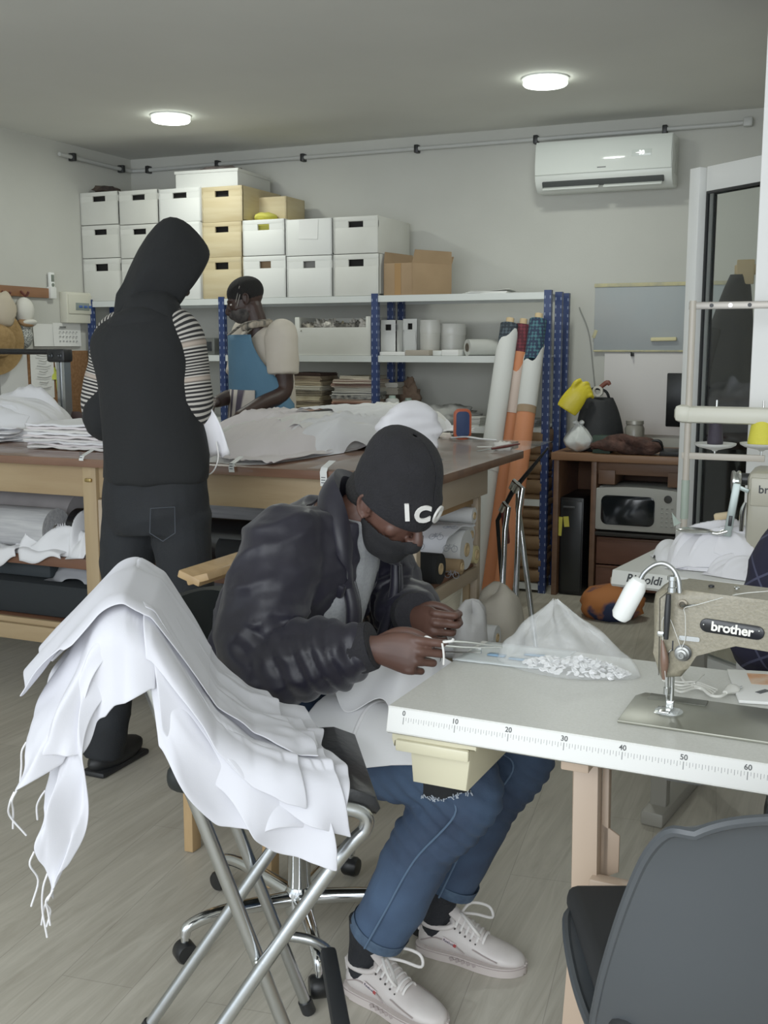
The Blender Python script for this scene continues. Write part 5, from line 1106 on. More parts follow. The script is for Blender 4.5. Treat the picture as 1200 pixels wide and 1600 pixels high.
# ---- sewing machine
m_mach = mat('olive grey hammered enamel', '8b8471', .38, c2='7b7563', ns=160, det=2, bump=.12, bs=220, contrast=(.3, .7)); m_bed = mat('worn grey green bed', '77776a', .3, .35, c2='8a8a7e', ns=5); m_steel = mat('machine steel', 'c6c8c6', .2, 1)
mch = thing('sewing_machine', 'olive grey industrial sewing machine on the white ruler table', 'sewing machine', tuple(sl(.64, .18, SH)), RZ)
def mp(name, mb, m, parent=mch, label=None, angle=38):
    me = mb.mesh(name, m, angle); me.transform(MS); return link(name, me, parent, label)
mp('bed', MB().prism([(.402, .085), (.88, .085), (.88, .262), (.413, .262), (.40, .235)], SH+.0004, SH+.006, bev=.002), m_bed)
mp('slide_plate', MB().bx(.425, .53, .225, .258, SH+.0055, SH+.0072, bev=.001), mat('dark bed slide', '55564d', .4, .5)); mp('needle_plate', MB().bx(.452, .492, .15, .19, SH+.0055, SH+.007, bev=.001), m_steel)
VF, VB = .125, .225                                  # front and back of the arm
def A(px, py): p = MS.inverted() @ aty(px, py, sl(.5, VF).y); return (p.x, p.z)
ol = [A(1019, 945), A(1022, 929), A(1035, 921), A(1060, 921), A(1120, 928), A(1205, 938)]
ur = ol[-1][0]; zt_ = ol[-1][1]
ol += [(ur+.10, zt_-.004), (ur+.26, zt_-.006), (ur+.275, zt_-.02), (ur+.275, SH+.01), (ur+.155, SH+.01), (ur+.145, SH+.06)]
lo = [A(1205, 1018), A(1150, 1009), A(1115, 1006), A(1099, 1011), A(1088, 1025), A(1075, 1045), A(1062, 1060), A(1031, 1062), A(1026, 1052), A(1020, 1020)]
ol += [(ur+.10, lo[0][1]-.006), lo[0]]+lo[1:]
Mv = mat4((0, 0, 0), (1, 0, 0), (0, 0, 1))           # local x, z -> extruded along -v
bm_ = MB().prism(ol, -VB, -VF, Mv, bev=.012)
mp('arm_body', bm_, m_mach, angle=50)
def fr(px, py, d=.0): p = MS.inverted() @ aty(px, py, sl(.5, VF).y); return V((p.x, VF-d, p.z))
MF = lambda px, py, d=0.0: mat4(fr(px, py, d), (1, 0, 0), (0, 0, 1))
bp2 = mp('badge_plate', MB().prism(rrect(0, -.0, fr(1195, 975).x-fr(1093, 975).x, .0235, .0115), 0, .003, mat4(fr(1093, 985, -.0), V(fr(1194, 1000))-V(fr(1093, 985)), (0, 0, 1)), bev=.001), mat('black badge plate', '15161a', .35), angle=60)
wb = fr(1195, 975).x-fr(1093, 975).x
me = textmesh('badge_text', 'brother', .0225, mat4(fr(1111, 983.5, .0034), V(fr(1194, 1000))-V(fr(1093, 985)), (0, 0, 1)), mat('ivory lettering', 'e6e4da', .5), .0004, .0006, spacing=.97); w0 = max(v.co.x for v in me.vertices)-min(v.co.x for v in me.vertices)
me.transform(MS); link('badge_text', me, bp2)
for px in (1100, 1187): mp('badge_rivet', MB().ball(fr(px, 975+(px-1100)*.11, .003), .0018, n=10), m_steel, bp2)
mp('face_plate_seam', MB().beam(fr(1031, 935, .0005), fr(1029, 1055, .0005), .0016, .001, bev=0).beam(fr(1031, 935, .0005), fr(1043, 925, .0005), .0016, .001, bev=0), mat('seam shadow', '2e2b25', .8))
mp('presser_lever_bar', MB().tube([fr(1047, 926, .014), fr(1045, 960, .014), fr(1043, 996, .013)], [.0045, .0055, .004], n=10, sm=4), m_black)
mp('take_up_cover', MB().tube([fr(1036, 998, .008), fr(1040, 1030, .01), fr(1038, 1060, .006)], [.002, .0075, .003], n=10, sm=5), mat('brown guard', '6d5344', .4))
mp('thread_guide_eye', MB().lathe([(.0085, 0), (.0085, .004), (.0055, .005), (.0055, 0)], fr(1067, 944, 0), (0, -1, 0)), mat('olive ring', '7a7262', .4, .4)); mp('guide_pin', MB().tube([fr(1066, 946, .004), fr(1089, 941, .02)], .0016, n=8), m_steel)
td = mp('tension_dial', MB().lathe([(.012, 0), (.0125, .006), (.0125, .009), (.009, .01), (.009, .016), (.0055, .017), (.0055, .022), (.003, .022), (.003, .016)], fr(1067, 1020, 0), (0, -1, 0)), mat('dull steel', '8a8b88', .35, .9))
mp('tension_disc', MB().lathe([(.014, .003), (.0145, .004), (.0145, .0055), (.012, .006)], fr(1068, 1019, 0), (0, -1, 0)), mat('dark disc', '4b4c4a', .3, .8), td)
mp('guide_bracket', MB().prism(rrect(0, 0, .035, .008, .003), 0, .004, MF(1061, 999)).box(fr(1033, 990, .003), (.012, .006, .01), bev=.002), m_steel)
mp('lever_slot', MB().box(fr(1051, 1009, .0005), (.0025, .001, .018), bev=0), m_black)
mp('thread_hook', MB().tube([fr(1046, 1035, .004), fr(1046, 1020, .006), fr(1050, 1014, .004)], .0014, n=8, sm=4), m_steel)
nb = V((.470, .168, 0))
mp('needle_bar', MB().cyl(nb+V((0, 0, SH+.045)), nb+V((0, 0, .875)), .0038, n=14).cyl(nb+V((0, 0, SH+.008)), nb+V((0, 0, SH+.046)), .0012, n=8).cyl(nb+V((.0, 0, SH+.038)), nb+V((0, 0, SH+.05)), .006, n=12), m_steel)
mp('presser_bar', MB().cyl(nb+V((.008, .006, SH+.02)), nb+V((.008, .006, .87)), .0042, n=14).box(nb+V((.006, .004, SH+.018)), (.014, .01, .016), bev=.002), m_steel)
mp('presser_foot', MB().box(nb+V((.0, -.004, SH+.0095)), (.018, .034, .003), bev=.001).box(nb+V((.004, .004, SH+.014)), (.006, .01, .012), bev=.001), m_steel)
mp('finger_guard', MB().lathe([(.0, .0), (.024, 0), (.025, .0015), (.0, .0015)], nb+V((.006, -.006, SH+.0075)), cap=False), mat('clear acrylic', 'dfe6e4', .06, alpha=.3))
mp('hand_wheel', MB().lathe([(.02, -.02), (.07, -.02), (.075, -.012), (.075, .012), (.07, .02), (.02, .02)], (ur+.30, .175, SH+.17), (1, 0, 0)), m_mach)
mp('sewing_thread', MB().tube([fr(1205, 926, -.02), fr(1150, 930, -.01), fr(1092, 941, .02), fr(1072, 947, .016), fr(1072, 960, .008), fr(1072, 995, .008), fr(1067, 1010, .016)], .0006, n=5, sm=3).tube([fr(1067, 1010, .016), fr(1056, 985, .008), fr(1047, 962, .012), fr(1036, 968, .008), fr(1038, 1010, .01), fr(1042, 1065, .01), nb+V((0, -.004, SH+.04)), nb+V((0, 0, SH+.012))], .0005, n=5, sm=3), m_thr)
for px, py in ((1105, 925), (1146, 928)): mp('oil_cap', MB().lathe([(.005, 0), (.005, .003), (.003, .004)], (fr(px, py).x, .17, fr(px, py).z), (0, 0, 1)), m_black if px < 1120 else m_steel)
# ---- gooseneck lamp on the machine
G = lambda px, py: MS @ fr(px, py, .012)
lamp = thing('gooseneck_lamp', 'small white gooseneck lamp clamped on the olive sewing machine', 'lamp', tuple(G(1052, 925)))
part('socket', MB().lathe([(.0075, 0), (.0075, .008), (.006, .009), (.006, .02), (.0085, .021), (.0085, .028), (.004, .029)], G(1052, 922)-V((0, 0, .001))), m_steel, lamp)
part('gooseneck', MB().tube([G(1064, 924), G(1062, 905), G(1054, 888), G(1040, 879), G(1025, 881), G(1010, 892), G(1001, 906)], .0042, n=10, sm=6), m_alu, lamp)
l0, l1 = G(1003, 902), G(969, 966); ld = (l1-l0).normalized()
part('lamp_head', MB().lathe([(.006, 0), (.013, .004), (.0175, .018), (.018, .03), (.0175, (l1-l0).length-.01), (.013, (l1-l0).length-.002), (.001, (l1-l0).length)], l0, ld, n=28), m_white, lamp)
# ---- things on the sewing table
TP = SH+.0006
# bag of buttons
bc = V((.232, .365, TP))
bgt = []
rs = random.Random(3)
def bag():
    P = []; n = 56; k = 22; ap = MS.inverted() @ aty(868, 938, sl(.23, .40).y)
    for i in range(k):
        f = i/(k-1); row = []
        for j in range(n+1):
            t = 2*PI*(j % n)/n; rx, ry = .135, .068; sq = 1+.12*math.cos(2*t)**2
            shr = (1-f)**.8 if f > .12 else 1-.06*f/.12*1.3
            shr = (1-f**1.25)*.97+.03
            bx_, by_ = bc.x+rx*math.cos(t)*sq*shr, bc.y+ry*math.sin(t)*sq*shr
            ox, oy = (ap.x-bc.x)*f**1.3, (ap.y-bc.y)*f**1.3
            cr_ = .014*math.sin(f*PI)*(nz((math.cos(t)*3, math.sin(t)*3, f*4), 1, 7)+.7*math.sin(t*6+f*5))
            z = TP+.002+(ap.z-TP)*f
            row.append((bx_+ox+cr_*math.cos(t), by_+oy+cr_*math.sin(t), z+.006*nz((t*2, f*6, 1), 1, 2)*(f > .05)))
        P.append(row)
    P.insert(0, [(bc.x+(p[0]-bc.x)*.05, bc.y+(p[1]-bc.y)*.05, TP+.001) for p in P[0]])
    mb = MB().grid(P); me = mb.mesh('plastic_bag', mat('clear crinkled polythene', 'eef0ef', .12, alpha=.26, bump=.9, bs=30), 180); me.transform(MS)
    return onemesh('plastic_bag', me, 'clear plastic bag full of small white buttons on the sewing table', 'bag')
bag()
bt = MB()
for q in range(230):
    t = rs.uniform(0, 2*PI); r = math.sqrt(rs.uniform(0, 1)); x = bc.x+.02+.112*r*math.cos(t); y = bc.y-.01+.045*r*math.sin(t); h = .026*(1-r*r)*rs.uniform(.2, 1)
    ax = V((rs.gauss(0, .6), rs.gauss(0, .6), 1)).normalized(); bt.lathe([(.0058, -.0012), (.0062, .0), (.0055, .0013), (.002, .0009)], MS @ V((x, y, TP+.0045+h)), ax, n=10)
bt_me = bt.mesh('buttons', mat('white button plastic', 'e9e9ea', .3)); onemesh('buttons', bt_me, 'many small white buttons lying in the clear plastic bag', 'buttons', kind='stuff')
# flat printed plastic pouch
pk = thing('printed_pouch', 'flat clear pouch with blue print at the back left table edge', 'pouch', tuple(sl(.1, .40)), RZ)
P = [[(.0+.20*u+.02*v, .315+.165*v+.012*u*(1-v), TP+.0022+.002*abs(nz((u*4, v*4, 0), 1, 4))+.010*(u > .75)*(u-.75)) for u in np.linspace(0, 1, 14)] for v in np.linspace(0, 1, 12)]
lpk = lambda nm, mb, m: (lambda me: (me.transform(MS), link(nm, me, pk)))(mb.mesh(nm, m, 180))
lpk('pouch_film', MB().grid(P, .0015), mat('milky film', 'd5dcdd', .25, alpha=.75))
mb_ = mat('pale blue print', '7fa3c2', .4)
for u, v, w, h in ((.055, .37, .04, .022), (.105, .362, .05, .018), (.125, .405, .045, .02)): lpk('blue_print', MB().prism(rrect(u, v, u+w, v+h, .005), TP+.005, TP+.0055), mb_)
# wire guard at the table's left edge
def wpt(px, py): return aty(px, py, sl(0, .36).y-.0)
wg = MB().tube([wpt(688, 1044), wpt(690, 1022), wpt(694, 1019), wpt(752, 1020), wpt(752, 1014), wpt(722, 1012)], .0022, n=8)
one('wire_bracket', wg, m_steel, 'bent steel wire bracket at the left edge of the sewing table', 'bracket')
# power cable with plug
cbm = mat('white cable', 'd5d4cc', .4)
cbl = thing('power_cable', 'bundled white power cable with plug on the sewing table', 'cable', tuple(sl(.5, .33)), RZ)
lcb = lambda nm, mb, m: (lambda me: (me.transform(MS), link(nm, me, cbl)))(mb.mesh(nm, m))
def cp(px, py, dz=.004): p = MS.inverted() @ atz(px, py, TP+dz); return p
b = MB()
for k in range(4):
    b.tube([cp(1035+3*k, 1062+2*k, .005), cp(1062, 1066+5*k, .006+.004*(k % 2)), cp(1088, 1066+3*k, .008), cp(1105, 1072+3*k, .006), cp(1120-3*k, 1078+3*k, .006)], .0024, n=8, sm=6)
b.tube([cp(1062, 1052), cp(1072, 1068, .006), cp(1095, 1075, .008), cp(1110, 1086, .006), cp(1125, 1088, .006), cp(1135, 1083, .008)], .003, n=8, sm=6)
b.tube([cp(1085, 1068, .014), cp(1097, 1056, .012), cp(1100, 1054, .01)], .0015, n=6)
lcb('cord', b, cbm)
d0, d1 = cp(1133, 1082, .01), cp(1158, 1070, .01); pd = (d1-d0).normalized(); pe, pf = frame(pd)
lcb('plug', MB().tube([d0, d0+pd*.012, d0+pd*.028, d0+pd*.036], [.005, .008, .013, .012], n=12, sm=3, ell=(1, .7)), cbm)
for s in (-1, 1): lcb('plug_pin', MB().tube([d0+pd*.036+pe*.007*s, d0+pd*.054+pe*.007*s], .0022, n=8), m_steel)
# booklet
bk = thing('booklet', 'white booklet with orange picture at the right of the sewing table', 'booklet', tuple(sl(.63, .36)), RZ)
lbk = lambda nm, mb, m: (lambda me: (me.transform(MS), link(nm, me, bk)))(mb.mesh(nm, m))
Mb = Matrix.Translation(V((.58, .285, TP))) @ Matrix.Rotation(R(14), 4, 'Z')
lbk('pages', MB().box((.075, .1, .0035), (.15, .2, .006), bev=.001, M=Mb), m_paper)
lbk('cover_picture', MB().box((.085, .14, .0072), (.1, .07, .0006), bev=0, M=Mb), mat('orange picture', 'd48a4e', .4, c2='e6d2bb', ns=18)); lbk('cover_text', MB().box((.05, .06, .0072), (.03, .012, .0006), rot=(0, 0, .8), bev=0, M=Mb), mat('grey ink', ''))
# ================================================================== SHELL CHAIR (front right)
m_shell = mat('dark grey shell plastic', '3b3f43', .42)
def shell_chair(name, label, S, rz, pad=True):
    t = thing(name, label, 'chair')
    prof = [(.235, .435), (.20, .452), (.10, .448), (0, .432), (-.10, .428), (-.165, .45), (-.20, .50), (-.222, .58), (-.236, .68), (-.246, .76), (-.256, .815), (-.268, .832)]
    wid = [.19, .21, .228, .232, .228, .226, .226, .222, .208, .19, .172, .16]
    cv = [.010, .018, .03, .045, .06, .075, .072, .058, .04, .026, .010, .0]
    PP = smoothpath([(a, b, 0) for a, b in prof], 4); WW = smoothpath([(w, c, 0) for w, c in zip(wid, cv)], 4); n = 29; G_ = []
    for i, (p, w) in enumerate(zip(PP, WW)):
        d = PP[min(i+1, len(PP)-1)]-PP[max(i-1, 0)]; d /= np.linalg.norm(d); nn_ = (d[1], -d[0]); row = []
        if nn_[1] < 0 and i < 12: nn_ = (-nn_[0], -nn_[1])
        f = i/(len(PP)-1); up = (V((nn_[0], nn_[1], 0)))
        nx, nzv = (-d[1]*-1, 0) if False else (d[1], -d[0])
        for j in range(n):
            u = -1+2*j/(n-1); k = w[1]*abs(u)**2.6
            row.append((u*w[0], p[0]+d[1]*k, p[1]-d[0]*k*max(0, 1-i/(len(PP)*.55))))
        G_.append(row)
    G_ = np.array(G_)
    # round the corners of the back and the seat front
    m = len(PP)
    for i in range(m):
        for j in range(n):
            u = abs(-1+2*j/(n-1)); e = max(0, (i-(m-9))/8); 
            if e > 0: G_[i, j, 0] *= 1-.13*e**2*u; G_[i, j, 2] += -.012*(u**4)*e**2+.008*(1-u*u)*e**2
            e2 = max(0, (6-i)/6)
            if e2 > 0: G_[i, j, 0] *= 1-.12*e2**2*u; G_[i, j, 1] -= .04*u**4*e2
    sm_ = MB().grid(G_, .009)
    o = part('shell', sm_, m_shell, t, angle=60)
    rim = [tuple(G_[i, 0]) for i in range(0, m)]+[tuple(G_[-1, j]) for j in range(1, n)]+[tuple(G_[i, n-1]) for i in range(m-2, -1, -1)]+[tuple(G_[0, j]) for j in range(n-2, 0, -1)]
    part('shell_rim', MB().tube(rim, .0075, n=8, closed=True), m_shell, t)
    if pad: part('seat_pad', MB().box((0, .03, .475), (.42, .4, .05), bev=.02, seg=3), mat('black seat pad', '131517', .85), t)
    for sx in (-1, 1):
        for sy in (-1, 1): part('leg', MB().tube([(sx*.11, sy*.1, .425), (sx*.205, sy*.2+.0, 0.001)], [.02, .013], n=14), mat('beech leg', 'b48d5e', .5, c2='a67f52', ns=3, stretch=(9, 9, 1)), t)
    part('leg_brace', MB().tube([(-.16, -.15, .21), (.16, .15, .21)], .004).tube([(.16, -.15, .21), (-.16, .15, .21)], .004).box((0, 0, .42), (.24, .22, .012), bev=.003), m_black, t)
    t.location = (S[0], S[1], 0); t.rotation_euler = (0, 0, rz); ORG[t.name] = Matrix.Translation(t.location) @ Matrix.Rotation(rz, 4, 'Z')
    return t
shell_chair('shell_chair', 'dark grey plastic shell chair at the lower right by the sewing table', (-.135, 1.63), R(23.6))
# ================================================================== HIGH FOLDING STOOL (front left)
m_tube = mat('worn chrome tube', 'b9bcbd', .28, 1, bump=.03, bs=80)
fV, wV = V((.85, .53, 0)).normalized(), V((.53, -.85, 0)).normalized()
AF = V((-1.012, 1.915, 0)); BF = V((-1.286, 1.711, 0)); SZ = .66
F1, F2 = V((-.899, 1.889, SZ)), V((-.733, 1.623, SZ)); Fc = (F1+F2)/2; DEP = .30
stl = thing('folding_stool', 'high folding chrome stool with black seat under the pile of white cloth', 'stool', tuple((AF+BF)/2+wV*.17))
W2 = .18
bt_ = Fc-fV*(DEP+.10)                                   # below the backrest
def tube_leg(P, nm='leg'): return part(nm, MB().tube(P, .0125, n=14, sm=8), m_tube, stl)
for s, nm in ((0, 'far'), (1, 'near')):
    off = wV*(.36*s)
    foot = AF+off+V((0, 0, .012)); btop = bt_+wV*(-.165+.33*s)+V((0, 0, .98-SZ)); mid = foot*.35+btop*.65
    q = btop+(foot-btop)*.45
    part('back_leg', MB().tube([foot, q, btop], .0125, n=14), m_tube, stl)
    sf = (F1 if s == 0 else F2)+V((0, 0, -.022))-fV*.015+wV*(.012 if s else -.012); fb = BF+off+V((0, 0, .012))
    part('front_leg', MB().tube([fb, fb+(sf-fb)*.8+fV*.015, sf+V((0, 0, -.03))+fV*.008, sf-fV*.03+V((0, 0, .004)), sf-fV*.16+V((0, 0, .006))], .0125, n=14, sm=7), m_tube, stl)
    for p, d in ((foot, (foot-q).normalized()), (fb, (fb-sf).normalized())): part('foot_cap', MB().cyl(p-d*.02, p+d*.01, .0155, n=14), m_black, stl)
    # rivet where the legs cross
    t1 = .44; pc = foot+(btop-foot)*.36; part('rivet', MB().ball(pc+wV*(.014 if s else -.014), .007, n=12), m_steel, stl)
part('back_tube', MB().tube([bt_+wV*-.165+V((0, 0, .31)), bt_+wV*-.15+V((0, 0, .335)), bt_+wV*.15+V((0, 0, .335)), bt_+wV*.165+V((0, 0, .31))], .0125, n=12, sm=5), m_tube, stl)
Mb_ = mat4(bt_+V((0, 0, .26)), wV, V((0, 0, 1)))
part('backrest', MB().box((0, 0, 0), (.31, .13, .022), bev=.01, seg=3, M=Mb_), mat('black vinyl seat', '1b1c1f', .35, bump=.1, bs=60), stl)
Ms = mat4(Fc-fV*DEP*.5+V((0, 0, .0)), fV, -wV)
sp_ = [(-DEP/2, -.004), (-DEP/2+.01, -.02), (DEP/2-.03, -.02), (DEP/2+.012, -.04), (DEP/2+.02, -.03), (DEP/2+.012, -.006), (DEP/2-.03, .012), (-DEP/2+.01, .01)]
part('seat', MB().prism(sp_, -.158, .158, mat4(Fc-fV*DEP*.5, fV, V((0, 0, 1))), bev=.006), mat('black vinyl seat', ''), stl)
fr0 = AF+(bt_+wV*-.165+V((0, 0, .32))-AF)*.2
r0, r1 = atz(512, 1486, .16), atz(548, 1602, .13)
part('footrest_tube', MB().tube([V((fr0.x, fr0.y, fr0.z)), (fr0*.35+r0*.65)+V((0, 0, .012)), r0, r0+wV*.05+V((0, 0, -.002)), r0+wV*.36, fr0+wV*.36], .011, n=12, sm=6), m_tube, stl)
part('footrest_grip', MB().beam(r0+wV*.005, r0+wV*.345, .034, .03, bev=.008), mat('black grip rubber', '1e2022', .7), stl)
# ================================================================== OFFICE CHAIR
m_vin = mat('black green upholstery', '161b1b', .55)
oc = thing('office_chair', 'black office chair with chrome star base under the seated person', 'chair', (-1.19, 2.22, 0))
OC = V((-1.19, 2.215, 0))
part('gas_column', MB().lathe([(.028, .05), (.028, .22), (.03, .225), (.03, .23), (.022, .235), (.022, .36)], OC), m_chrome, oc); part('column_collar', MB().lathe([(.033, .33), (.036, .335), (.036, .36), (.03, .365)], OC), m_black, oc)
part('hub', MB().lathe([(.02, .03), (.035, .045), (.036, .1), (.03, .115)], OC), m_chrome, oc)
ang0 = [R(a) for a in (-126, -54, 18, 90, 162)]
for a in ang0:
    d = V((math.cos(a), math.sin(a), 0)); e = OC+d*.285
    part('base_arm', MB().tube([OC+d*.02+V((0, 0, .085)), OC+d*.12+V((0, 0, .095)), OC+d*.22+V((0, 0, .1)), e+V((0, 0, .088)), e+d*.012+V((0, 0, .065))], [.02, .018, .016, .014, .012], n=12, sm=5), m_chrome, oc)
    c_ = part('caster', MB().lathe([(.006, -.022), (.022, -.021), (.026, -.014), (.026, .014), (.022, .021), (.006, .022)], e+d*.012+V((0, 0, .028)), (-d.y, d.x, 0)), mat('black caster', '121315', .4), oc)
    part('caster_stem', MB().cyl(e+d*.012+V((0, 0, .045)), e+d*.012+V((0, 0, .075)), .009), m_chrome, c_)
part('seat', MB().box((OC.x-.02, OC.y, .43), (.44, .44, .07), bev=.03, seg=4), m_vin, oc)
bk_ = MB(); P = []
for i in range(11):
    f = i/10; z = .52+.29*f; w = .2*(1-.12*(2*f-1)**4); row = []
    for j in range(17):
        u = -1+2*j/16; row.append((-1.475-.05*f+.05*u*u*u*u+.03*u*u, OC.y+.0+w*u, z-.02*abs(u)**5*(1 if f > .5 else -1)*abs(2*f-1)))
    P.append(row)
part('backrest', bk_.grid(P, .045), m_vin, oc, angle=60); part('back_strut', MB().beam((-1.38, OC.y, .40), (-1.53, OC.y, .44), .06, .012).beam((-1.53, OC.y, .43), (-1.525, OC.y, .62), .06, .012), m_black, oc)
# ================================================================== WOODEN CHAIR behind
m_wd = mat('light pine chair', 'b39469', .5, c2='a4855b', ns=3, stretch=(8, 8, 1.2))
wc = thing('wooden_chair', 'light pine wooden chair behind the seated person', 'chair', (-1.55, 2.66, 0))
lg = [((-1.67, 2.47, 0.001), (-1.70, 2.52, .74)), ((-1.36, 2.37, 0.001), (-1.40, 2.46, .43)), ((-1.33, 2.87, 0.001), (-1.38, 2.82, .43)), ((-1.75, 2.93, 0.001), (-1.72, 2.88, .74))]
for a, b in lg: part('leg', MB().beam(a, b, .045, .03, ref=(1, 0, 0), bev=.004), m_wd, wc)
part('seat', MB().box((-1.55, 2.67, .44), (.38, .42, .025), bev=.006), m_wd, wc)
a = aty(300, 903, 2.50); 
for k, dx in enumerate((0, .028)): part('back_rail', MB().beam((a.x-.005+dx, 2.49, a.z), (a.x+.005+dx, 2.9, a.z), .075, .022, ref=(1 if k == 0 else -1, 0, 3.2), bev=.004), m_wd, wc)
# ================================================================== RIMOLDI TABLE, SERGER AND THREAD STAND
RT = atz(957, 890, .77); rw = V((1, -.145, 0)).normalized(); RZ2 = math.atan2(rw.y, rw.x)
MR = Matrix.Translation(V((RT.x, RT.y, 0))) @ Matrix.Rotation(RZ2, 4, 'Z')
m_lam2 = mat('white laminate top', 'd9dad4', .35); m_gd = mat('grey steel frame', '8d8a80', .45)
r_t = thing('sewing_table', 'white overlock table with ruler edge behind the olive sewing machine', 'table', (RT.x, RT.y, 0), RZ2)
def rp(name, mb, m, parent=None, label=None, angle=38):
    me = mb.mesh(name, m, angle); me.transform(MR); return link(name, me, parent or r_t, label)
def rl_(px, py, z=.77): return MR.inverted() @ atz(px, py, z)
rp('table_top', MB().prism([(.52, .77), (.0, .77), (-.012, .73), (-.004, .722), (.52, .722)], 0, 1.1, Mx_, bev=.002), m_lam2)
rp('top_corner', MB().box((.004, .006, .737), (.02, .02, .022), bev=.005), mat('worn wood corner', 'a08c78', .6))
me = textmesh('table_lettering', 'Rimoldi', .034, mat4((.045, -.0098, .741), (1, 0, 0), (0, .012, .04)), mat('black lettering', '26282a', .5), .0003, .0008, .15); me.transform(MR); link('table_lettering', me, r_t)
_rm = [m for m in bpy.data.materials if m.name == 'printed ruler edge'][0].copy(); _rm.name = 'grey printed ruler edge'
for n_ in _rm.node_tree.nodes:
    if n_.type == 'MIX': n_.inputs[7].default_value = lin('9a9c9a')
rp('ruler_edge', MB().grid([[V((.20+.88*i/8, -.012*f, .77-.04*f))+V((0, -.0008, .0003)) for i in range(9)] for f in (.06, .95)]), _rm)
for u in (.12, .95):
    for v in (.08, .44): rp('leg', MB().bx(u, u+.05, v-.02, v+.02, .04, .722, bev=.004), m_gd)
    rp('foot', MB().bx(u-.01, u+.06, .0, .52, 0, .045, bev=.008), m_gd)
rp('cross_rail', MB().bx(.15, .98, .25, .28, .3, .36, bev=.004).bx(.1, 1.02, .1, .42, .66, .722, bev=.01), m_gd)
# thread stand
TSY = RT.y+.30
def T(px, py, y=TSY): return aty(px, py, y)
m_crm = mat('cream plastic', ''); m_pole = mat('cream steel pole', 'b5ada0', .4)
ts = thing('thread_stand', 'tall cream thread stand with cone trays on the overlock table', 'thread stand', tuple(T(1063, 880)))
p0 = T(1066, 880); p0.z = .771; p1 = T(1075, 470); p1 = V((p0.x, p0.y, p1.z))
part('pole', MB().cyl(p0, p1, .0105, n=16), m_pole, ts); part('pole_base', MB().lathe([(.03, 0), (.03, .008), (.014, .012), (.014, .035)], p0), m_gd, ts)
za = T(1068, 478).z; part('top_bar', MB().bx(p0.x-.012, p0.x+.42, p0.y-.004, p0.y+.004, za-.011, za+.011, bev=.001), mat('drilled steel bar', '8f8a82', .35, .6), ts)
for k in range(4): part('bar_hole', MB().lathe([(.006, 0), (.006, .001), (.001, .001)], (p0.x+.0+.055*k, p0.y-.0045, za), (0, -1, 0)), m_steel if k in (0, 2) else m_black, ts)
zb1, zb0 = T(1100, 635).z, T(1100, 661).z
part('guide_arm', MB().bx(p0.x-.03, p0.x+.42, p0.y-.03, p0.y+.03, zb0, zb1, bev=.014).bx(p0.x-.04, p0.x+.012, p0.y-.034, p0.y+.034, zb0+.002, zb1+.004, bev=.016), m_crm, ts)
zc0 = T(1100, 714).z; part('cone_rail', MB().bx(p0.x-.015, p0.x+.23, p0.y-.006, p0.y+.006, zc0-.008, zc0+.012, bev=.002), m_pole, ts)
for k, px in enumerate((1117, 1190)):
    q = T(px, 697); q.y = p0.y; dsh = part('cone_tray', MB().lathe([(.006, -.016), (.01, -.012), (.05, -.003), (.062, .004), (.064, .009), (.061, .009), (.048, .001), (.006, -.004)], (q.x, q.y, q.z), n=36), mat('white tray', 'cfcfca', .4), ts)
    part('spool_pin', MB().cyl((q.x, q.y, q.z-.03), (q.x, q.y, T(1117, 625).z), .0032, n=10), m_steel, ts)
def tcone(px, y0, y1, r0, r1, m, label, corem):
    q = T(px, 697); q.y = p0.y; z0, z1 = q.z+.003, T(px, y0).z; t = thing('thread_cone', label, 'thread cone', (q.x, q.y, z0))
    part('thread', MB().lathe([(.0085, .003), (r0*.97, .003), (r0, .008), (r1, z1-z0-.01), (r1*.85, z1-z0-.004), (.0085, z1-z0-.004)], (q.x, q.y, z0), n=32), m, t); part('cone_tube', MB().lathe([(.0045, 0), (.0085, 0), (.0085, z1-z0), (.0045, z1-z0)], (q.x, q.y, z0), cap=False), corem, t)
tcone(1117, 652, 697, .024, .018, mat('dark violet thread', '2e2834', .7, bump=.3, bs=90, bstretch=(1, 1, 9)), 'dark violet thread cone on the left tray of the thread stand', m_white)
tcone(1190, 655, 697, .042, .032, mat('yellow thread', 'dcd343', .7, bump=.3, bs=90, bstretch=(1, 1, 9)), 'bright yellow thread cone on the right tray of the thread stand', m_white)
part('wrapped_tape', MB().lathe([(.012, 0), (.0125, .002), (.0125, .12), (.012, .122)], (p0.x, p0.y, T(1063, 810).z)), mat('grey green tape', '9aa79a', .5), ts)
one('tape_flag', MB().grid([[(p0.x-.012, p0.y-.012, T(1060, 815).z), (p0.x-.035, p0.y-.02, T(1050, 800).z)], [(p0.x-.006, p0.y-.016, T(1060, 805).z-.02), (p0.x-.026, p0.y-.03, T(1050, 815).z-.01)]], .001), mat('pale green tape', 'b4c2b8', .5), 'loose end of pale tape on the thread stand pole', 'tape')
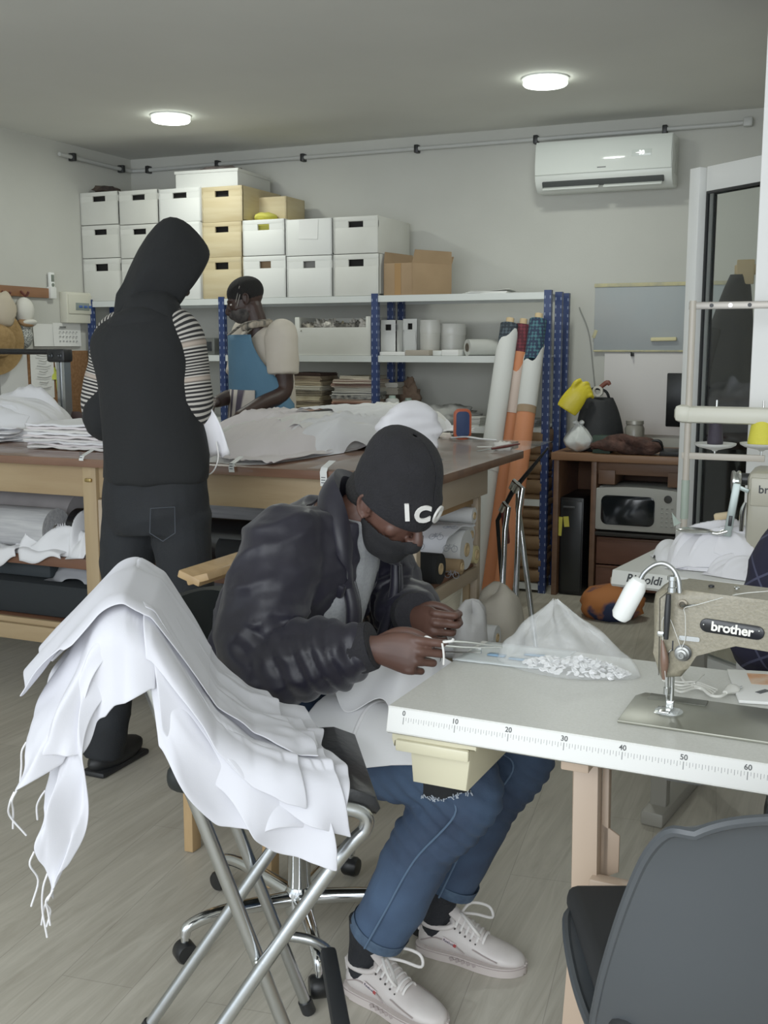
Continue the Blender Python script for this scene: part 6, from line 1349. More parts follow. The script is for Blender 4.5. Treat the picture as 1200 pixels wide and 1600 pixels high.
# overlock machine at the right
m_ser = mat('beige grey enamel', 'a9a594', .35)
ov = thing('sewing_machine', 'cream grey overlock machine at the right edge under the thread cones', 'sewing machine', tuple(T(1190, 850)))
OY = RT.y+.10
def O(px, py, y=OY): return aty(px, py, y)
x0 = O(1165, 800).x; zt, zb = O(1180, 737).z, .772
part('body', MB().bx(x0, x0+.26, OY, OY+.2, zb+.0, zt, bev=.02), m_ser, ov)
part('cover_plate', MB().bx(O(1172, 780).x, x0+.2, OY-.006, OY+.004, O(1172, 790).z, O(1172, 746).z, bev=.006), mat('cover beige', 'b2ae9d', .35), ov)
me = textmesh('machine_lettering', 'brother', .032, mat4((O(1185, 768).x, OY-.0068, O(1185, 770).z), (1, 0, 0), (0, 0, 1)), mat('black lettering', ''), .0003, .0006); link('machine_lettering', me, ov)
part('thread_lever', MB().beam(O(1136, 838), O(1152, 755), .022, .012, ref=(0, 1, 0), bev=.003).beam(O(1152, 760), O(1170, 768), .012, .008, ref=(0, 1, 0), bev=.002), mat('pale grey lever', 'a4b0ad', .35, .3), ov)
part('lever_slot', MB().beam(O(1140, 822, OY-.008), O(1142, 806, OY-.008), .01, .004, ref=(0, 1, 0), bev=.001), m_black, ov)
part('pulley', MB().lathe([(.015, -.012), (.03, -.012), (.032, -.006), (.026, 0), (.032, .006), (.03, .012), (.015, .012)], O(1150, 752, OY+.06), (1, .2, 0)), m_steel, ov); part('motor_shaft', MB().cyl(O(1150, 748, OY+.06), (x0+.02, OY+.06, O(1150, 748, OY+.06).z), .018), m_black, ov)
part('presser_arm', MB().tube([O(1137, 830), O(1120, 834), O(1105, 830)], [.008, .007, .006], n=10, sm=3), m_steel, ov); part('stitch_plate', MB().ball(O(1085, 829), (.055, .035, .009), n=18), m_steel, ov)
part('side_guard', MB().tube([O(1158, 830), O(1160, 800), O(1165, 785)], [.006, .008, .005], n=8, sm=3), m_steel, ov)
one('wood_scrap', MB().box(O(1130, 800, OY+.1)+V((0, 0, -.012)), (.05, .03, .02), rot=(0, R(-12), 0), bev=.004), mat('ivory block', 'c9b48d', .5), 'small ivory block behind the presser of the overlock machine', 'block')
# white garments heaped on the overlock table
q = MR.inverted() @ atz(1080, 880, .77)
def rheap(u, v, L, Wd, ang, H, m, nm, label, seed, **k):
    c = MR @ V((u, v, .771)); heap(nm, tuple(c), L, Wd, ang+RZ2, H, m, label, 'garment', seed, **k)
rheap(.27, .21, .165, .10, .15, .105, m_clothb, 'garment', 'bright white garment heaped on the overlock table', 41, fdir=.5, ff=15, fa=.62, n=(110, 76), sharp=1.2)
def roverlay(c0, L, Wd, ang, H, ur, vr, seed, m, nm, label, cat, n=(60, 40), sharp=.9, skew=.0, z0=.771, amp=.010, dirf=0.0, power=2.6):
    ca, sa = math.cos(ang), math.sin(ang); P = []
    for i in range(n[1]):
        v = vr[0]+(vr[1]-vr[0])*i/(n[1]-1); row = []
        for j in range(n[0]):
            u = ur[0]+(ur[1]-ur[0])*j/(n[0]-1); vv = v+skew*u+.06*nz((u*3, v*3, seed), 1, seed+4); uu = u+.05*nz((v*4, u*2, seed), 1, seed+6)
            r = (abs(uu)**power+abs(vv)**power)**(1/power); base = max(0, 1-r**3.0)**.6; X, Y = uu*L, vv*Wd
            a, b_ = X*math.cos(dirf)+Y*math.sin(dirf), -X*math.sin(dirf)+Y*math.cos(dirf)
            rg = (1-abs(2*nz((a*4, b_*22+.4*math.sin(a*7), seed*1.3), 1, seed)))
            z = H*base*.97+.004+amp*max(-.3, rg)**sharp if rg > 0 else H*base*.97+.004+amp*rg*.4
            row.append((c0[0]+X*ca-Y*sa, c0[1]+X*sa+Y*ca, c0[2]+max(z, .004)))
        P.append(row)
    return onemesh(nm, clothmesh(nm, np.array(P, float), m, .003, 1), label, cat)
q3 = MR @ V((.27, .21, .771))
roverlay(tuple(q3), .165, .10, .15+RZ2, .105, (-.9, .55), (-1.0, .5), 5, m_clothb, 'garment', 'white garment panel folded over the front of the garment heap', 'garment', dirf=.5)
roverlay(tuple(q3), .165, .10, .15+RZ2, .110, (-.1, 1.0), (-.95, .2), 8, m_clothb, 'garment', 'white garment sleeve lying toward the plaid shirt on the garment heap', 'garment', dirf=-.5)
rheap(.14, .27, .10, .07, .5, .07, m_cloth, 'garment', 'greyish white cloth at the left of the garment heap', 42, fdir=.6, ff=10, fa=.4, n=(50, 36))
rheap(.36, .10, .11, .06, -.2, .045, m_clothb, 'garment', 'white cloth end lying at the front of the garment heap', 43, fdir=.9, ff=20, fa=.65, n=(80, 56))
# wooden crate and green bin under the tables at the right
q = atz(1180, 1262, .0); c1 = V((-.06, 2.52, 0))
wb_ = thing('wooden_box', 'tan wooden box with finger slot under the overlock table', 'box', tuple(c1))
part('box_body', MB().bx(-.14, .16, 2.5, 2.75, .0, .36, bev=.004), mat('tan plywood', 'a98d6c', .6, c2='9b7f5f', ns=3), wb_); part('finger_slot', MB().bx(-.14+.0, -.09, 2.494, 2.502, .24, .275, bev=.002), mat('brown slot', '6a4f38', .7), wb_)
# ================================================================== PEOPLE
m_skin = mat('dark brown skin', '573b31', .5, c2='4a3128', ns=14, spec=.4); m_skin2 = mat('very dark brown skin', '3a2822', .5, c2='32221d', ns=14, spec=.4)
m_eye = mat('eye white', 'cfc8c0', .2); m_iris = mat('dark iris', '140c0a', .1)
def loft(rings, mb, n=24, sm=4):
    """rings: (centre, side half-vector, depth half-vector, squareness)"""
    Q = [tuple(c)+tuple(a)+tuple(b) for c, a, b in rings]; Q = smoothpath(Q, sm) if sm else [np.array(q) for q in Q]; P = []
    for q in Q:
        c, a, b = V(q[:3]), V(q[3:6]), V(q[6:9]); P.append([c+a*math.cos(2*PI*j/n)+b*math.sin(2*PI*j/n) for j in range(n)])
    k = len(P); vs = [p for r in P for p in r]; fs = [(i*n+j, i*n+(j+1) % n, (i+1)*n+(j+1) % n, (i+1)*n+j) for i in range(k-1) for j in range(n)]
    fs += [tuple(range(n))[::-1], tuple((k-1)*n+j for j in range(n))]; mb.add(vs, fs); return mb
def limb(mb, P, r, n=18, sm=5, ends=True):
    mb.tube(P, r, n=n, sm=sm)
    if ends: mb.ball(P[0], r[0], n=14); mb.ball(P[-1], r[-1], n=14)
    return mb
def head(mb, M, scale=1.0):
    """x forward, y to the person's left, z up, origin between the ears"""
    T = M @ Matrix.Scale(scale, 4)
    def b(c, r, rot=None, n=20): mb.ball(c, r, n=n, M=T, rot=rot)
    b((-.012, 0, .035), (.098, .074, .088)); b((.02, 0, .0), (.076, .066, .09)); b((.035, 0, -.05), (.056, .053, .058)); b((.052, 0, -.088), (.03, .032, .024))
    b((-.0, 0, -.05), (.06, .058, .05)); b((.074, 0, .026), (.026, .054, .015)); b((.060, .036, -.022), (.019, .022, .022)); b((.060, -.036, -.022), (.019, .022, .022))
    mb.tube([T @ V(p) for p in [(.09, 0, .022), (.102, 0, .0), (.117, 0, -.026), (.104, 0, -.038)]], [.008*scale, .010*scale, .014*scale, .012*scale], n=12, sm=3)
    for s in (-1, 1): b((.103, .012*s, -.032), (.012, .009, .009))
    b((.088, 0, -.056), (.018, .027, .009)); b((.086, 0, -.070), (.016, .023, .009))
    for s in (-1, 1):                              # ears: flat shell with a rim
        E = T @ Matrix.Translation(V((-.008, .074*s, -.004))) @ Euler((0, R(-12), R(-18*s))).to_matrix().to_4x4()
        mb.ball((0, 0, 0), (.019, .007, .031), n=14, M=E); mb.tube([E @ V(p) for p in [(.012, .006*s, -.01), (.014, .007*s, .018), (-.002, .009*s, .031), (-.017, .009*s, .016), (-.013, .008*s, -.012), (.002, .006*s, -.029)]], .0045*scale, n=8, sm=3)
    return mb
def eyes(parent, M, scale=1.0):
    T = M @ Matrix.Scale(scale, 4)
    for s in (-1, 1):
        c = V((.0795, .031*s, .003)); e = part('eye', MB().ball(c, (.0095, .0125, .0062), n=14, M=T), m_eye, parent); part('iris', MB().ball(c+V((.0062, .001*s, -.001)), (.0042, .0056, .0054), n=12, M=T), m_iris, e)
def hand(mb, M, s, curls, thumb, sc=1.0):
    """M: wrist frame, x toward the fingers, y toward the thumb, z out of the back of the hand"""
    T = M @ Matrix.Scale(sc, 4)
    P = lambda x, y, z: T @ V((x, y, z))
    loft([(P(-.03, 0, 0), T.to_3x3() @ V((0, .025, 0)), T.to_3x3() @ V((0, 0, .019))), (P(.0, .0, 0), T.to_3x3() @ V((0, .027, 0)), T.to_3x3() @ V((0, 0, .018))), (P(.035, .003, 0), T.to_3x3() @ V((0, .037, 0)), T.to_3x3() @ V((0, 0, .0165))), (P(.07, .002, .001), T.to_3x3() @ V((0, .042, 0)), T.to_3x3() @ V((0, 0, .0145))), (P(.09, .001, -.001), T.to_3x3() @ V((0, .039, 0)), T.to_3x3() @ V((0, 0, .011)))], mb, n=18, sm=3)
    base = [(.088, .0315), (.093, .0105), (.089, -.0105), (.079, -.0305)]; ln = [(.044, .026, .021), (.048, .030, .022), (.044, .028, .021), (.035, .021, .019)]; rad = [.0088, .0090, .0085, .0076]
    for (bx_, by_), L_, r, cu in zip(base, ln, rad, curls):
        a = 0; p = V((bx_-.016, by_, .0)); pts = [P(*p)]; rs_ = [r*1.12*sc]; p = V((bx_, by_, .001)); pts.append(P(*p)); rs_.append(r*1.18*sc); sp = by_*.9
        for k in range(3):
            a += R(cu[k]); d = V((math.cos(a), sp*.8 if k == 0 else 0, -math.sin(a))).normalized(); p = p+d*L_[k]*.52; pts.append(P(*p)); rs_.append(r*(.98-.07*k)*sc); p = p+d*L_[k]*.48; pts.append(P(*p)); rs_.append(r*(1.0-.1*k)*sc if k < 2 else r*.72*sc)
        mb.tube(pts, rs_, n=12, sm=3); mb.ball(pts[-1], rs_[-1], n=10)
    pts = [P(*q) for q in thumb]; rr = [.015*sc, .0125*sc, .0105*sc, .0095*sc, .0075*sc][:len(pts)]
    mb.tube(pts, rr, n=12, sm=4); mb.ball(pts[-1], rr[-1], n=10)
    return mb
def bodyobj(name, mb, m, label, vox=.003, smooth=3):
    me = remesh(mb, m, vox, smooth); return onemesh(name, me, label, 'person')
def wrinkle(me, amp, sx, seed, dirf=None, fine=.4):
    return displace(me, lambda p: amp*((1-abs(2*nz(V((p.x*sx[0], p.y*sx[1], p.z*sx[2])), 1, seed)))-.4)+amp*fine*nz(V((p.x*sx[0]*2.3, p.y*sx[1]*2.3, p.z*sx[2]*2.3)), 1, seed+3))
# ------------------------------------------------------------------ seated person with beanie
PEL = V((-1.25, 2.22, .53))
hipR, hipL = V((-1.21, 2.12, .545)), V((-1.21, 2.32, .545)); knR, knL = V((-.70, 2.03, .535)), V((-.655, 2.275, .545)); anR, anL = V((-.915, 2.03, .12)), V((-.835, 2.25, .125))
shR, shL = V((-1.13, 2.05, .985)), V((-1.075, 2.42, .975)); elR, elL = V((-1.135, 1.945, .735)), V((-1.03, 2.47, .755)); wrR, wrL = V((-.905, 1.985, .808)), V((-.93, 2.315, .80))
NB = V((-1.055, 2.245, 1.03)); HC = V((-.962, 2.245, 1.070)); HS = .96
hf = V((math.cos(R(33)), -.27, -math.sin(R(33)))).normalized(); hl = V((.28, 1, .02)).normalized(); hu = hf.cross(hl).normalized(); hl = hu.cross(hf)
MH = Matrix((hf, hl, hu)).transposed().to_4x4(); MH.translation = HC
mb = MB()
head(mb, MH, HS)
limb(mb, [NB+V((-.03, 0, -.05)), NB+V((.015, 0, .01)), MH @ V((-.025, 0, -.04))], [.062, .056, .056])
Y = V((0, 1, 0))
loft([(V((-1.24, 2.22, .5)), Y*.15, V((.11, 0, .03))), (V((-1.24, 2.22, .6)), Y*.15, V((.1, 0, .03))), (V((-1.2, 2.225, .75)), Y*.14, V((.09, 0, .03))), (V((-1.15, 2.23, .9)), Y*.16, V((.095, 0, -.03))), (V((-1.105, 2.235, 1.0)), Y*.13, V((.07, 0, -.03))), (V((-1.085, 2.24, 1.05)), Y*.07, V((.05, 0, -.02)))], mb)
for h, k, a in ((hipR, knR, anR), (hipL, knL, anL)): limb(mb, [h, (h+k)/2, k, (k+a)/2+V((-.01, 0, 0)), a], [.07, .06, .05, .042, .026], ends=True)
for s, e, w in ((shR, elR, wrR), (shL, elL, wrL)): limb(mb, [s, (s+e)/2, e, (e+w)/2, w], [.05, .042, .038, .034, .026])
# hands: right hand holds the tweezers-scissors, left hand pinches the cord
xr = V((1, .12, -.10)).normalized(); zr = V((.08, -1, .22)).normalized(); yr = zr.cross(xr).normalized(); zr = xr.cross(yr)
MR_ = Matrix((xr, yr, zr)).transposed().to_4x4(); MR_.translation = wrR+xr*.02
hand(mb, MR_, 1, [(22, 58, 30), (38, 66, 35), (50, 72, 38), (60, 75, 40)], [(.012, .018, -.008), (.038, .038, -.022), (.068, .042, -.030), (.098, .033, -.030), (.112, .028, -.028)], 1.02)
xl_ = V((.80, -.55, -.04)).normalized(); yl = V((.05, .1, 1)).normalized(); zl_ = xl_.cross(yl).normalized(); yl = zl_.cross(xl_)
ML_ = Matrix((xl_, yl, zl_)).transposed().to_4x4(); ML_.translation = wrL+xl_*.012+V((-.01, 0, -.006))
hand(mb, ML_, -1, [(52, 66, 38), (58, 70, 40), (66, 72, 42), (70, 74, 44)], [(.012, .018, -.008), (.036, .036, -.024), (.062, .036, -.042), (.084, .026, -.056), (.096, .02, -.062)], 1.0)
man = bodyobj('person', mb, m_skin, 'seated person in black beanie, mask and dark jacket trimming a cord with tweezers', .0028, 2)
eyes(man, MH, HS)
# finger nails on the visible thumb and index are tiny: lighter nail plates
# jeans
m_jean = mat('blue denim', '212f45', .85, c2='3a506c', ns=5, bump=.12, bs=260, contrast=(.35, .72)); m_jeand = mat('denim seam', '4a6079', .8)
mb = MB()
loft([(V((-1.25, 2.22, .47)), Y*.175, V((.13, 0, .02))), (V((-1.25, 2.22, .56)), Y*.18, V((.135, 0, .03))), (V((-1.25, 2.22, .66)), Y*.165, V((.115, 0, .03)))], mb)
def pant(h, k, a, lo): limb(mb, [h+V((-.03, 0, 0)), h*.5+k*.5+V((0, 0, .0)), k+V((-.045, 0, .012)), k+V((.0, 0, -.03)), k*.62+a*.38+V((-.008, 0, 0)), k*.3+a*.7+V((-.0, 0, 0)), a+(k-a).normalized()*lo], [.108, .092, .083, .080, .074, .070, .064], ends=False)
pant(hipR, knR, anR, .035); pant(hipL, knL, anL, .055)
mb.ball(hipR, .1).ball(hipL, .1)
mj = remesh(mb, m_jean, .007, 5)
def jw(p):
    b = 0
    for k in (knR, knL):
        d = (p-(k+V((-.05, 0, -.05)))).length
        if d < .2: b += .0055*(1-d/.2)*math.sin((p-k).dot(V((.6, .2, .75)))*210)
    return b+.006*(1-abs(2*nz(V((p.x*6, p.y*6, p.z*10)), 1, 4)))-.003
displace(mj, jw)
jeans = link('jeans', mj, man)
for k, a, h in ((knR, anR, hipR), (knL, anL, hipL)):
    dv = (k-a).normalized(); lo = .036 if k is knR else .056; c = a+dv*lo; part('jean_cuff', MB().tube([c-dv*.002, c+dv*.024], [.0655, .0675], n=26, cap=False).tube([c-dv*.002, c+dv*.006], [.06, .062], n=26), mat('denim cuff', '2b3d54', .85, c2='45596f', ns=30), jeans)
    sd = V((0, -1, 0)); sm_ = [h*.55+k*.45+sd*.088, h*.15+k*.85+sd*.082+V((0, 0, .0)), k+sd*.0815+V((.01, 0, -.03)), k*.62+a*.38+sd*.077, k*.3+a*.7+sd*.073, c+sd*.069]
    part('leg_seam', MB().tube(sm_, .0022, n=6, sm=8), m_jeand, jeans)
# torn knee of the near leg: laid on the denim where the photo shows it
from mathutils.bvhtree import BVHTree
def surf(me, M, px, py, off=.002):
    bv = surf.c.get(me.name) or BVHTree.FromPolygons([M @ v.co for v in me.vertices], [tuple(p.vertices) for p in me.polygons]); surf.c[me.name] = bv
    h = bv.ray_cast(V((0, 0, CAMZ)), _ray(px, py).normalized()); return None if h[0] is None else (h[0]+h[1]*off if h[1].dot(_ray(px, py)) < 0 else h[0]-h[1]*off)
surf.c = {}
mj_w = ORG[man.name]
P = [[surf(mj, mj_w, 662+72*u, 1216+(27+5*math.sin(u*5))*f, .0025) for u in np.linspace(0, 1, 12)] for f in np.linspace(0, 1, 6)]
if all(q is not None for r in P for q in r):
    part('torn_knee', MB().grid(P, .0015), mat('black under layer', '101114', .9), jeans)
    fr_ = MB(); rs = random.Random(2)
    for k in range(60):
        u = rs.randrange(12); b_ = P[5][u]+V((rs.uniform(-.004, .004), rs.uniform(-.004, .004), rs.uniform(-.001, .002))); fr_.tube([b_, b_+V((rs.uniform(-.008, .008), rs.uniform(-.005, .002), rs.uniform(-.007, .008)))], .0012, n=4)
    part('frayed_threads', fr_, mat('frayed white threads', 'a9b2be', .9), jeans)
# socks and trainers
m_sock = mat('black sock', '14161b', .9, bump=.3, bs=140); m_shoe = mat('worn white leather', 'cdc7c3', .5, c2='c2bab6', ns=12); m_sole = mat('off white rubber', 'bbb1ac', .6); m_shd = mat('shoe stitching', '9b8f8c', .7); m_nvy = mat('navy print', '2a2f45', .6)
def shoe(name, heel, toe, ankle, side, label):
    heel = V((heel[0], heel[1], 0)); toe = V((toe[0], toe[1], 0)); x = (toe-heel).normalized(); L_ = (toe-heel).length; y = V((-x.y, x.x, 0)); M = Matrix((x, y, V((0, 0, 1)))).transposed().to_4x4(); M.translation = heel
    outl = [(0, .0), (.012, .026), (.06, .034), (.11, .035), (.16, .044), (.205, .046), (.24, .036), (.262, .014), (.266, 0)]
    sc = L_/.266; po = smoothpath([(a*sc, b, 0) for a, b in outl], 4); poly = [(p[0], -p[1]) for p in po]+[(p[0], p[1]*1.0) for p in po[::-1][1:-1]]
    sh = thing('x', '', '') if False else None
    up = MB()
    rows = [(.0, 1.0, 0, 0), (.022, 1.0, 0, 0)]
    Rg = [(.012, .034, .034, .02), (.045, .036, .036, .085), ]
    # upper as a loft from heel to toe
    st_ = [(.008, .016, .060, .018), (.03, .032, .082, .014), (.07, .036, .092, .012), (.105, .036, .094, .012), (.14, .039, .078, .012), (.18, .043, .062, .012), (.22, .040, .050, .012), (.25, .026, .040, .014), (.262, .008, .030, .018)]
    rings = []
    for a, w, h, z0 in st_: rings.append((M @ V((a*sc, 0, (h+z0)/2)), y*w, V((0, 0, (h-z0)/2))))
    loft(rings, up, n=28, sm=4)
    me = remesh(up, m_shoe, .0035, 3); o = link(name, me, man, label)
    P1 = [(a*1.012-.002, b*1.06) for a, b in poly]
    part('sole', MB().prism(P1, .001, .023, M, bev=.006), m_sole, o)
    part('outsole_line', MB().prism([(a*1.018-.003, b*1.085) for a, b in poly],         .0185, .020, M), m_shd, o)
    # collar ring, tongue, toe cap line, eyestay and laces
    col = [(.012, 0, .086), (.03, .029, .082), (.07, .033, .082), (.098, .026, .092), (.085, 0, .100), (.098, -.026, .092), (.07, -.033, .082), (.03, -.029, .082)]
    part('collar', MB().tube([M @ V((a*sc, b, c)) for a, b, c in col], .006, n=10, closed=True, sm=4), m_shoe, o)
    part('tongue', MB().grid([[M @ V((a*sc, b, h-.010*abs(b/.02)**2)) for b in np.linspace(-.021, .021, 9)] for a, h in [(.082, .128), (.095, .118), (.11, .108), (.14, .088), (.165, .074)]], .006), m_shoe, o)
    for k in range(6):
        a = .104+.0125*k; h = .106-.0068*k; part('lace', MB().tube([M @ V((a*sc, -.03+.001*k, h-.016)), M @ V((a*sc+.004, -.012, h+.001)), M @ V((a*sc+.004, .012, h+.001)), M @ V((a*sc, .03-.001*k, h-.016))], .0032, n=8, sm=4, ell=(1.3, .6)), mat('white lace', 'd6d2ce', .8), o)
        for s in (-1, 1): part('eyelet', MB().ball(M @ V((a*sc, s*.031, h-.019)), .0024, n=8), mat('dark eyelet', '33302f', .5), o)
    b0 = M @ V((.108*sc, 0, .112))
    for s in (-1, 1): part('lace_bow', MB().tube([b0, b0+y*.03*s+x*.015+V((0, 0, .014)), b0+y*.055*s+x*.05+V((0, 0, .0)), b0+y*.045*s+x*.062+V((0, 0, -.02)), b0+y*.02*s+x*.03+V((0, 0, -.006)), b0], .0034, n=8, sm=5), mat('white lace', ''), o)
    for s in (-1, 1):
        part('side_panel', MB().tube([M @ V((a*sc, s*b, c)) for a, b, c in [(.02, .030, .04), (.06, .037, .058), (.105, .0385, .05), (.13, .041, .035)]], .0016, n=6, sm=5).tube([M @ V((a*sc, s*b, c)) for a, b, c in [(.15, .042, .052), (.18, .045, .043), (.21, .0445, .034)]], .0014, n=6, sm=4), m_shd, o)
    lb = part('shoe_label', MB().box(M @ V((.094*sc, -.0395, .055)), (.036, .0015, .011), rot=(0, R(20), math.atan2(x.y, x.x)), bev=.0005), mat('shoe label', 'cfc2c2', .5), o)
    lx = (x*math.cos(R(20))+V((0, 0, -math.sin(R(20))))); me = textmesh('label_text', 'Reebok', .0088, mat4(M @ V((.094*sc, -.0405, .055))-lx*.0165+V((0, 0, -.003)), lx, V((0, 0, 1))), m_nvy, .0002, .0001); link('label_text', me, lb)
    part('label_flag', MB().box(M @ V((.094*sc, -.0404, .055))+lx*.0145, (.007, .001, .008), rot=(0, R(20), math.atan2(x.y, x.x)), bev=0), mat('red print', '9a3b3b', .5), lb)
    part('heel_tab', MB().box(M @ V((.006, 0, .066)), (.006, .022, .03), rot=(0, R(-8), math.atan2(x.y, x.x)), bev=.002), m_shoe, o)
    for k in range(5): part('sole_slot', MB().box(M @ V(((.10+.014*k)*sc, -.0405-.0012*k, .016)), (.009, .003, .008), rot=(0, R(-30), math.atan2(x.y, x.x)), bev=0), m_shd, o)
    part('sock', MB().tube([M @ V((.05, 0, .05)), M @ V((.05, 0, .085)), ankle*.6+(M @ V((.05, 0, .085)))*.4+V((0, 0, .02)), ankle+V((0, 0, .06))], [.034, .037, .042, .048], n=20, sm=4), m_sock, o)
    return o
shoe('shoe', (-.975, 2.035), (-.712, 1.968), anR, -1, None); shoe('shoe', (-.892, 2.252), (-.622, 2.25), anL, -1, None)
# grey t-shirt front and jacket
m_tee = mat('grey marl jersey', '8f9195', .95, c2='a0a2a5', ns=160, det=3, contrast=(.3, .7)); m_jkt = mat('dark navy nylon', '161421', .45, c2='12101b', ns=6, bump=.10, bs=30, spec=.35, sheen=.1); m_rib = mat('black ribbed knit', '17161b', .95, bump=.4, bs=180)
mb = MB(); Xf = V((1, 0, 0))
loft([(V((-1.22, 2.225, .62)), Y*.16, V((.125, 0, .03))), (V((-1.19, 2.225, .72)), Y*.158, V((.135, 0, .03))), (V((-1.165, 2.23, .83)), Y*.165, V((.14, 0, .0))), (V((-1.13, 2.235, .93)), Y*.17, V((.125, 0, -.02))), (V((-1.10, 2.24, 1.0)), Y*.14, V((.095, 0, -.02))), (V((-1.075, 2.24, 1.045)), Y*.085, V((.078, 0, -.02)))], mb)
tee = remesh(mb, m_tee, .007, 4); displace(tee, lambda p: .005*(1-abs(2*nz(V((p.x*6, p.y*14, p.z*7)), 1, 8)))); link('t_shirt', tee, man)
mb = MB()
loft([(V((-1.25, 2.22, .575)), Y*.205, V((.165, 0, .03))), (V((-1.25, 2.22, .63)), Y*.205, V((.175, 0, .03))), (V((-1.225, 2.225, .73)), Y*.205, V((.178, 0, .03))), (V((-1.195, 2.225, .84)), Y*.205, V((.175, 0, .015))), (V((-1.155, 2.23, .94)), Y*.205, V((.155, 0, -.01))), (V((-1.115, 2.235, 1.01)), Y*.175, V((.125, 0, -.02))), (V((-1.065, 2.24, 1.055)), Y*.115, V((.095, 0, -.02)))], mb)
def sleeve(s, e, w): limb(mb, [s+V((-.015, (s.y-2.235)*-.2, .0)), s*.55+e*.45+V((-.02, 0, 0)), e+V((-.012, 0, .008)), e*.6+w*.4+V((0, 0, .006)), e*.28+w*.72, e*.14+w*.86], [.098, .092, .083, .081, .073, .058])
sleeve(shR, elR, wrR); sleeve(shL, elL, wrL)
jk = remesh(mb, m_jkt, .007, 6)
def jkw(p):
    d1 = 0
    for s, e, w in ((shR, elR, wrR), (shL, elL, wrL)):
        ax_ = (w-e).normalized(); t = (p-e).dot(ax_); rad = (p-e-ax_*t).length
        if -.03 < t < .25 and rad < .12: d1 += .008*(abs(math.sin((t+.25*nz(p, 5, 2)*.3)*58+p.z*16))-.5)*min(1, (t+.03)*12)
    d2 = .011*(1-abs(2*nz(V((p.x*5+p.z*6, p.y*5, p.z*11-p.x*8)), 1, 11)))-.004
    return d1+d2+.0035*nz(V((p.x*26, p.y*26, p.z*40)), 1, 5)
displace(jk, jkw)
# open front: cut a wedge out of the solid and hollow it with the shirt volume
cut = MB().prism([(2.165, 1.15), (2.165, .96), (2.155, .80), (2.13, .66), (2.12, .5), (2.36, .5), (2.335, .66), (2.315, .80), (2.30, .96), (2.30, 1.15)], -1.135, -.6, mat4((0, 0, 0), (0, 1, 0), (0, 0, 1)))
cutme = cut.mesh('cut', m_jkt); oc_ = bpy.data.objects.new('cut', cutme); COL.objects.link(oc_)
bpy.context.view_layer.update()
jk = bake(jk, [('BOOLEAN', dict(operation='DIFFERENCE', object=oc_, solver='EXACT'))]); bpy.data.objects.remove(oc_)
jk.set_sharp_from_angle(angle=R(60)) if hasattr(jk, 'set_sharp_from_angle') else None
jacket = link('jacket', jk, man)
for e, w in ((elR, wrR), (elL, wrL)):
    d = (w-e).normalized(); c = e*.14+w*.86; part('cuff', MB().tube([c-d*.005, c+d*.012, c+d*.05, w+d*.012, w+d*.016], [.05, .054, .05, .044, .036], n=26, sm=3), m_rib, jacket)
# stand-up collar and turned front edges
def strip(name, P, th, m, par): part(name, MB().grid(P, th), m, par, angle=60)
cl_ = [(-1.02, 2.14, .885, .035), (-1.02, 2.125, .945, .065), (-1.045, 2.128, 1.005, .085), (-1.09, 2.165, 1.045, .095), (-1.12, 2.245, 1.06, .095), (-1.09, 2.325, 1.045, .09), (-1.03, 2.35, 1.0, .08), (-.99, 2.345, .945, .06), (-.985, 2.335, .89, .04)]
cp_ = smoothpath([c for c in cl_], 4); P = []
for f in np.linspace(0, 1, 8):
    row = []
    for q in cp_:
        ctr = V((-1.05, 2.245, q[2])); o_ = (V(q[:3])-ctr); o_.z = 0; o_ = o_.normalized()
        row.append(V(q[:3])+V((.10, 0, 1)).normalized()*q[3]*f*.8+o_*(.012*math.sin(PI*f)-.030*f+.004*math.sin(q[2]*60)))
    P.append(row)
strip('collar', P, .022, m_jkt, jacket)
for s, y0 in ((-1, 2.155), (1, 2.31)):
    e_ = [( -1.035, y0+.0*s, .93), (-1.01, y0+.005*s, .84), (-1.02, y0+.012*s, .74), (-1.055, y0+.02*s, .64)] if s < 0 else [(-.985, y0+.03, .91), (-.985, y0+.025, .84), (-1.01, y0+.02, .75), (-1.05, y0+.015, .65)]
    part('front_placket', MB().tube(e_, [.016, .02, .02, .014], n=12, sm=5, ell=(1, .8)), m_jkt, jacket)
    part('zip', MB().tube([V(q)+V((.012, -.012*s, 0)) for q in e_], .003, n=6, sm=5), mat('dark zip', '0c0c10', .3, .5), jacket)
part('collar_tab', MB().box((-1.035, 2.128, .888), (.03, .02, .035), rot=(.2, .4, 0), bev=.007), m_jkt, jacket)
# beanie
m_bean = mat('black knitted wool', '121116', .95, c2='0d0c10', ns=30, bump=.35, bs=220)
def beanie(M):
    P = []; n = 48
    rows = [(.015, .097, .080, -.006), (.009, .106, .089, -.006), (.03, .1085, .091, -.006), (.055, .110, .092, -.007), (.078, .109, .0915, -.008), (.082, .104, .088, -.008), (.10, .104, .089, -.010), (.13, .098, .086, -.013), (.155, .083, .074, -.017), (.172, .060, .054, -.02), (.181, .034, .03, -.021), (.184, .004, .004, -.021)]
    for z, a, b, xo in rows:
        row = []
        for j in range(n+1):
            t = 2*PI*j/n; ca, sa = math.cos(t), math.sin(t); slope = (-.030*ca*-1+.0)*max(0, 1-z/.1)     # brim rides up at the brow and down at the nape
            k = 1+(.030*math.cos(4*t+.6)*max(0, (z-.1)/.09) if z > .1 else 0)+.008*nz((ca*2, sa*2, z*20), 1, 6)
            row.append(M @ V((xo+(.008 if z < .09 else 0)+a*ca*k*(1.0 if z < .09 else .955), b*sa*k*.94, z*.96-.006*ca*max(0, 1-z/.1)-.004)))
        P.append(row)
    return P
Pb = beanie(MH)
bo = link('beanie', subd(MB().grid(Pb, .006).mesh('beanie', m_bean, 180), 1), man)
m_let = mat('white embroidered letters', 'dcd9d4', .7)
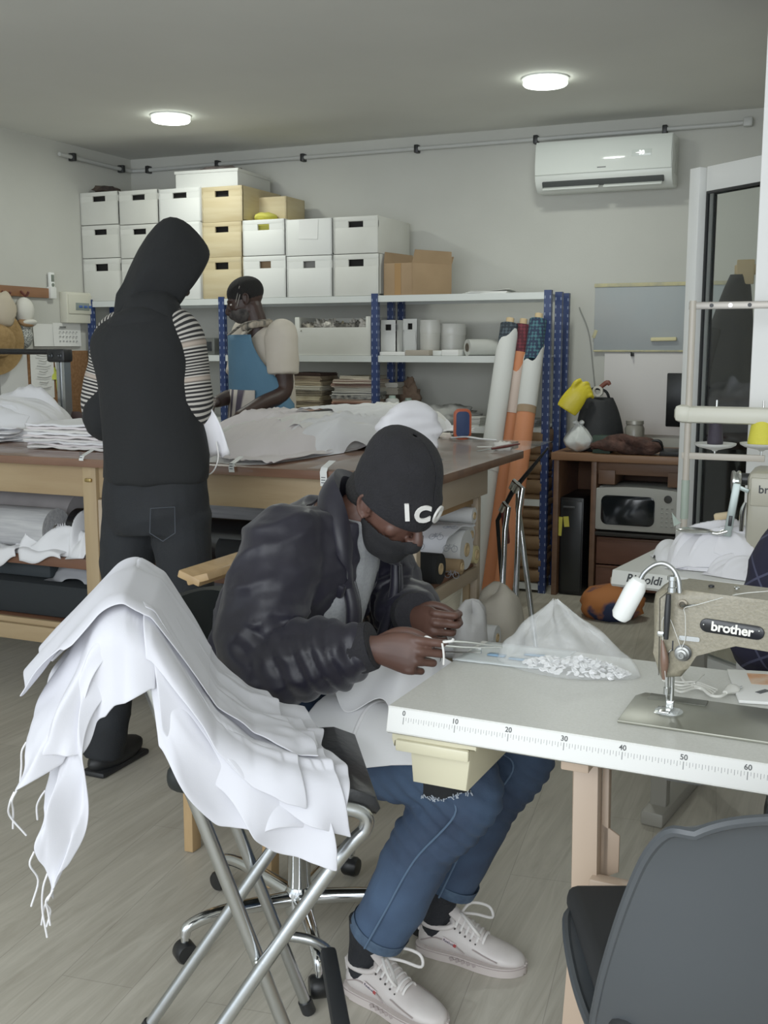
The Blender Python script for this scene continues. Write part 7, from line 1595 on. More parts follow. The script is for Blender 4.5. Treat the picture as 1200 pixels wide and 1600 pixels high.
def toimg(p):
    d = p-V((0, 0, CAMZ)); z = d.dot(FWD); return 600+F*d.dot(RGT)/z, 800-F*d.dot(UPV)/z
bvh_h = BVHTree.FromPolygons([ORG[man.name] @ v.co for v in bo.data.vertices], [tuple(p.vertices) for p in bo.data.polygons])
for ch, px, py in (('I', 636, 800), ('C', 660, 803), ('O', 683, 803)):
    h = bvh_h.ray_cast(V((0, 0, CAMZ)), _ray(px, py).normalized())
    if h[0] is None: continue
    c, nn_ = h[0], h[1]
    if nn_.dot(_ray(px, py)) > 0: nn_ = -nn_
    up_ = (V((-.05, 0, 1))-nn_*nn_.z).normalized(); rt_ = up_.cross(nn_)
    me = textmesh('letter', ch, .054, mat4(c+nn_*.002-up_*.0185, rt_, up_), m_let, .0022, .0022, align='CENTER'); link('embroidered_letter', me, bo)
# mask
mb = MB()
mb.ball((.026, 0, -.052), (.076, .066, .067), n=24, M=MH).ball((.03, 0, -.035), (.08, .069, .05), n=24, M=MH).ball((.085, 0, -.035), (.038, .026, .03), n=20, M=MH).ball((.056, 0, -.086), (.036, .038, .03), n=20, M=MH)
mk = remesh(mb, mat('black cloth mask', '0e0d10', .9, bump=.15, bs=200), .004, 4)
bmk = bmesh.new(); bmk.from_mesh(mk); inv = MH.inverted()
kill = []
for f in bmk.faces:
    q = inv @ f.calc_center_median()
    top_ = -.032+(.012 if q.x > .07 else 0)*(1-min(1, abs(q.y)/.05))-(.0 if q.x > 0.02 else (.02-q.x)*.1)
    if q.z > top_ or q.x < -.012: kill.append(f)
bmesh.ops.delete(bmk, geom=kill, context='FACES'); bmk.to_mesh(mk); bmk.free(); mk.polygons.foreach_set('use_smooth', [True]*len(mk.polygons))
mask = link('face_mask', bake(mk, [('SMOOTH', dict(factor=.5, iterations=3)), ('SOLIDIFY', dict(thickness=.003, offset=1))]), man)
for s in (-1, 1): part('ear_loop', MB().tube([MH @ V((-.008, .062*s, -.022)), MH @ V((-.012, .074*s, .0)), MH @ V((-.02, .079*s, .012))], .0015, n=6, sm=4), mat('black elastic', '101012', .8), mask)
# hair above the ear under the beanie
hb = MB().ball((-.052, 0, .0), (.062, .0765, .055), n=24, M=MH); part('hair', hb, mat('black hair', '0e0c0c', .95, bump=.6, bs=300), man)
# tweezers with cord held between the hands
tA = MR_ @ V((.108, .03, -.02)); tB = tA+V((.135, .07, -.012))
tw = thing('tweezers', 'steel tweezers held in the hands of the seated person', 'tweezers', tuple(tA))
part('prong', MB().tube([tA+V((0, 0, .004)), tA+(tB-tA)*.5+V((0, 0, .006)), tB], [.0035, .003, .001], n=8, sm=4), m_steel, tw); part('prong', MB().tube([tA+V((0, 0, -.003)), tA+(tB-tA)*.5+V((0, 0, -.005)), tB+V((0, 0, -.001))], [.0035, .003, .001], n=8, sm=4), m_steel, tw)
cdm = mat('white elastic cord', 'e4e2de', .7)
one('elastic_cord', MB().tube([tA+V((-.012, -.004, .006)), tA+V((-.004, -.008, .014)), tA+V((.008, -.006, .008)), tA+V((.002, -.008, -.0)), tA+V((.02, -.004, .004)), tA+V((.045, .005, .007)), tA+V((.05, .004, .012))], .0028, n=8, sm=6).tube([tA+V((.03, -.006, .004)), tA+V((.035, -.01, -.018)), tA+V((.034, -.008, -.04))], .0022, n=8, sm=5), cdm, 'short white elastic cord held by the seated person', 'cord')
# ------------------------------------------------------------------ hooded person standing at the table
HX = -2.035; HY = 2.86
m_hood = mat('black cotton jersey', '0b0d0f', .92, bump=.12, bs=60); m_djean = mat('black denim', '0b0e12', .85, c2='101419', ns=8, bump=.15, bs=200)
def tilt(z): return 0
hn = V((HX-.02, HY+.02, 1.53)); hc = V((HX-.005, HY+.08, 1.635))
f2 = V((.62, .70, -.36)).normalized(); l2 = V((-.74, .66, .06)).normalized(); u2 = f2.cross(l2).normalized(); l2 = u2.cross(f2); MH2 = Matrix((f2, l2, u2)).transposed().to_4x4(); MH2.translation = hc
sL, sR = V((HX-.155, HY+.05, 1.455)), V((HX+.075, HY+.03, 1.46)); eL, eR = V((HX-.215, HY+.03, 1.20)), V((HX+.105, HY+.05, 1.21)); wL, wR = V((HX-.17, HY+.24, 1.17)), V((HX-.09, HY+.22, 1.16))
mb = MB(); MH2h = MH2 @ Matrix.Translation(V((.0, 0, .008))); head(mb, MH2h, .74); limb(mb, [hn+V((-.02, -.01, -.1)), hn, MH2 @ V((-.02, 0, -.04))], [.06, .055, .055])
X2 = V((1, 0, 0)); D2 = V((0, 1, 0))
loft([(V((HX, HY, .88)), X2*.13, D2*.09), (V((HX, HY, 1.0)), X2*.13, D2*.09), (V((HX-.01, HY, 1.2)), X2*.12, D2*.09), (V((HX-.03, HY+.01, 1.38)), X2*.12, D2*.09), (V((HX-.03, HY+.01, 1.46)), X2*.10, D2*.07), (V((HX-.02, HY+.01, 1.52)), X2*.05, D2*.05)], mb)
for s, e, w in ((sL, eL, wL), (sR, eR, wR)): limb(mb, [s, (s+e)/2, e, (e+w)/2, w], [.045, .04, .036, .032, .026])
fL, fR = V((HX-.235, HY-.02, .04)), V((HX+.105, HY+.05, .04)); kL, kR = V((HX-.175, HY+.03, .47)), V((HX+.105, HY+.05, .48)); pL, pR = V((HX-.085, HY, .88)), V((HX+.085, HY, .88))
for h, k, a in ((pL, kL, fL), (pR, kR, fR)): limb(mb, [h, (h+k)/2, k, (k+a)/2, a+V((0, 0, .06))], [.07, .06, .045, .04, .032])
def hm(w, e, zdir, side):
    x = (w-e).normalized(); z = V(zdir); z = (z-x*z.dot(x)).normalized(); y = z.cross(x); M = Matrix((x, y, z)).transposed().to_4x4(); M.translation = w+x*.02; return M
M2 = hm(wL, eL, (-.8, .1, .5), 1); M2r = M2 @ Matrix.Diagonal((1, -1, 1, 1)); 
hand(mb, hm(wR, eR, (.8, .0, .5), 1), 1, [(25, 35, 20), (30, 38, 22), (32, 40, 24), (36, 42, 26)], [(.012, .018, -.008), (.04, .04, -.016), (.066, .05, -.02), (.09, .048, -.022)]); hand(mb, M2r, -1, [(25, 35, 20), (30, 38, 22), (32, 40, 24), (36, 42, 26)], [(.012, .018, -.008), (.04, .04, -.016), (.066, .05, -.02), (.09, .048, -.022)])
hood_man = bodyobj('person', mb, m_skin2, 'standing person seen from behind in black hooded top with striped sleeves', .004, 2)
eyes(hood_man, MH2h, .74)
# hooded top: body, hood, sleeves
mb = MB()
loft([(V((HX-.005, HY, 1.005)), X2*.178, D2*.14), (V((HX-.005, HY, 1.03)), X2*.18, D2*.142), (V((HX-.005, HY+.005, 1.15)), X2*.17, D2*.138), (V((HX-.02, HY+.005, 1.3)), X2*.16, D2*.142), (V((HX-.032, HY+.0, 1.42)), X2*.165, D2*.145), (V((HX-.032, HY+.01, 1.49)), X2*.138, D2*.12), (V((HX-.022, HY+.015, 1.54)), X2*.085, D2*.085)], mb, n=30)
mb.ball(hn+V((.01, -.01, -.01)), (.1, .09, .08))
tp2 = remesh(mb, m_hood, .009, 5); displace(tp2, lambda p: .013*(1-abs(2*nz(V((p.x*6+p.z*1.5, p.y*4, p.z*3.2)), 1, 21)))-.004); top2 = link('hooded_top', tp2, hood_man)
P = []; n = 36
ho_ = [(-.115, .05, .06, -.10), (-.112, .085, .10, -.06), (-.10, .108, .125, -.01), (-.07, .118, .138, .025), (-.03, .121, .142, .035), (.02, .116, .138, .034), (.06, .105, .128, .028), (.088, .093, .115, .02), (.094, .08, .102, .014), (.088, .072, .094, .014)]
ho = [(x*.86, wy*.90, hz*.92, zc*.95) for x, wy, hz, zc in ho_]
for i, (x, wy, hz, zc) in enumerate(ho):
    row = []
    for j in range(n+1):
        t = 2*PI*j/n; s_ = math.sin(t); c_ = math.cos(t); pk = max(0, s_)**3*.03*(1 if -.08 < x < .05 else .4); low = -.02 if s_ < -.5 else 0
        row.append(MH2 @ V((x+(.03*s_ if x > .03 else 0), wy*c_*(1-.18*max(0, s_)), zc+hz*s_+pk+low+.006*nz((x*9, c_*2, s_*2), 1, 3))))
    P.append(row)
P.insert(0, [MH2 @ V((-.12, 0, -.1))]*(n+1))
link('hood', subd(MB().grid(P, .008).mesh('hood', m_hood, 180), 1), top2)
part('hood_drape', MB().tube([hn+V((-.10, .02, -.06)), hn+V((-.05, -.075, -.05)), hn+V((.04, -.08, -.03)), hn+V((.115, .0, -.05))], [.03, .045, .045, .03], n=16, sm=6), m_hood, top2)
m_strp = bpy.data.materials.new('black and cream striped knit')
def striped():
    m = m_strp; m.use_nodes = True; nt = m.node_tree; N = nt.nodes; L = nt.links; b = N['Principled BSDF']; b.inputs['Roughness'].default_value = .95
    tc = N.new('ShaderNodeTexCoord'); uvn = N.new('ShaderNodeUVMap'); uvn.uv_map = 'arm'; sp = N.new('ShaderNodeSeparateXYZ'); L.new(uvn.outputs['UV'], sp.inputs[0])
    def wv(freq, lo, hi, ph=0):
        a = N.new('ShaderNodeMath'); a.operation = 'MULTIPLY_ADD'; a.inputs[1].default_value = freq; a.inputs[2].default_value = ph; L.new(sp.outputs['Y'], a.inputs[0])
        s = N.new('ShaderNodeMath'); s.operation = 'SINE'; L.new(a.outputs[0], s.inputs[0]); r = N.new('ShaderNodeMapRange'); r.inputs[1].default_value = lo; r.inputs[2].default_value = hi; L.new(s.outputs[0], r.inputs[0]); return r.outputs[0]
    fine = wv(2*PI/.0098, -.1, .4); broad = wv(2*PI/.105, .86, 1.0, .6)
    mx = N.new('ShaderNodeMix'); mx.data_type = 'RGBA'; mx.inputs[6].default_value = lin('1c1b1c'); mx.inputs[7].default_value = lin('b3aea6'); L.new(fine, mx.inputs['Factor'])
    m2 = N.new('ShaderNodeMix'); m2.data_type = 'RGBA'; L.new(mx.outputs[2], m2.inputs[6]); m2.inputs[7].default_value = lin('a6988b'); L.new(broad, m2.inputs['Factor']); L.new(m2.outputs[2], b.inputs['Base Color']); return m
striped()
def armuv(name, P, r, m, parent, n=24, sm=7, wr=.003):
    Q = smoothpath([tuple(p)+(q,) for p, q in zip(P, r)], sm); mb = MB(); mb.tube([q[:3] for q in Q], [q[3] for q in Q], n=n); me = mb.mesh(name, m, 180)
    ctr = np.array([q[:3] for q in Q]); cum = np.concatenate([[0], np.cumsum(np.linalg.norm(np.diff(ctr, axis=0), axis=1))]); uv = me.uv_layers.new(name='arm')
    k = len(Q)
    for lp in me.loops: uv.data[lp.index].uv = (0, cum[min(lp.vertex_index//n, k-1)])
    displace(me, lambda p: wr*(1-abs(2*nz(V((p.x*9, p.y*9, p.z*14)), 1, 13)))); return link(name, me, parent)
for s, e, w in ((sL, eL, wL), (sR, eR, wR)):
    sg = 1 if s is sR else -1
    armuv('striped_sleeve', [s+V((-.06*sg, -.01, .05)), s+V((.0, 0, .0)), s*.6+e*.4+V((.01*sg, 0, 0)), e+V((.0, 0, .02)), e*.6+w*.4, w*.8+e*.2], [.045, .076, .074, .068, .058, .05], m_strp, top2)
    part('sleeve_back_panel', MB().tube([s*.45+e*.55+V((-.04*sg, -.035, -.02)), e+V((-.022*sg, -.028, .0)), e*.7+w*.3+V((-.015*sg, -.02, -.03))], [.04, .07, .055], n=18, sm=5), m_hood, top2)
mb = MB()
loft([(V((HX, HY, .84)), X2*.165, D2*.12), (V((HX, HY-.005, .92)), X2*.18, D2*.13), (V((HX, HY, 1.02)), X2*.175, D2*.125)], mb)
for h, k, a in ((pL, kL, fL), (pR, kR, fR)): limb(mb, [h+V((0, 0, .02)), (h+k)/2+V((0, -.01, .02)), k, (k+a)/2, a+V((0, 0, .02))], [.10, .086, .072, .066, .07], ends=False)
dj = remesh(mb, m_djean, .008, 4); displace(dj, lambda p: .006*(1-abs(2*nz(V((p.x*6, p.y*6, p.z*9)), 1, 31)))-.002); dj_ = link('dark_jeans', dj, hood_man)
pk_ = [(HX+.075, HY-.128, .935), (HX+.145, HY-.102, .94), (HX+.145, HY-.104, .86), (HX+.112, HY-.122, .835), (HX+.075, HY-.136, .86)]
part('pocket_stitching', MB().tube([V(p)+V((0, -.008, 0)) for p in pk_], .0015, n=5, closed=True), mat('grey stitching', '3a4048', .8), dj_)
for a in (fL, fR): 
    part('shoe', MB().ball((a.x, a.y+.07, .045), (.05, .14, .045), n=20).bx(a.x-.047, a.x+.047, a.y-.06, a.y+.2, .001, .022, bev=.01), mat('black shoe', '131416', .6), hood_man)
# white mask hanging from the hand with its elastic loop, white sleeve of cloth in the hand
mkw = thing('face_mask', 'white fabric mask with elastic loop held beside the hooded person', 'mask', (HX+.24, HY+.2, .99))
a_, b_ = aty(306, 634, HY+.03), aty(333, 712, HY+.10)
P = []
for i in range(10):
    f = i/9; c = a_+(b_-a_)*f; w = .028+.035*math.sin(PI*min(1, f*.62+.05)); P.append([c+RGT*(w*(u))+V((0, -.012*math.sin(u*5+f*4), .006*math.sin(u*9))) for u in np.linspace(-1, 1, 11)])
part('mask_cloth', MB().grid(P, .005), m_clothb, mkw, angle=180)
e0 = aty(338, 690, HY+.09); part('elastic_loop', MB().tube([e0, aty(341, 715, HY+.08), aty(334, 735, HY+.08), aty(322, 742, HY+.08), aty(314, 728, HY+.08), aty(318, 708, HY+.08)], .0022, n=6, sm=6), cdm, mkw)
# ------------------------------------------------------------------ person in the blue apron behind the table
AX, AY = -2.93, 5.12
m_apr = mat('blue cotton apron', '4f7690', .85, c2='496f89', ns=4, bump=.1, bs=50); m_shirt = mat('cream polo shirt', 'c9c0b2', .85, c2='bcb2a2', ns=3)
ha = aty(384, 466, AY); fa = V((-.80, -.42, -.34)).normalized(); la = V((.40, -.90, .10)).normalized(); ua = fa.cross(la).normalized()
if ua.z < 0: la = -la; ua = fa.cross(la).normalized()
la = ua.cross(fa); MA = Matrix((fa, la, ua)).transposed().to_4x4(); MA.translation = ha+V((0, 0, -.015))
nk = aty(402, 508, AY+.02)
S1, S2 = aty(440, 525, AY-.06), aty(385, 522, AY+.22); E1 = aty(443, 612, AY-.08); W1 = aty(375, 650, AY-.36); E2 = aty(372, 615, AY+.1); W2 = aty(338, 628, AY-.25)
pc_ = aty(418, 640, AY+.02); pc_.z = .95
mb = MB(); head(mb, MA, .97); limb(mb, [nk+V((0, 0, -.1)), nk, MA @ V((-.02, 0, -.04))], [.06, .055, .055])
fx = V((-.50, -.87, 0)).normalized(); sx = V((.87, -.50, 0)).normalized()
tc_ = (S1+S2)/2
loft([(V((pc_.x, pc_.y, .86)), sx*.15, fx*.1), (V((pc_.x, pc_.y, 1.0)), sx*.15, fx*.1), (V((pc_.x-.0, pc_.y, 1.2)), sx*.15, fx*.1), (tc_+V((0, 0, -.1)), sx*.16, fx*.1), (tc_+V((0, 0, -.0)), sx*.13, fx*.08), (tc_+V((-.01, 0, .05)), sx*.06, fx*.05)], mb)
for s, e, w in ((S1, E1, W1), (S2, E2, W2)): limb(mb, [s, (s+e)/2, e, (e+w)/2, w], [.056, .052, .044, .04, .03])
for sgn in (-1, 1):
    q = V((pc_.x, pc_.y, .86))+sx*.09*sgn; limb(mb, [q, V((q.x, q.y, .5)), V((q.x+.02, q.y, .09))], [.075, .06, .04])
thr = [(.012, .018, -.008), (.04, .04, -.016), (.066, .05, -.02), (.09, .048, -.022)]
def hm2(w, e, zdir, flip):
    M = hm(w, e, zdir, 1); return M @ Matrix.Diagonal((1, -1, 1, 1)) if flip else M
hand(mb, hm2(W1, E1, (0, -.3, 1), False), 1, [(15, 25, 15)]*4, thr, .95); hand(mb, hm2(W2, E2, (0, -.3, 1), True), -1, [(20, 30, 18)]*4, thr, .95)
apm = bodyobj('person', mb, m_skin2, 'standing person in blue apron and cream shirt working behind the cutting table', .004, 2)
eyes(apm, MA, .97)
part('hair', MB().ball((-.014, 0, .045), (.101, .079, .083), n=26, M=MA), mat('black hair', ''), apm)
mb = MB()
loft([(V((pc_.x+.01, pc_.y, .93)), sx*.19, fx*.135), (V((pc_.x+.005, pc_.y, 1.1)), sx*.185, fx*.13), (V((pc_.x, pc_.y, 1.25)), sx*.185, fx*.13), (tc_+V((0, 0, -.1)), sx*.195, fx*.13), (tc_+V((0, 0, -.01)), sx*.165, fx*.11), (tc_+V((-.01, 0, .045)), sx*.09, fx*.08)], mb)
for s, e in ((S1, E1), (S2, E2)): limb(mb, [s, s*.7+e*.3, s*.32+e*.68], [.088, .085, .082], ends=False); mb.ball(s, .086)
sh_ = remesh(mb, m_shirt, .008, 5); displace(sh_, lambda p: .007*(1-abs(2*nz(V((p.x*6, p.y*6, p.z*7)), 1, 51)))-.002); shirt = link('shirt', sh_, apm)
part('collar', MB().tube([nk+V((-.06, -.05, -.02)), nk+V((.02, -.075, .0)), nk+V((.075, -.0, .012)), nk+V((.03, .06, .01))], [.014, .018, .018, .014], n=12, sm=6), mat('shirt collar', 'b9ac98', .85, c2='55524c', ns=40, stretch=(1, 1, .2)), shirt)
# apron: bib in front plus skirt, side seams toward the camera
P = []
for i in range(22):
    f = i/21; z = tc_.z+.0-(tc_.z-.80)*f; cz = V((pc_.x, pc_.y, 0))*(min(1, f*1.6))+V((tc_.x, tc_.y, 0))*(1-min(1, f*1.6)); wA = (.6+1.0*min(1, (f/.42)**1.7)) if f < .5 else 1.75; row = []
    for j in range(25):
        t = -1+2*j/24; a = t*wA; rx, ry = .218+.02*f, .18+.02*f; fold = 1+.02*math.sin(t*16+f*3)*f
        row.append(V((cz.x, cz.y, z))+sx*(rx*math.sin(a)*fold)+fx*(ry*math.cos(a)*fold))
    P.append(row)
ap_ = part('apron', MB().grid(P, .005), m_apr, apm, angle=180)
m_sash = mat('striped apron band', 'c2bab0', .85, c2='4a4350', pat='bands', ps=9, stretch=(1, 1, 1), rot=(R(90), 0, R(40)))
P2 = []
for i in range(8):
    f = i/7; z = 1.20-.30*f; row = []
    for j in range(14):
        t = -.45+1.1*j/13; rx, ry = .228+.02*f, .195+.02*f; row.append(V((pc_.x, pc_.y, z))+sx*(rx*math.sin(t))+fx*(ry*math.cos(t)))
    P2.append(row)
part('striped_panel', MB().grid(P2, .005), m_sash, ap_, angle=180)
part('neck_strap', MB().tube([P[0][4], nk+V((-.03, -.07, .01)), nk+V((.06, -.0, .025)), nk+V((0, .06, .02)), P[0][20]], .008, n=8, sm=6, ell=(1.6, .5)), mat('striped strap', 'c7bfae', .8, c2='4c4a48', ns=50), ap_)
part('trousers', MB().tube([V((pc_.x, pc_.y, .9))+sx*.09, V((pc_.x+.02, pc_.y, .5))+sx*.09, V((pc_.x+.03, pc_.y, .05))+sx*.09], [.11, .09, .075], n=20, sm=5).tube([V((pc_.x, pc_.y, .9))-sx*.09, V((pc_.x+.02, pc_.y, .5))-sx*.09, V((pc_.x+.03, pc_.y, .05))-sx*.09], [.11, .09, .075], n=20, sm=5), mat('dark trousers', '1d2026', .85), apm)
for sgn in (-1, 1):
    q = V((pc_.x+.02, pc_.y, 0))+sx*.09*sgn+fx*.06; part('shoe', MB().ball(q+V((0, 0, .045)), (.055, .055, .045), n=16).tube([q-fx*.08+V((0, 0, .04)), q+fx*.12+V((0, 0, .035))], [.045, .04], n=14), mat('black shoe', ''), apm)
# clear face shield / light mask strings at the temple
for dz in (.0, .022): part('mask_string', MB().tube([MA @ V((.0, -.075 if (MA @ V((0, -.075, 0)) - V((0, 0, 1.42))).length < (MA @ V((0, .075, 0)) - V((0, 0, 1.42))).length else .075, .05+dz)), MA @ V((.05, -.066 if (MA @ V((0, -.075, 0)) - V((0, 0, 1.42))).length < (MA @ V((0, .075, 0)) - V((0, 0, 1.42))).length else .066, -.02+dz))], .002, n=6), mat('grey string', '8d8880', .6), apm)
mb = MB().ball((.035, 0, -.055), (.068, .058, .055), n=22, M=MA).ball((.085, 0, -.045), (.03, .024, .03), n=16, M=MA); part('face_mask', mb, mat('patterned grey mask', '4c4744', .85, c2='1f1c1c', ns=22), apm)
# ------------------------------------------------------------------ person at the overlock machine, mostly outside the picture
PX, PY = .05, 2.64
m_pl = mat('dark navy plaid', '14152a', .85, c2='3b3c55', pat='checks', ps=7, contrast=(.50, .72))
def plaid_mat():
    m = bpy.data.materials.new('navy plaid flannel'); m.use_nodes = True; nt = m.node_tree; N = nt.nodes; L = nt.links; b = N['Principled BSDF']; b.inputs['Roughness'].default_value = .9
    tc = N.new('ShaderNodeTexCoord'); sp = N.new('ShaderNodeSeparateXYZ'); mp_ = N.new('ShaderNodeMapping'); mp_.inputs['Rotation'].default_value = (R(18), R(24), R(10)); L.new(tc.outputs['Object'], mp_.inputs['Vector']); L.new(mp_.outputs[0], sp.inputs[0])
    def line(ax, step, w):
        d = N.new('ShaderNodeMath'); d.operation = 'DIVIDE'; d.inputs[1].default_value = step; L.new(sp.outputs[ax], d.inputs[0]); f = N.new('ShaderNodeMath'); f.operation = 'FRACT'; L.new(d.outputs[0], f.inputs[0]); l = N.new('ShaderNodeMath'); l.operation = 'LESS_THAN'; l.inputs[1].default_value = w; L.new(f.outputs[0], l.inputs[0]); return l.outputs[0]
    a = N.new('ShaderNodeMath'); a.operation = 'MAXIMUM'; L.new(line('X', .075, .06), a.inputs[0]); L.new(line('Z', .085, .06), a.inputs[1])
    mx = N.new('ShaderNodeMix'); mx.data_type = 'RGBA'; mx.inputs[6].default_value = lin('15142a'); mx.inputs[7].default_value = lin('3f4158'); L.new(a.outputs[0], mx.inputs['Factor']); L.new(mx.outputs[2], b.inputs['Base Color']); return m
m_pl = plaid_mat()
P_hd = V((PX+.03, PY+.10, 1.17)); Mp = Matrix((V((0, .93, -.36)), V((-1, 0, 0)), V((0, .36, .93)))).transposed().to_4x4(); Mp.translation = P_hd
mb = MB(); head(mb, Mp, .97); limb(mb, [V((PX, PY, .98)), V((PX+.01, PY+.03, 1.06)), Mp @ V((-.02, 0, -.04))], [.06, .055, .055])
loft([(V((PX, PY-.02, .46)), X2*.15, D2*.11), (V((PX, PY-.02, .62)), X2*.14, D2*.1), (V((PX, PY, .82)), X2*.16, D2*.1), (V((PX, PY+.01, .94)), X2*.13, D2*.08), (V((PX, PY+.02, 1.0)), X2*.06, D2*.05)], mb)
pS, pE, pW = V((PX-.175, PY+.01, .94)), V((PX-.235, PY+.06, .71)), V((PX-.10, PY+.30, .82)); qS, qE, qW = V((PX+.175, PY+.01, .94)), V((PX+.25, PY+.06, .71)), V((PX+.16, PY+.30, .82))
for s, e, w in ((pS, pE, pW), (qS, qE, qW)): limb(mb, [s, (s+e)/2, e, (e+w)/2, w], [.046, .042, .038, .034, .026])
for sg in (-1, 1): limb(mb, [V((PX+.09*sg, PY, .47)), V((PX+.11*sg, PY+.25, .49)), V((PX+.12*sg, PY+.42, .47)), V((PX+.12*sg, PY+.42, .28)), V((PX+.12*sg, PY+.40, .09))], [.07, .065, .05, .045, .035])
hand(mb, hm(pW, pE, (-.3, 0, 1), 1) @ Matrix.Diagonal((1, -1, 1, 1)), 1, [(20, 30, 18)]*4, thr, .95); hand(mb, hm(qW, qE, (.3, 0, 1), 1), 1, [(20, 30, 18)]*4, thr, .95)
pp4 = bodyobj('person', mb, m_skin, 'person in dark navy plaid shirt at the right edge by the overlock machine', .0045, 2); eyes(pp4, Mp, .97)
part('hair', MB().ball((-.014, 0, .045), (.102, .08, .083), n=24, M=Mp), mat('black hair', ''), pp4)
mb = MB()
loft([(V((PX, PY-.02, .50)), X2*.205, D2*.15), (V((PX, PY-.02, .62)), X2*.2, D2*.145), (V((PX, PY, .8)), X2*.205, D2*.14), (V((PX, PY+.01, .93)), X2*.17, D2*.12), (V((PX, PY+.02, 1.0)), X2*.08, D2*.07)], mb)
for s, e, w in ((pS, pE, pW), (qS, qE, qW)): limb(mb, [s, (s+e)/2, e, (e+w)/2, w*.9+e*.1], [.083, .078, .072, .062, .05])
ps_ = remesh(mb, m_pl, .008, 5); displace(ps_, lambda p: .008*(1-abs(2*nz(V((p.x*7, p.y*7, p.z*8)), 1, 61)))-.003); link('plaid_shirt', ps_, pp4)
mb = MB()
for sg in (-1, 1): limb(mb, [V((PX+.09*sg, PY-.02, .48)), V((PX+.11*sg, PY+.25, .49)), V((PX+.12*sg, PY+.43, .475)), V((PX+.12*sg, PY+.43, .3)), V((PX+.12*sg, PY+.41, .1))], [.1, .092, .08, .072, .065])
link('trousers', remesh(mb, mat('dark blue jeans', '22304a', .85, c2='2c3c58', ns=9), .009, 4), pp4)
for sg in (-1, 1): part('shoe', MB().ball((PX+.12*sg, PY+.46, .045), (.05, .13, .045), n=18), mat('black shoe', ''), pp4)
stl2 = thing('stool', 'plain black work stool under the person in plaid', 'stool', (PX, PY-.03, 0))
part('seat', MB().box((PX, PY-.03, .40), (.38, .38, .06), bev=.02), m_vin, stl2)
for a in (-1, 1):
    for b in (-1, 1): part('leg', MB().tube([(PX+.14*a, PY-.03+.14*b, .375), (PX+.19*a, PY-.03+.19*b, .001)], .013, n=10), m_black, stl2)
# ================================================================== WHITE CLOTH ON THE STOOL AND ON THE LAP
B0 = bt_+V((0, 0, .335))
seatM = mat4(Fc-fV*DEP*.5, fV, -wV)
backM = mat4(bt_+V((0, 0, .26)), wV, V((0, 0, 1)))
fa_, wa_ = np.array(fV), np.array(wV)
def rear_sheet(k, af, Lr, steep, q0, q1, seed, fold=.012, r=.055, crumple=.0):
    """cloth laid over the top of the stool back: front end at af, hanging Lr behind, near part drooping over the end"""
    ta = [0, .045, .09, .14, .20, .28, .36]; tz = [.985, .955, .875, .785, .73, .705, .695]
    nu, nv = 72, 70; P = np.zeros((nv, nu, 3)); lift = .006+.0065*k; apex = .985+lift
    for i in range(nv):
        u = i/(nv-1); t = -af*1.6+(Lr+af*1.6)*u
        for j in range(nu):
            v = j/(nu-1); qa, qb = np.interp(u, np.linspace(0, 1, len(q0)), q0), np.interp(u, np.linspace(0, 1, len(q1)), q1); q = qa+(qb-qa)*v
            if t <= 0:
                a = -t/1.6; z = float(np.interp(a, ta, tz))+lift
            else:
                th = min(t/r, R(steep)); a = -r*math.sin(th); z = apex-r*(1-math.cos(th)); rest = max(0, t-r*R(steep)); a -= rest*math.cos(R(steep)); z -= rest*math.sin(R(steep))
            ridge = 1-abs(2*nz((q*9-t*2, t*2.2+q*2, seed*1.9), 1, seed)); edge = .15+.002*k; hang = max(0, q-edge); drop = min(1, max(0, t)*5)
            if hang > 0:
                rr = .05; tt = min(hang/rr, PI/2*.92); w = edge+rr*math.sin(tt); z -= rr*(1-math.cos(tt))+max(0, hang-rr*PI/2*.92)*.97; amp = fold*min(1, hang*6); w += amp*math.sin(t*30+seed*2+hang*6)+.03*hang; a += amp*.8*math.cos(t*24+seed)
            else: w = q
            far = max(0, -q-.15); z -= far*.9; w += far*.5
            rise = .011*ridge+.010*drop*math.sin(q*40+seed+t*5)+crumple*drop*nz((q*16, t*14, seed), 1, seed+7)*max(0, u-.4)*1.6
            nx = -math.sin(R(steep)) if t > 0 else .4; nzv = math.cos(R(steep)) if t > 0 else .9
            P[i, j] = np.array([B0.x, B0.y, 0])+fa_*(a+rise*nx)+wa_*(w+(rise*.7 if hang > 0.03 else 0))+np.array([0, 0, z+rise*nzv*(hang < .03)+crumple*1.5*nz((q*9, t*5, 3), 1, seed+11)*max(0, u-.6)])
    return P
rspec = [(0, .02, .33, 74, (-.15, -.14, -.12), (.26, .37, .41, .35), 21, .03, 'white cloth with frayed corner hanging lowest behind the stool back'),
         (1.2, .03, .27, 60, (-.16, -.16, -.13), (.20, .27, .30, .24), 22, .02, 'white cloth folded over the stool back under the topmost one'),
         (2.2, .05, .23, 66, (-.15, -.14, -.10), (.27, .35, .32, .22), 23, .02, 'white cloth whose edge droops over the near end of the stool back'),
         (5.6, .13, .25, 50, (-.19, -.20, -.18), (.165, .19, .20, .14), 24, .0, 'topmost white cloth forming the peak over the stool back')]
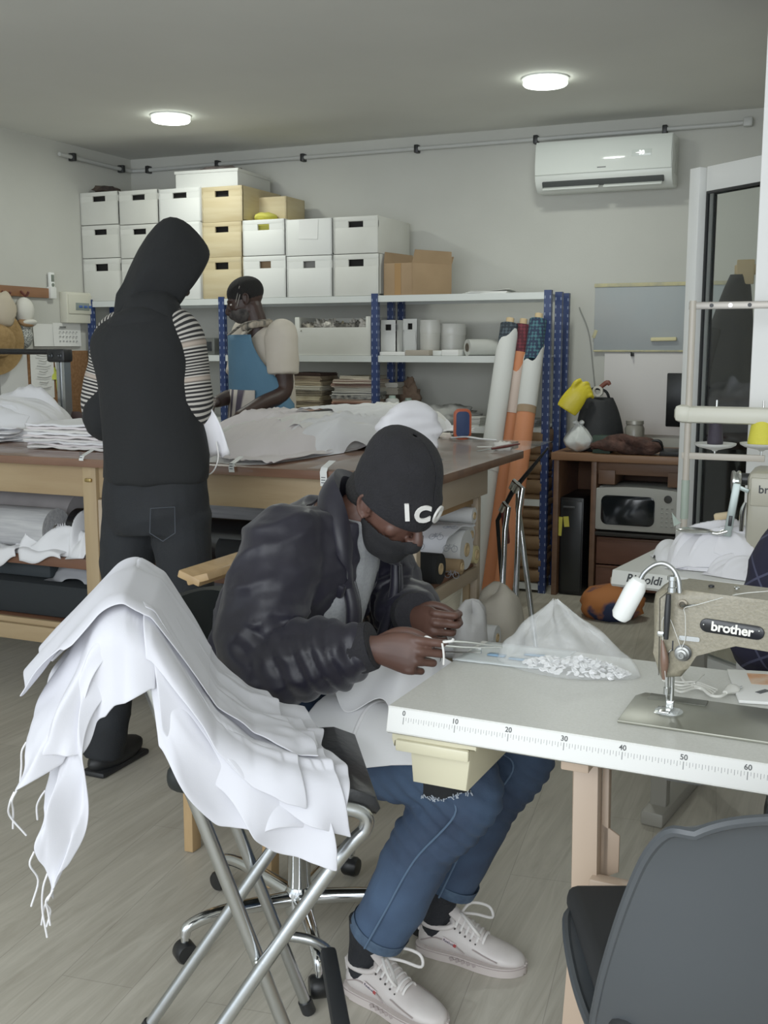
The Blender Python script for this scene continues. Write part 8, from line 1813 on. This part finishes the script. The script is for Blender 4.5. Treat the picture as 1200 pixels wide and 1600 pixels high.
def seat_sheet(k, a0, a1, q0, q1, seed, tilt=0.0, fold=.012, endw=.03):
    """cloth lying from the stool back over the seat, its near part hanging over the seat edge"""
    ta = [-.06, 0, .045, .09, .14, .20, .28, .36, .415, .45, .52]; tz = [.935, .985, .955, .875, .785, .735, .705, .695, .69, .672, .60]
    nu, nv = 64, 60; P = np.zeros((nv, nu, 3)); lift = .006+.0065*k
    for i in range(nv):
        u = i/(nv-1)
        for j in range(nu):
            v = j/(nu-1); a = a0+(a1-a0)*u; qa, qb = np.interp(u, np.linspace(0, 1, len(q0)), q0), np.interp(u, np.linspace(0, 1, len(q1)), q1)
            q = qa+(qb-qa)*v; a += tilt*(q-.1)+endw*nz((v*3, u, seed), 1, seed)*u; z = float(np.interp(a, ta, tz))+lift
            ridge = (1-abs(2*nz((q*11+a*5, a*2.5-q*1.5, seed*1.7), 1, seed)))
            edge = .165+.012*k*.4; hang = max(0, q-edge)
            if hang > 0:
                r = .035; t = min(hang/r, PI/2); w = edge+r*math.sin(t); z -= r*(1-math.cos(t))+max(0, hang-r*PI/2); amp = fold*min(1, hang*7)
                w += amp*math.sin(a*44+seed*2+hang*5)+.010*hang/.1; a += amp*.7*math.cos(a*44+seed)
            else: w = q
            rise = .012*ridge*(1 if hang <= 0 else .5)
            P[i, j] = np.array([B0.x, B0.y, 0])+fa_*(a+rise*.35)+wa_*(w+(rise if hang > 0 else 0))+np.array([0, 0, z+(rise if hang <= 0 else 0)+.004*nz((a*30, q*30, 2), 1, seed+2)])
    return P
sspec = [(0, .015, .34, (-.15, -.15), (.36, .33, .27, .25), 11, .10, 'white cloth lying flat on the stool seat under the fanned pieces'),
         (1, .02, .28, (-.12, -.10), (.31, .28, .33, .34), 12, .20, 'white cloth whose corner hangs lowest over the near edge of the stool seat'),
         (2, .02, .32, (-.10, -.06), (.20, .22, .27, .30), 13, .25, 'white cloth fanned out toward the front corner of the stool seat'),
         (3, .02, .27, (-.10, -.12), (.25, .23, .25, .26), 14, .12, 'white cloth running from the stool back down over the fanned pieces'),
         (4, .015, .29, (-.16, -.14), (.17, .15, .15, .17), 15, .22, 'uppermost white cloth lying along the far half of the stool seat')]
m_pile = mat('white polyester cotton', 'c9c9d0', .85, sheen=.1, bump=.03, bs=400)
piles = []; PR = []
for k, af, Lr, stp, q0, q1, seed, cr, lab in rspec:
    X = rear_sheet(k, af, Lr, stp, q0, q1, seed, crumple=cr); PR.append(X); piles.append(onemesh('draped_cloth', clothmesh('draped_cloth', X, m_pile, .0022, 1), lab, 'cloth'))
for k, a0, a1, q0, q1, seed, tl, lab in sspec:
    piles.append(onemesh('draped_cloth', clothmesh('draped_cloth', seat_sheet(k, a0, a1, q0, q1, seed, tl), m_pile, .0022, 1), lab, 'cloth'))
# frayed threads at the lower left corner of the pile
m_thread = mat('white frayed thread', 'd9d8da', .8); rs = random.Random(12)
for k in range(11):
    X = PR[0 if k < 8 else 1]; p = V(X[-1, 71-int(k % 8*7)]) if k % 3 else V(X[-1-rs.randrange(12), 71]); L_ = rs.uniform(.04, .12); sx_ = rs.uniform(-.03, .01)
    part('frayed_thread', MB().tube([p, p-fV*.008+V((0, 0, -.2*L_)), p-fV*rs.uniform(.0, .02)+wV*sx_+V((0, 0, -.55*L_)), p-fV*rs.uniform(-.01, .03)+wV*sx_*1.5+V((0, 0, -L_))], .0017, n=6, sm=5), m_thread, piles[0 if k < 8 else 1])
# cloth being finished on the lap
cols = [c_capsule(hipR+V((-.05, 0, .0)), knR+V((.0, 0, .01)), .112), c_capsule(hipL+V((-.05, 0, 0)), knL+V((.0, 0, .01)), .112), c_capsule(V((-1.2, 2.1, .52)), V((-1.2, 2.34, .52)), .12), c_capsule(V((-1.19, 2.22, .6)), V((-1.15, 2.23, .95)), .165), c_capsule(elR, wrR, .085), c_plane(.05)]
nu, nv = 48, 44; P = np.zeros((nv, nu, 3)); Rr = np.zeros((nv, nu, 3)); rg = np.random.RandomState(9)
for i in range(nv):
    for j in range(nu):
        u, v = j/(nu-1), i/(nv-1); P[i, j] = (-1.06+.30*u, 1.955+.43*v, .70+.02*math.sin(u*19+v*4)+.02*math.sin(v*17+u*3)); Rr[i, j] = (.42*u, .56*v, 0)
P += rg.normal(0, .003, P.shape)
X = drape(P, cols, steps=60, iters=12, rest=Rr, fric=.85, bend=.12, damp=.94)
one_ = onemesh('lap_cloth', clothmesh('lap_cloth', X, m_cloth, .0022, 1), 'white cloth lying over the lap of the seated person', 'cloth')
# cloth end lifted to the hands
P = []
for i in range(26):
    f = i/25; c = V((-.93+.07*f, 2.03+.12*f, .665+.10*f**1.3)); w = .15-.05*f; P.append([c+V((.75, -.1, -.12)).normalized()*(w*u)+V((0, .02*math.sin(u*7+f*5), .022*math.sin(u*6+f*3)*(1-.5*f))) for u in np.linspace(-1, 1, 26)])
onemesh('lap_cloth', clothmesh('lap_cloth', np.array(P, float), m_cloth, .0022, 1), 'white cloth end gathered up toward the hands of the seated person', 'cloth')

# loose layers on the heaps of the cutting table
hc0 = (mid_heap.x-.06, mid_heap.y-.02, TZ+.001); HL, HW = d_len*.60, .30
for q, (ur, vr, sd, m, sk, H_, lab) in enumerate([((-.98, -.1), (-.98, .2), 3, m_cloth3, .15, .125, 'pinkish white layer at the left end of the long fabric heap'), ((-.55, .35), (-.99, -.1), 7, m_cloth2, .05, .135, 'off white layer draped along the front of the long fabric heap'), ((-.15, .8), (-.85, .35), 12, m_cloth, -.12, .145, 'white layer with long folds across the middle of the long heap'), ((.3, .99), (-.98, -.2), 17, m_clothb, .1, .135, 'bright white layer at the front right of the long fabric heap')]):
    roverlay(hc0, HL, HW, ang_heap, H_, ur, vr, sd, m, 'fabric_piece', lab, 'fabric', n=(90, 46), skew=sk, amp=.016, dirf=.15)
hl0 = (c0_heap.x-.05, c0_heap.y+.02, TZ+.001)
for ur, vr, sd, H_, lab in (((-.6, .75), (-.98, .0), 4, .165, 'white layer folded over the front of the left fabric heap'), ((.0, .98), (-.6, .6), 9, .18, 'white layer on the right shoulder of the left fabric heap')):
    roverlay(hl0, .32, .26, .1, H_, ur, vr, sd, m_cloth, 'fabric_piece', lab, 'fabric', n=(70, 46), amp=.018, dirf=.6)
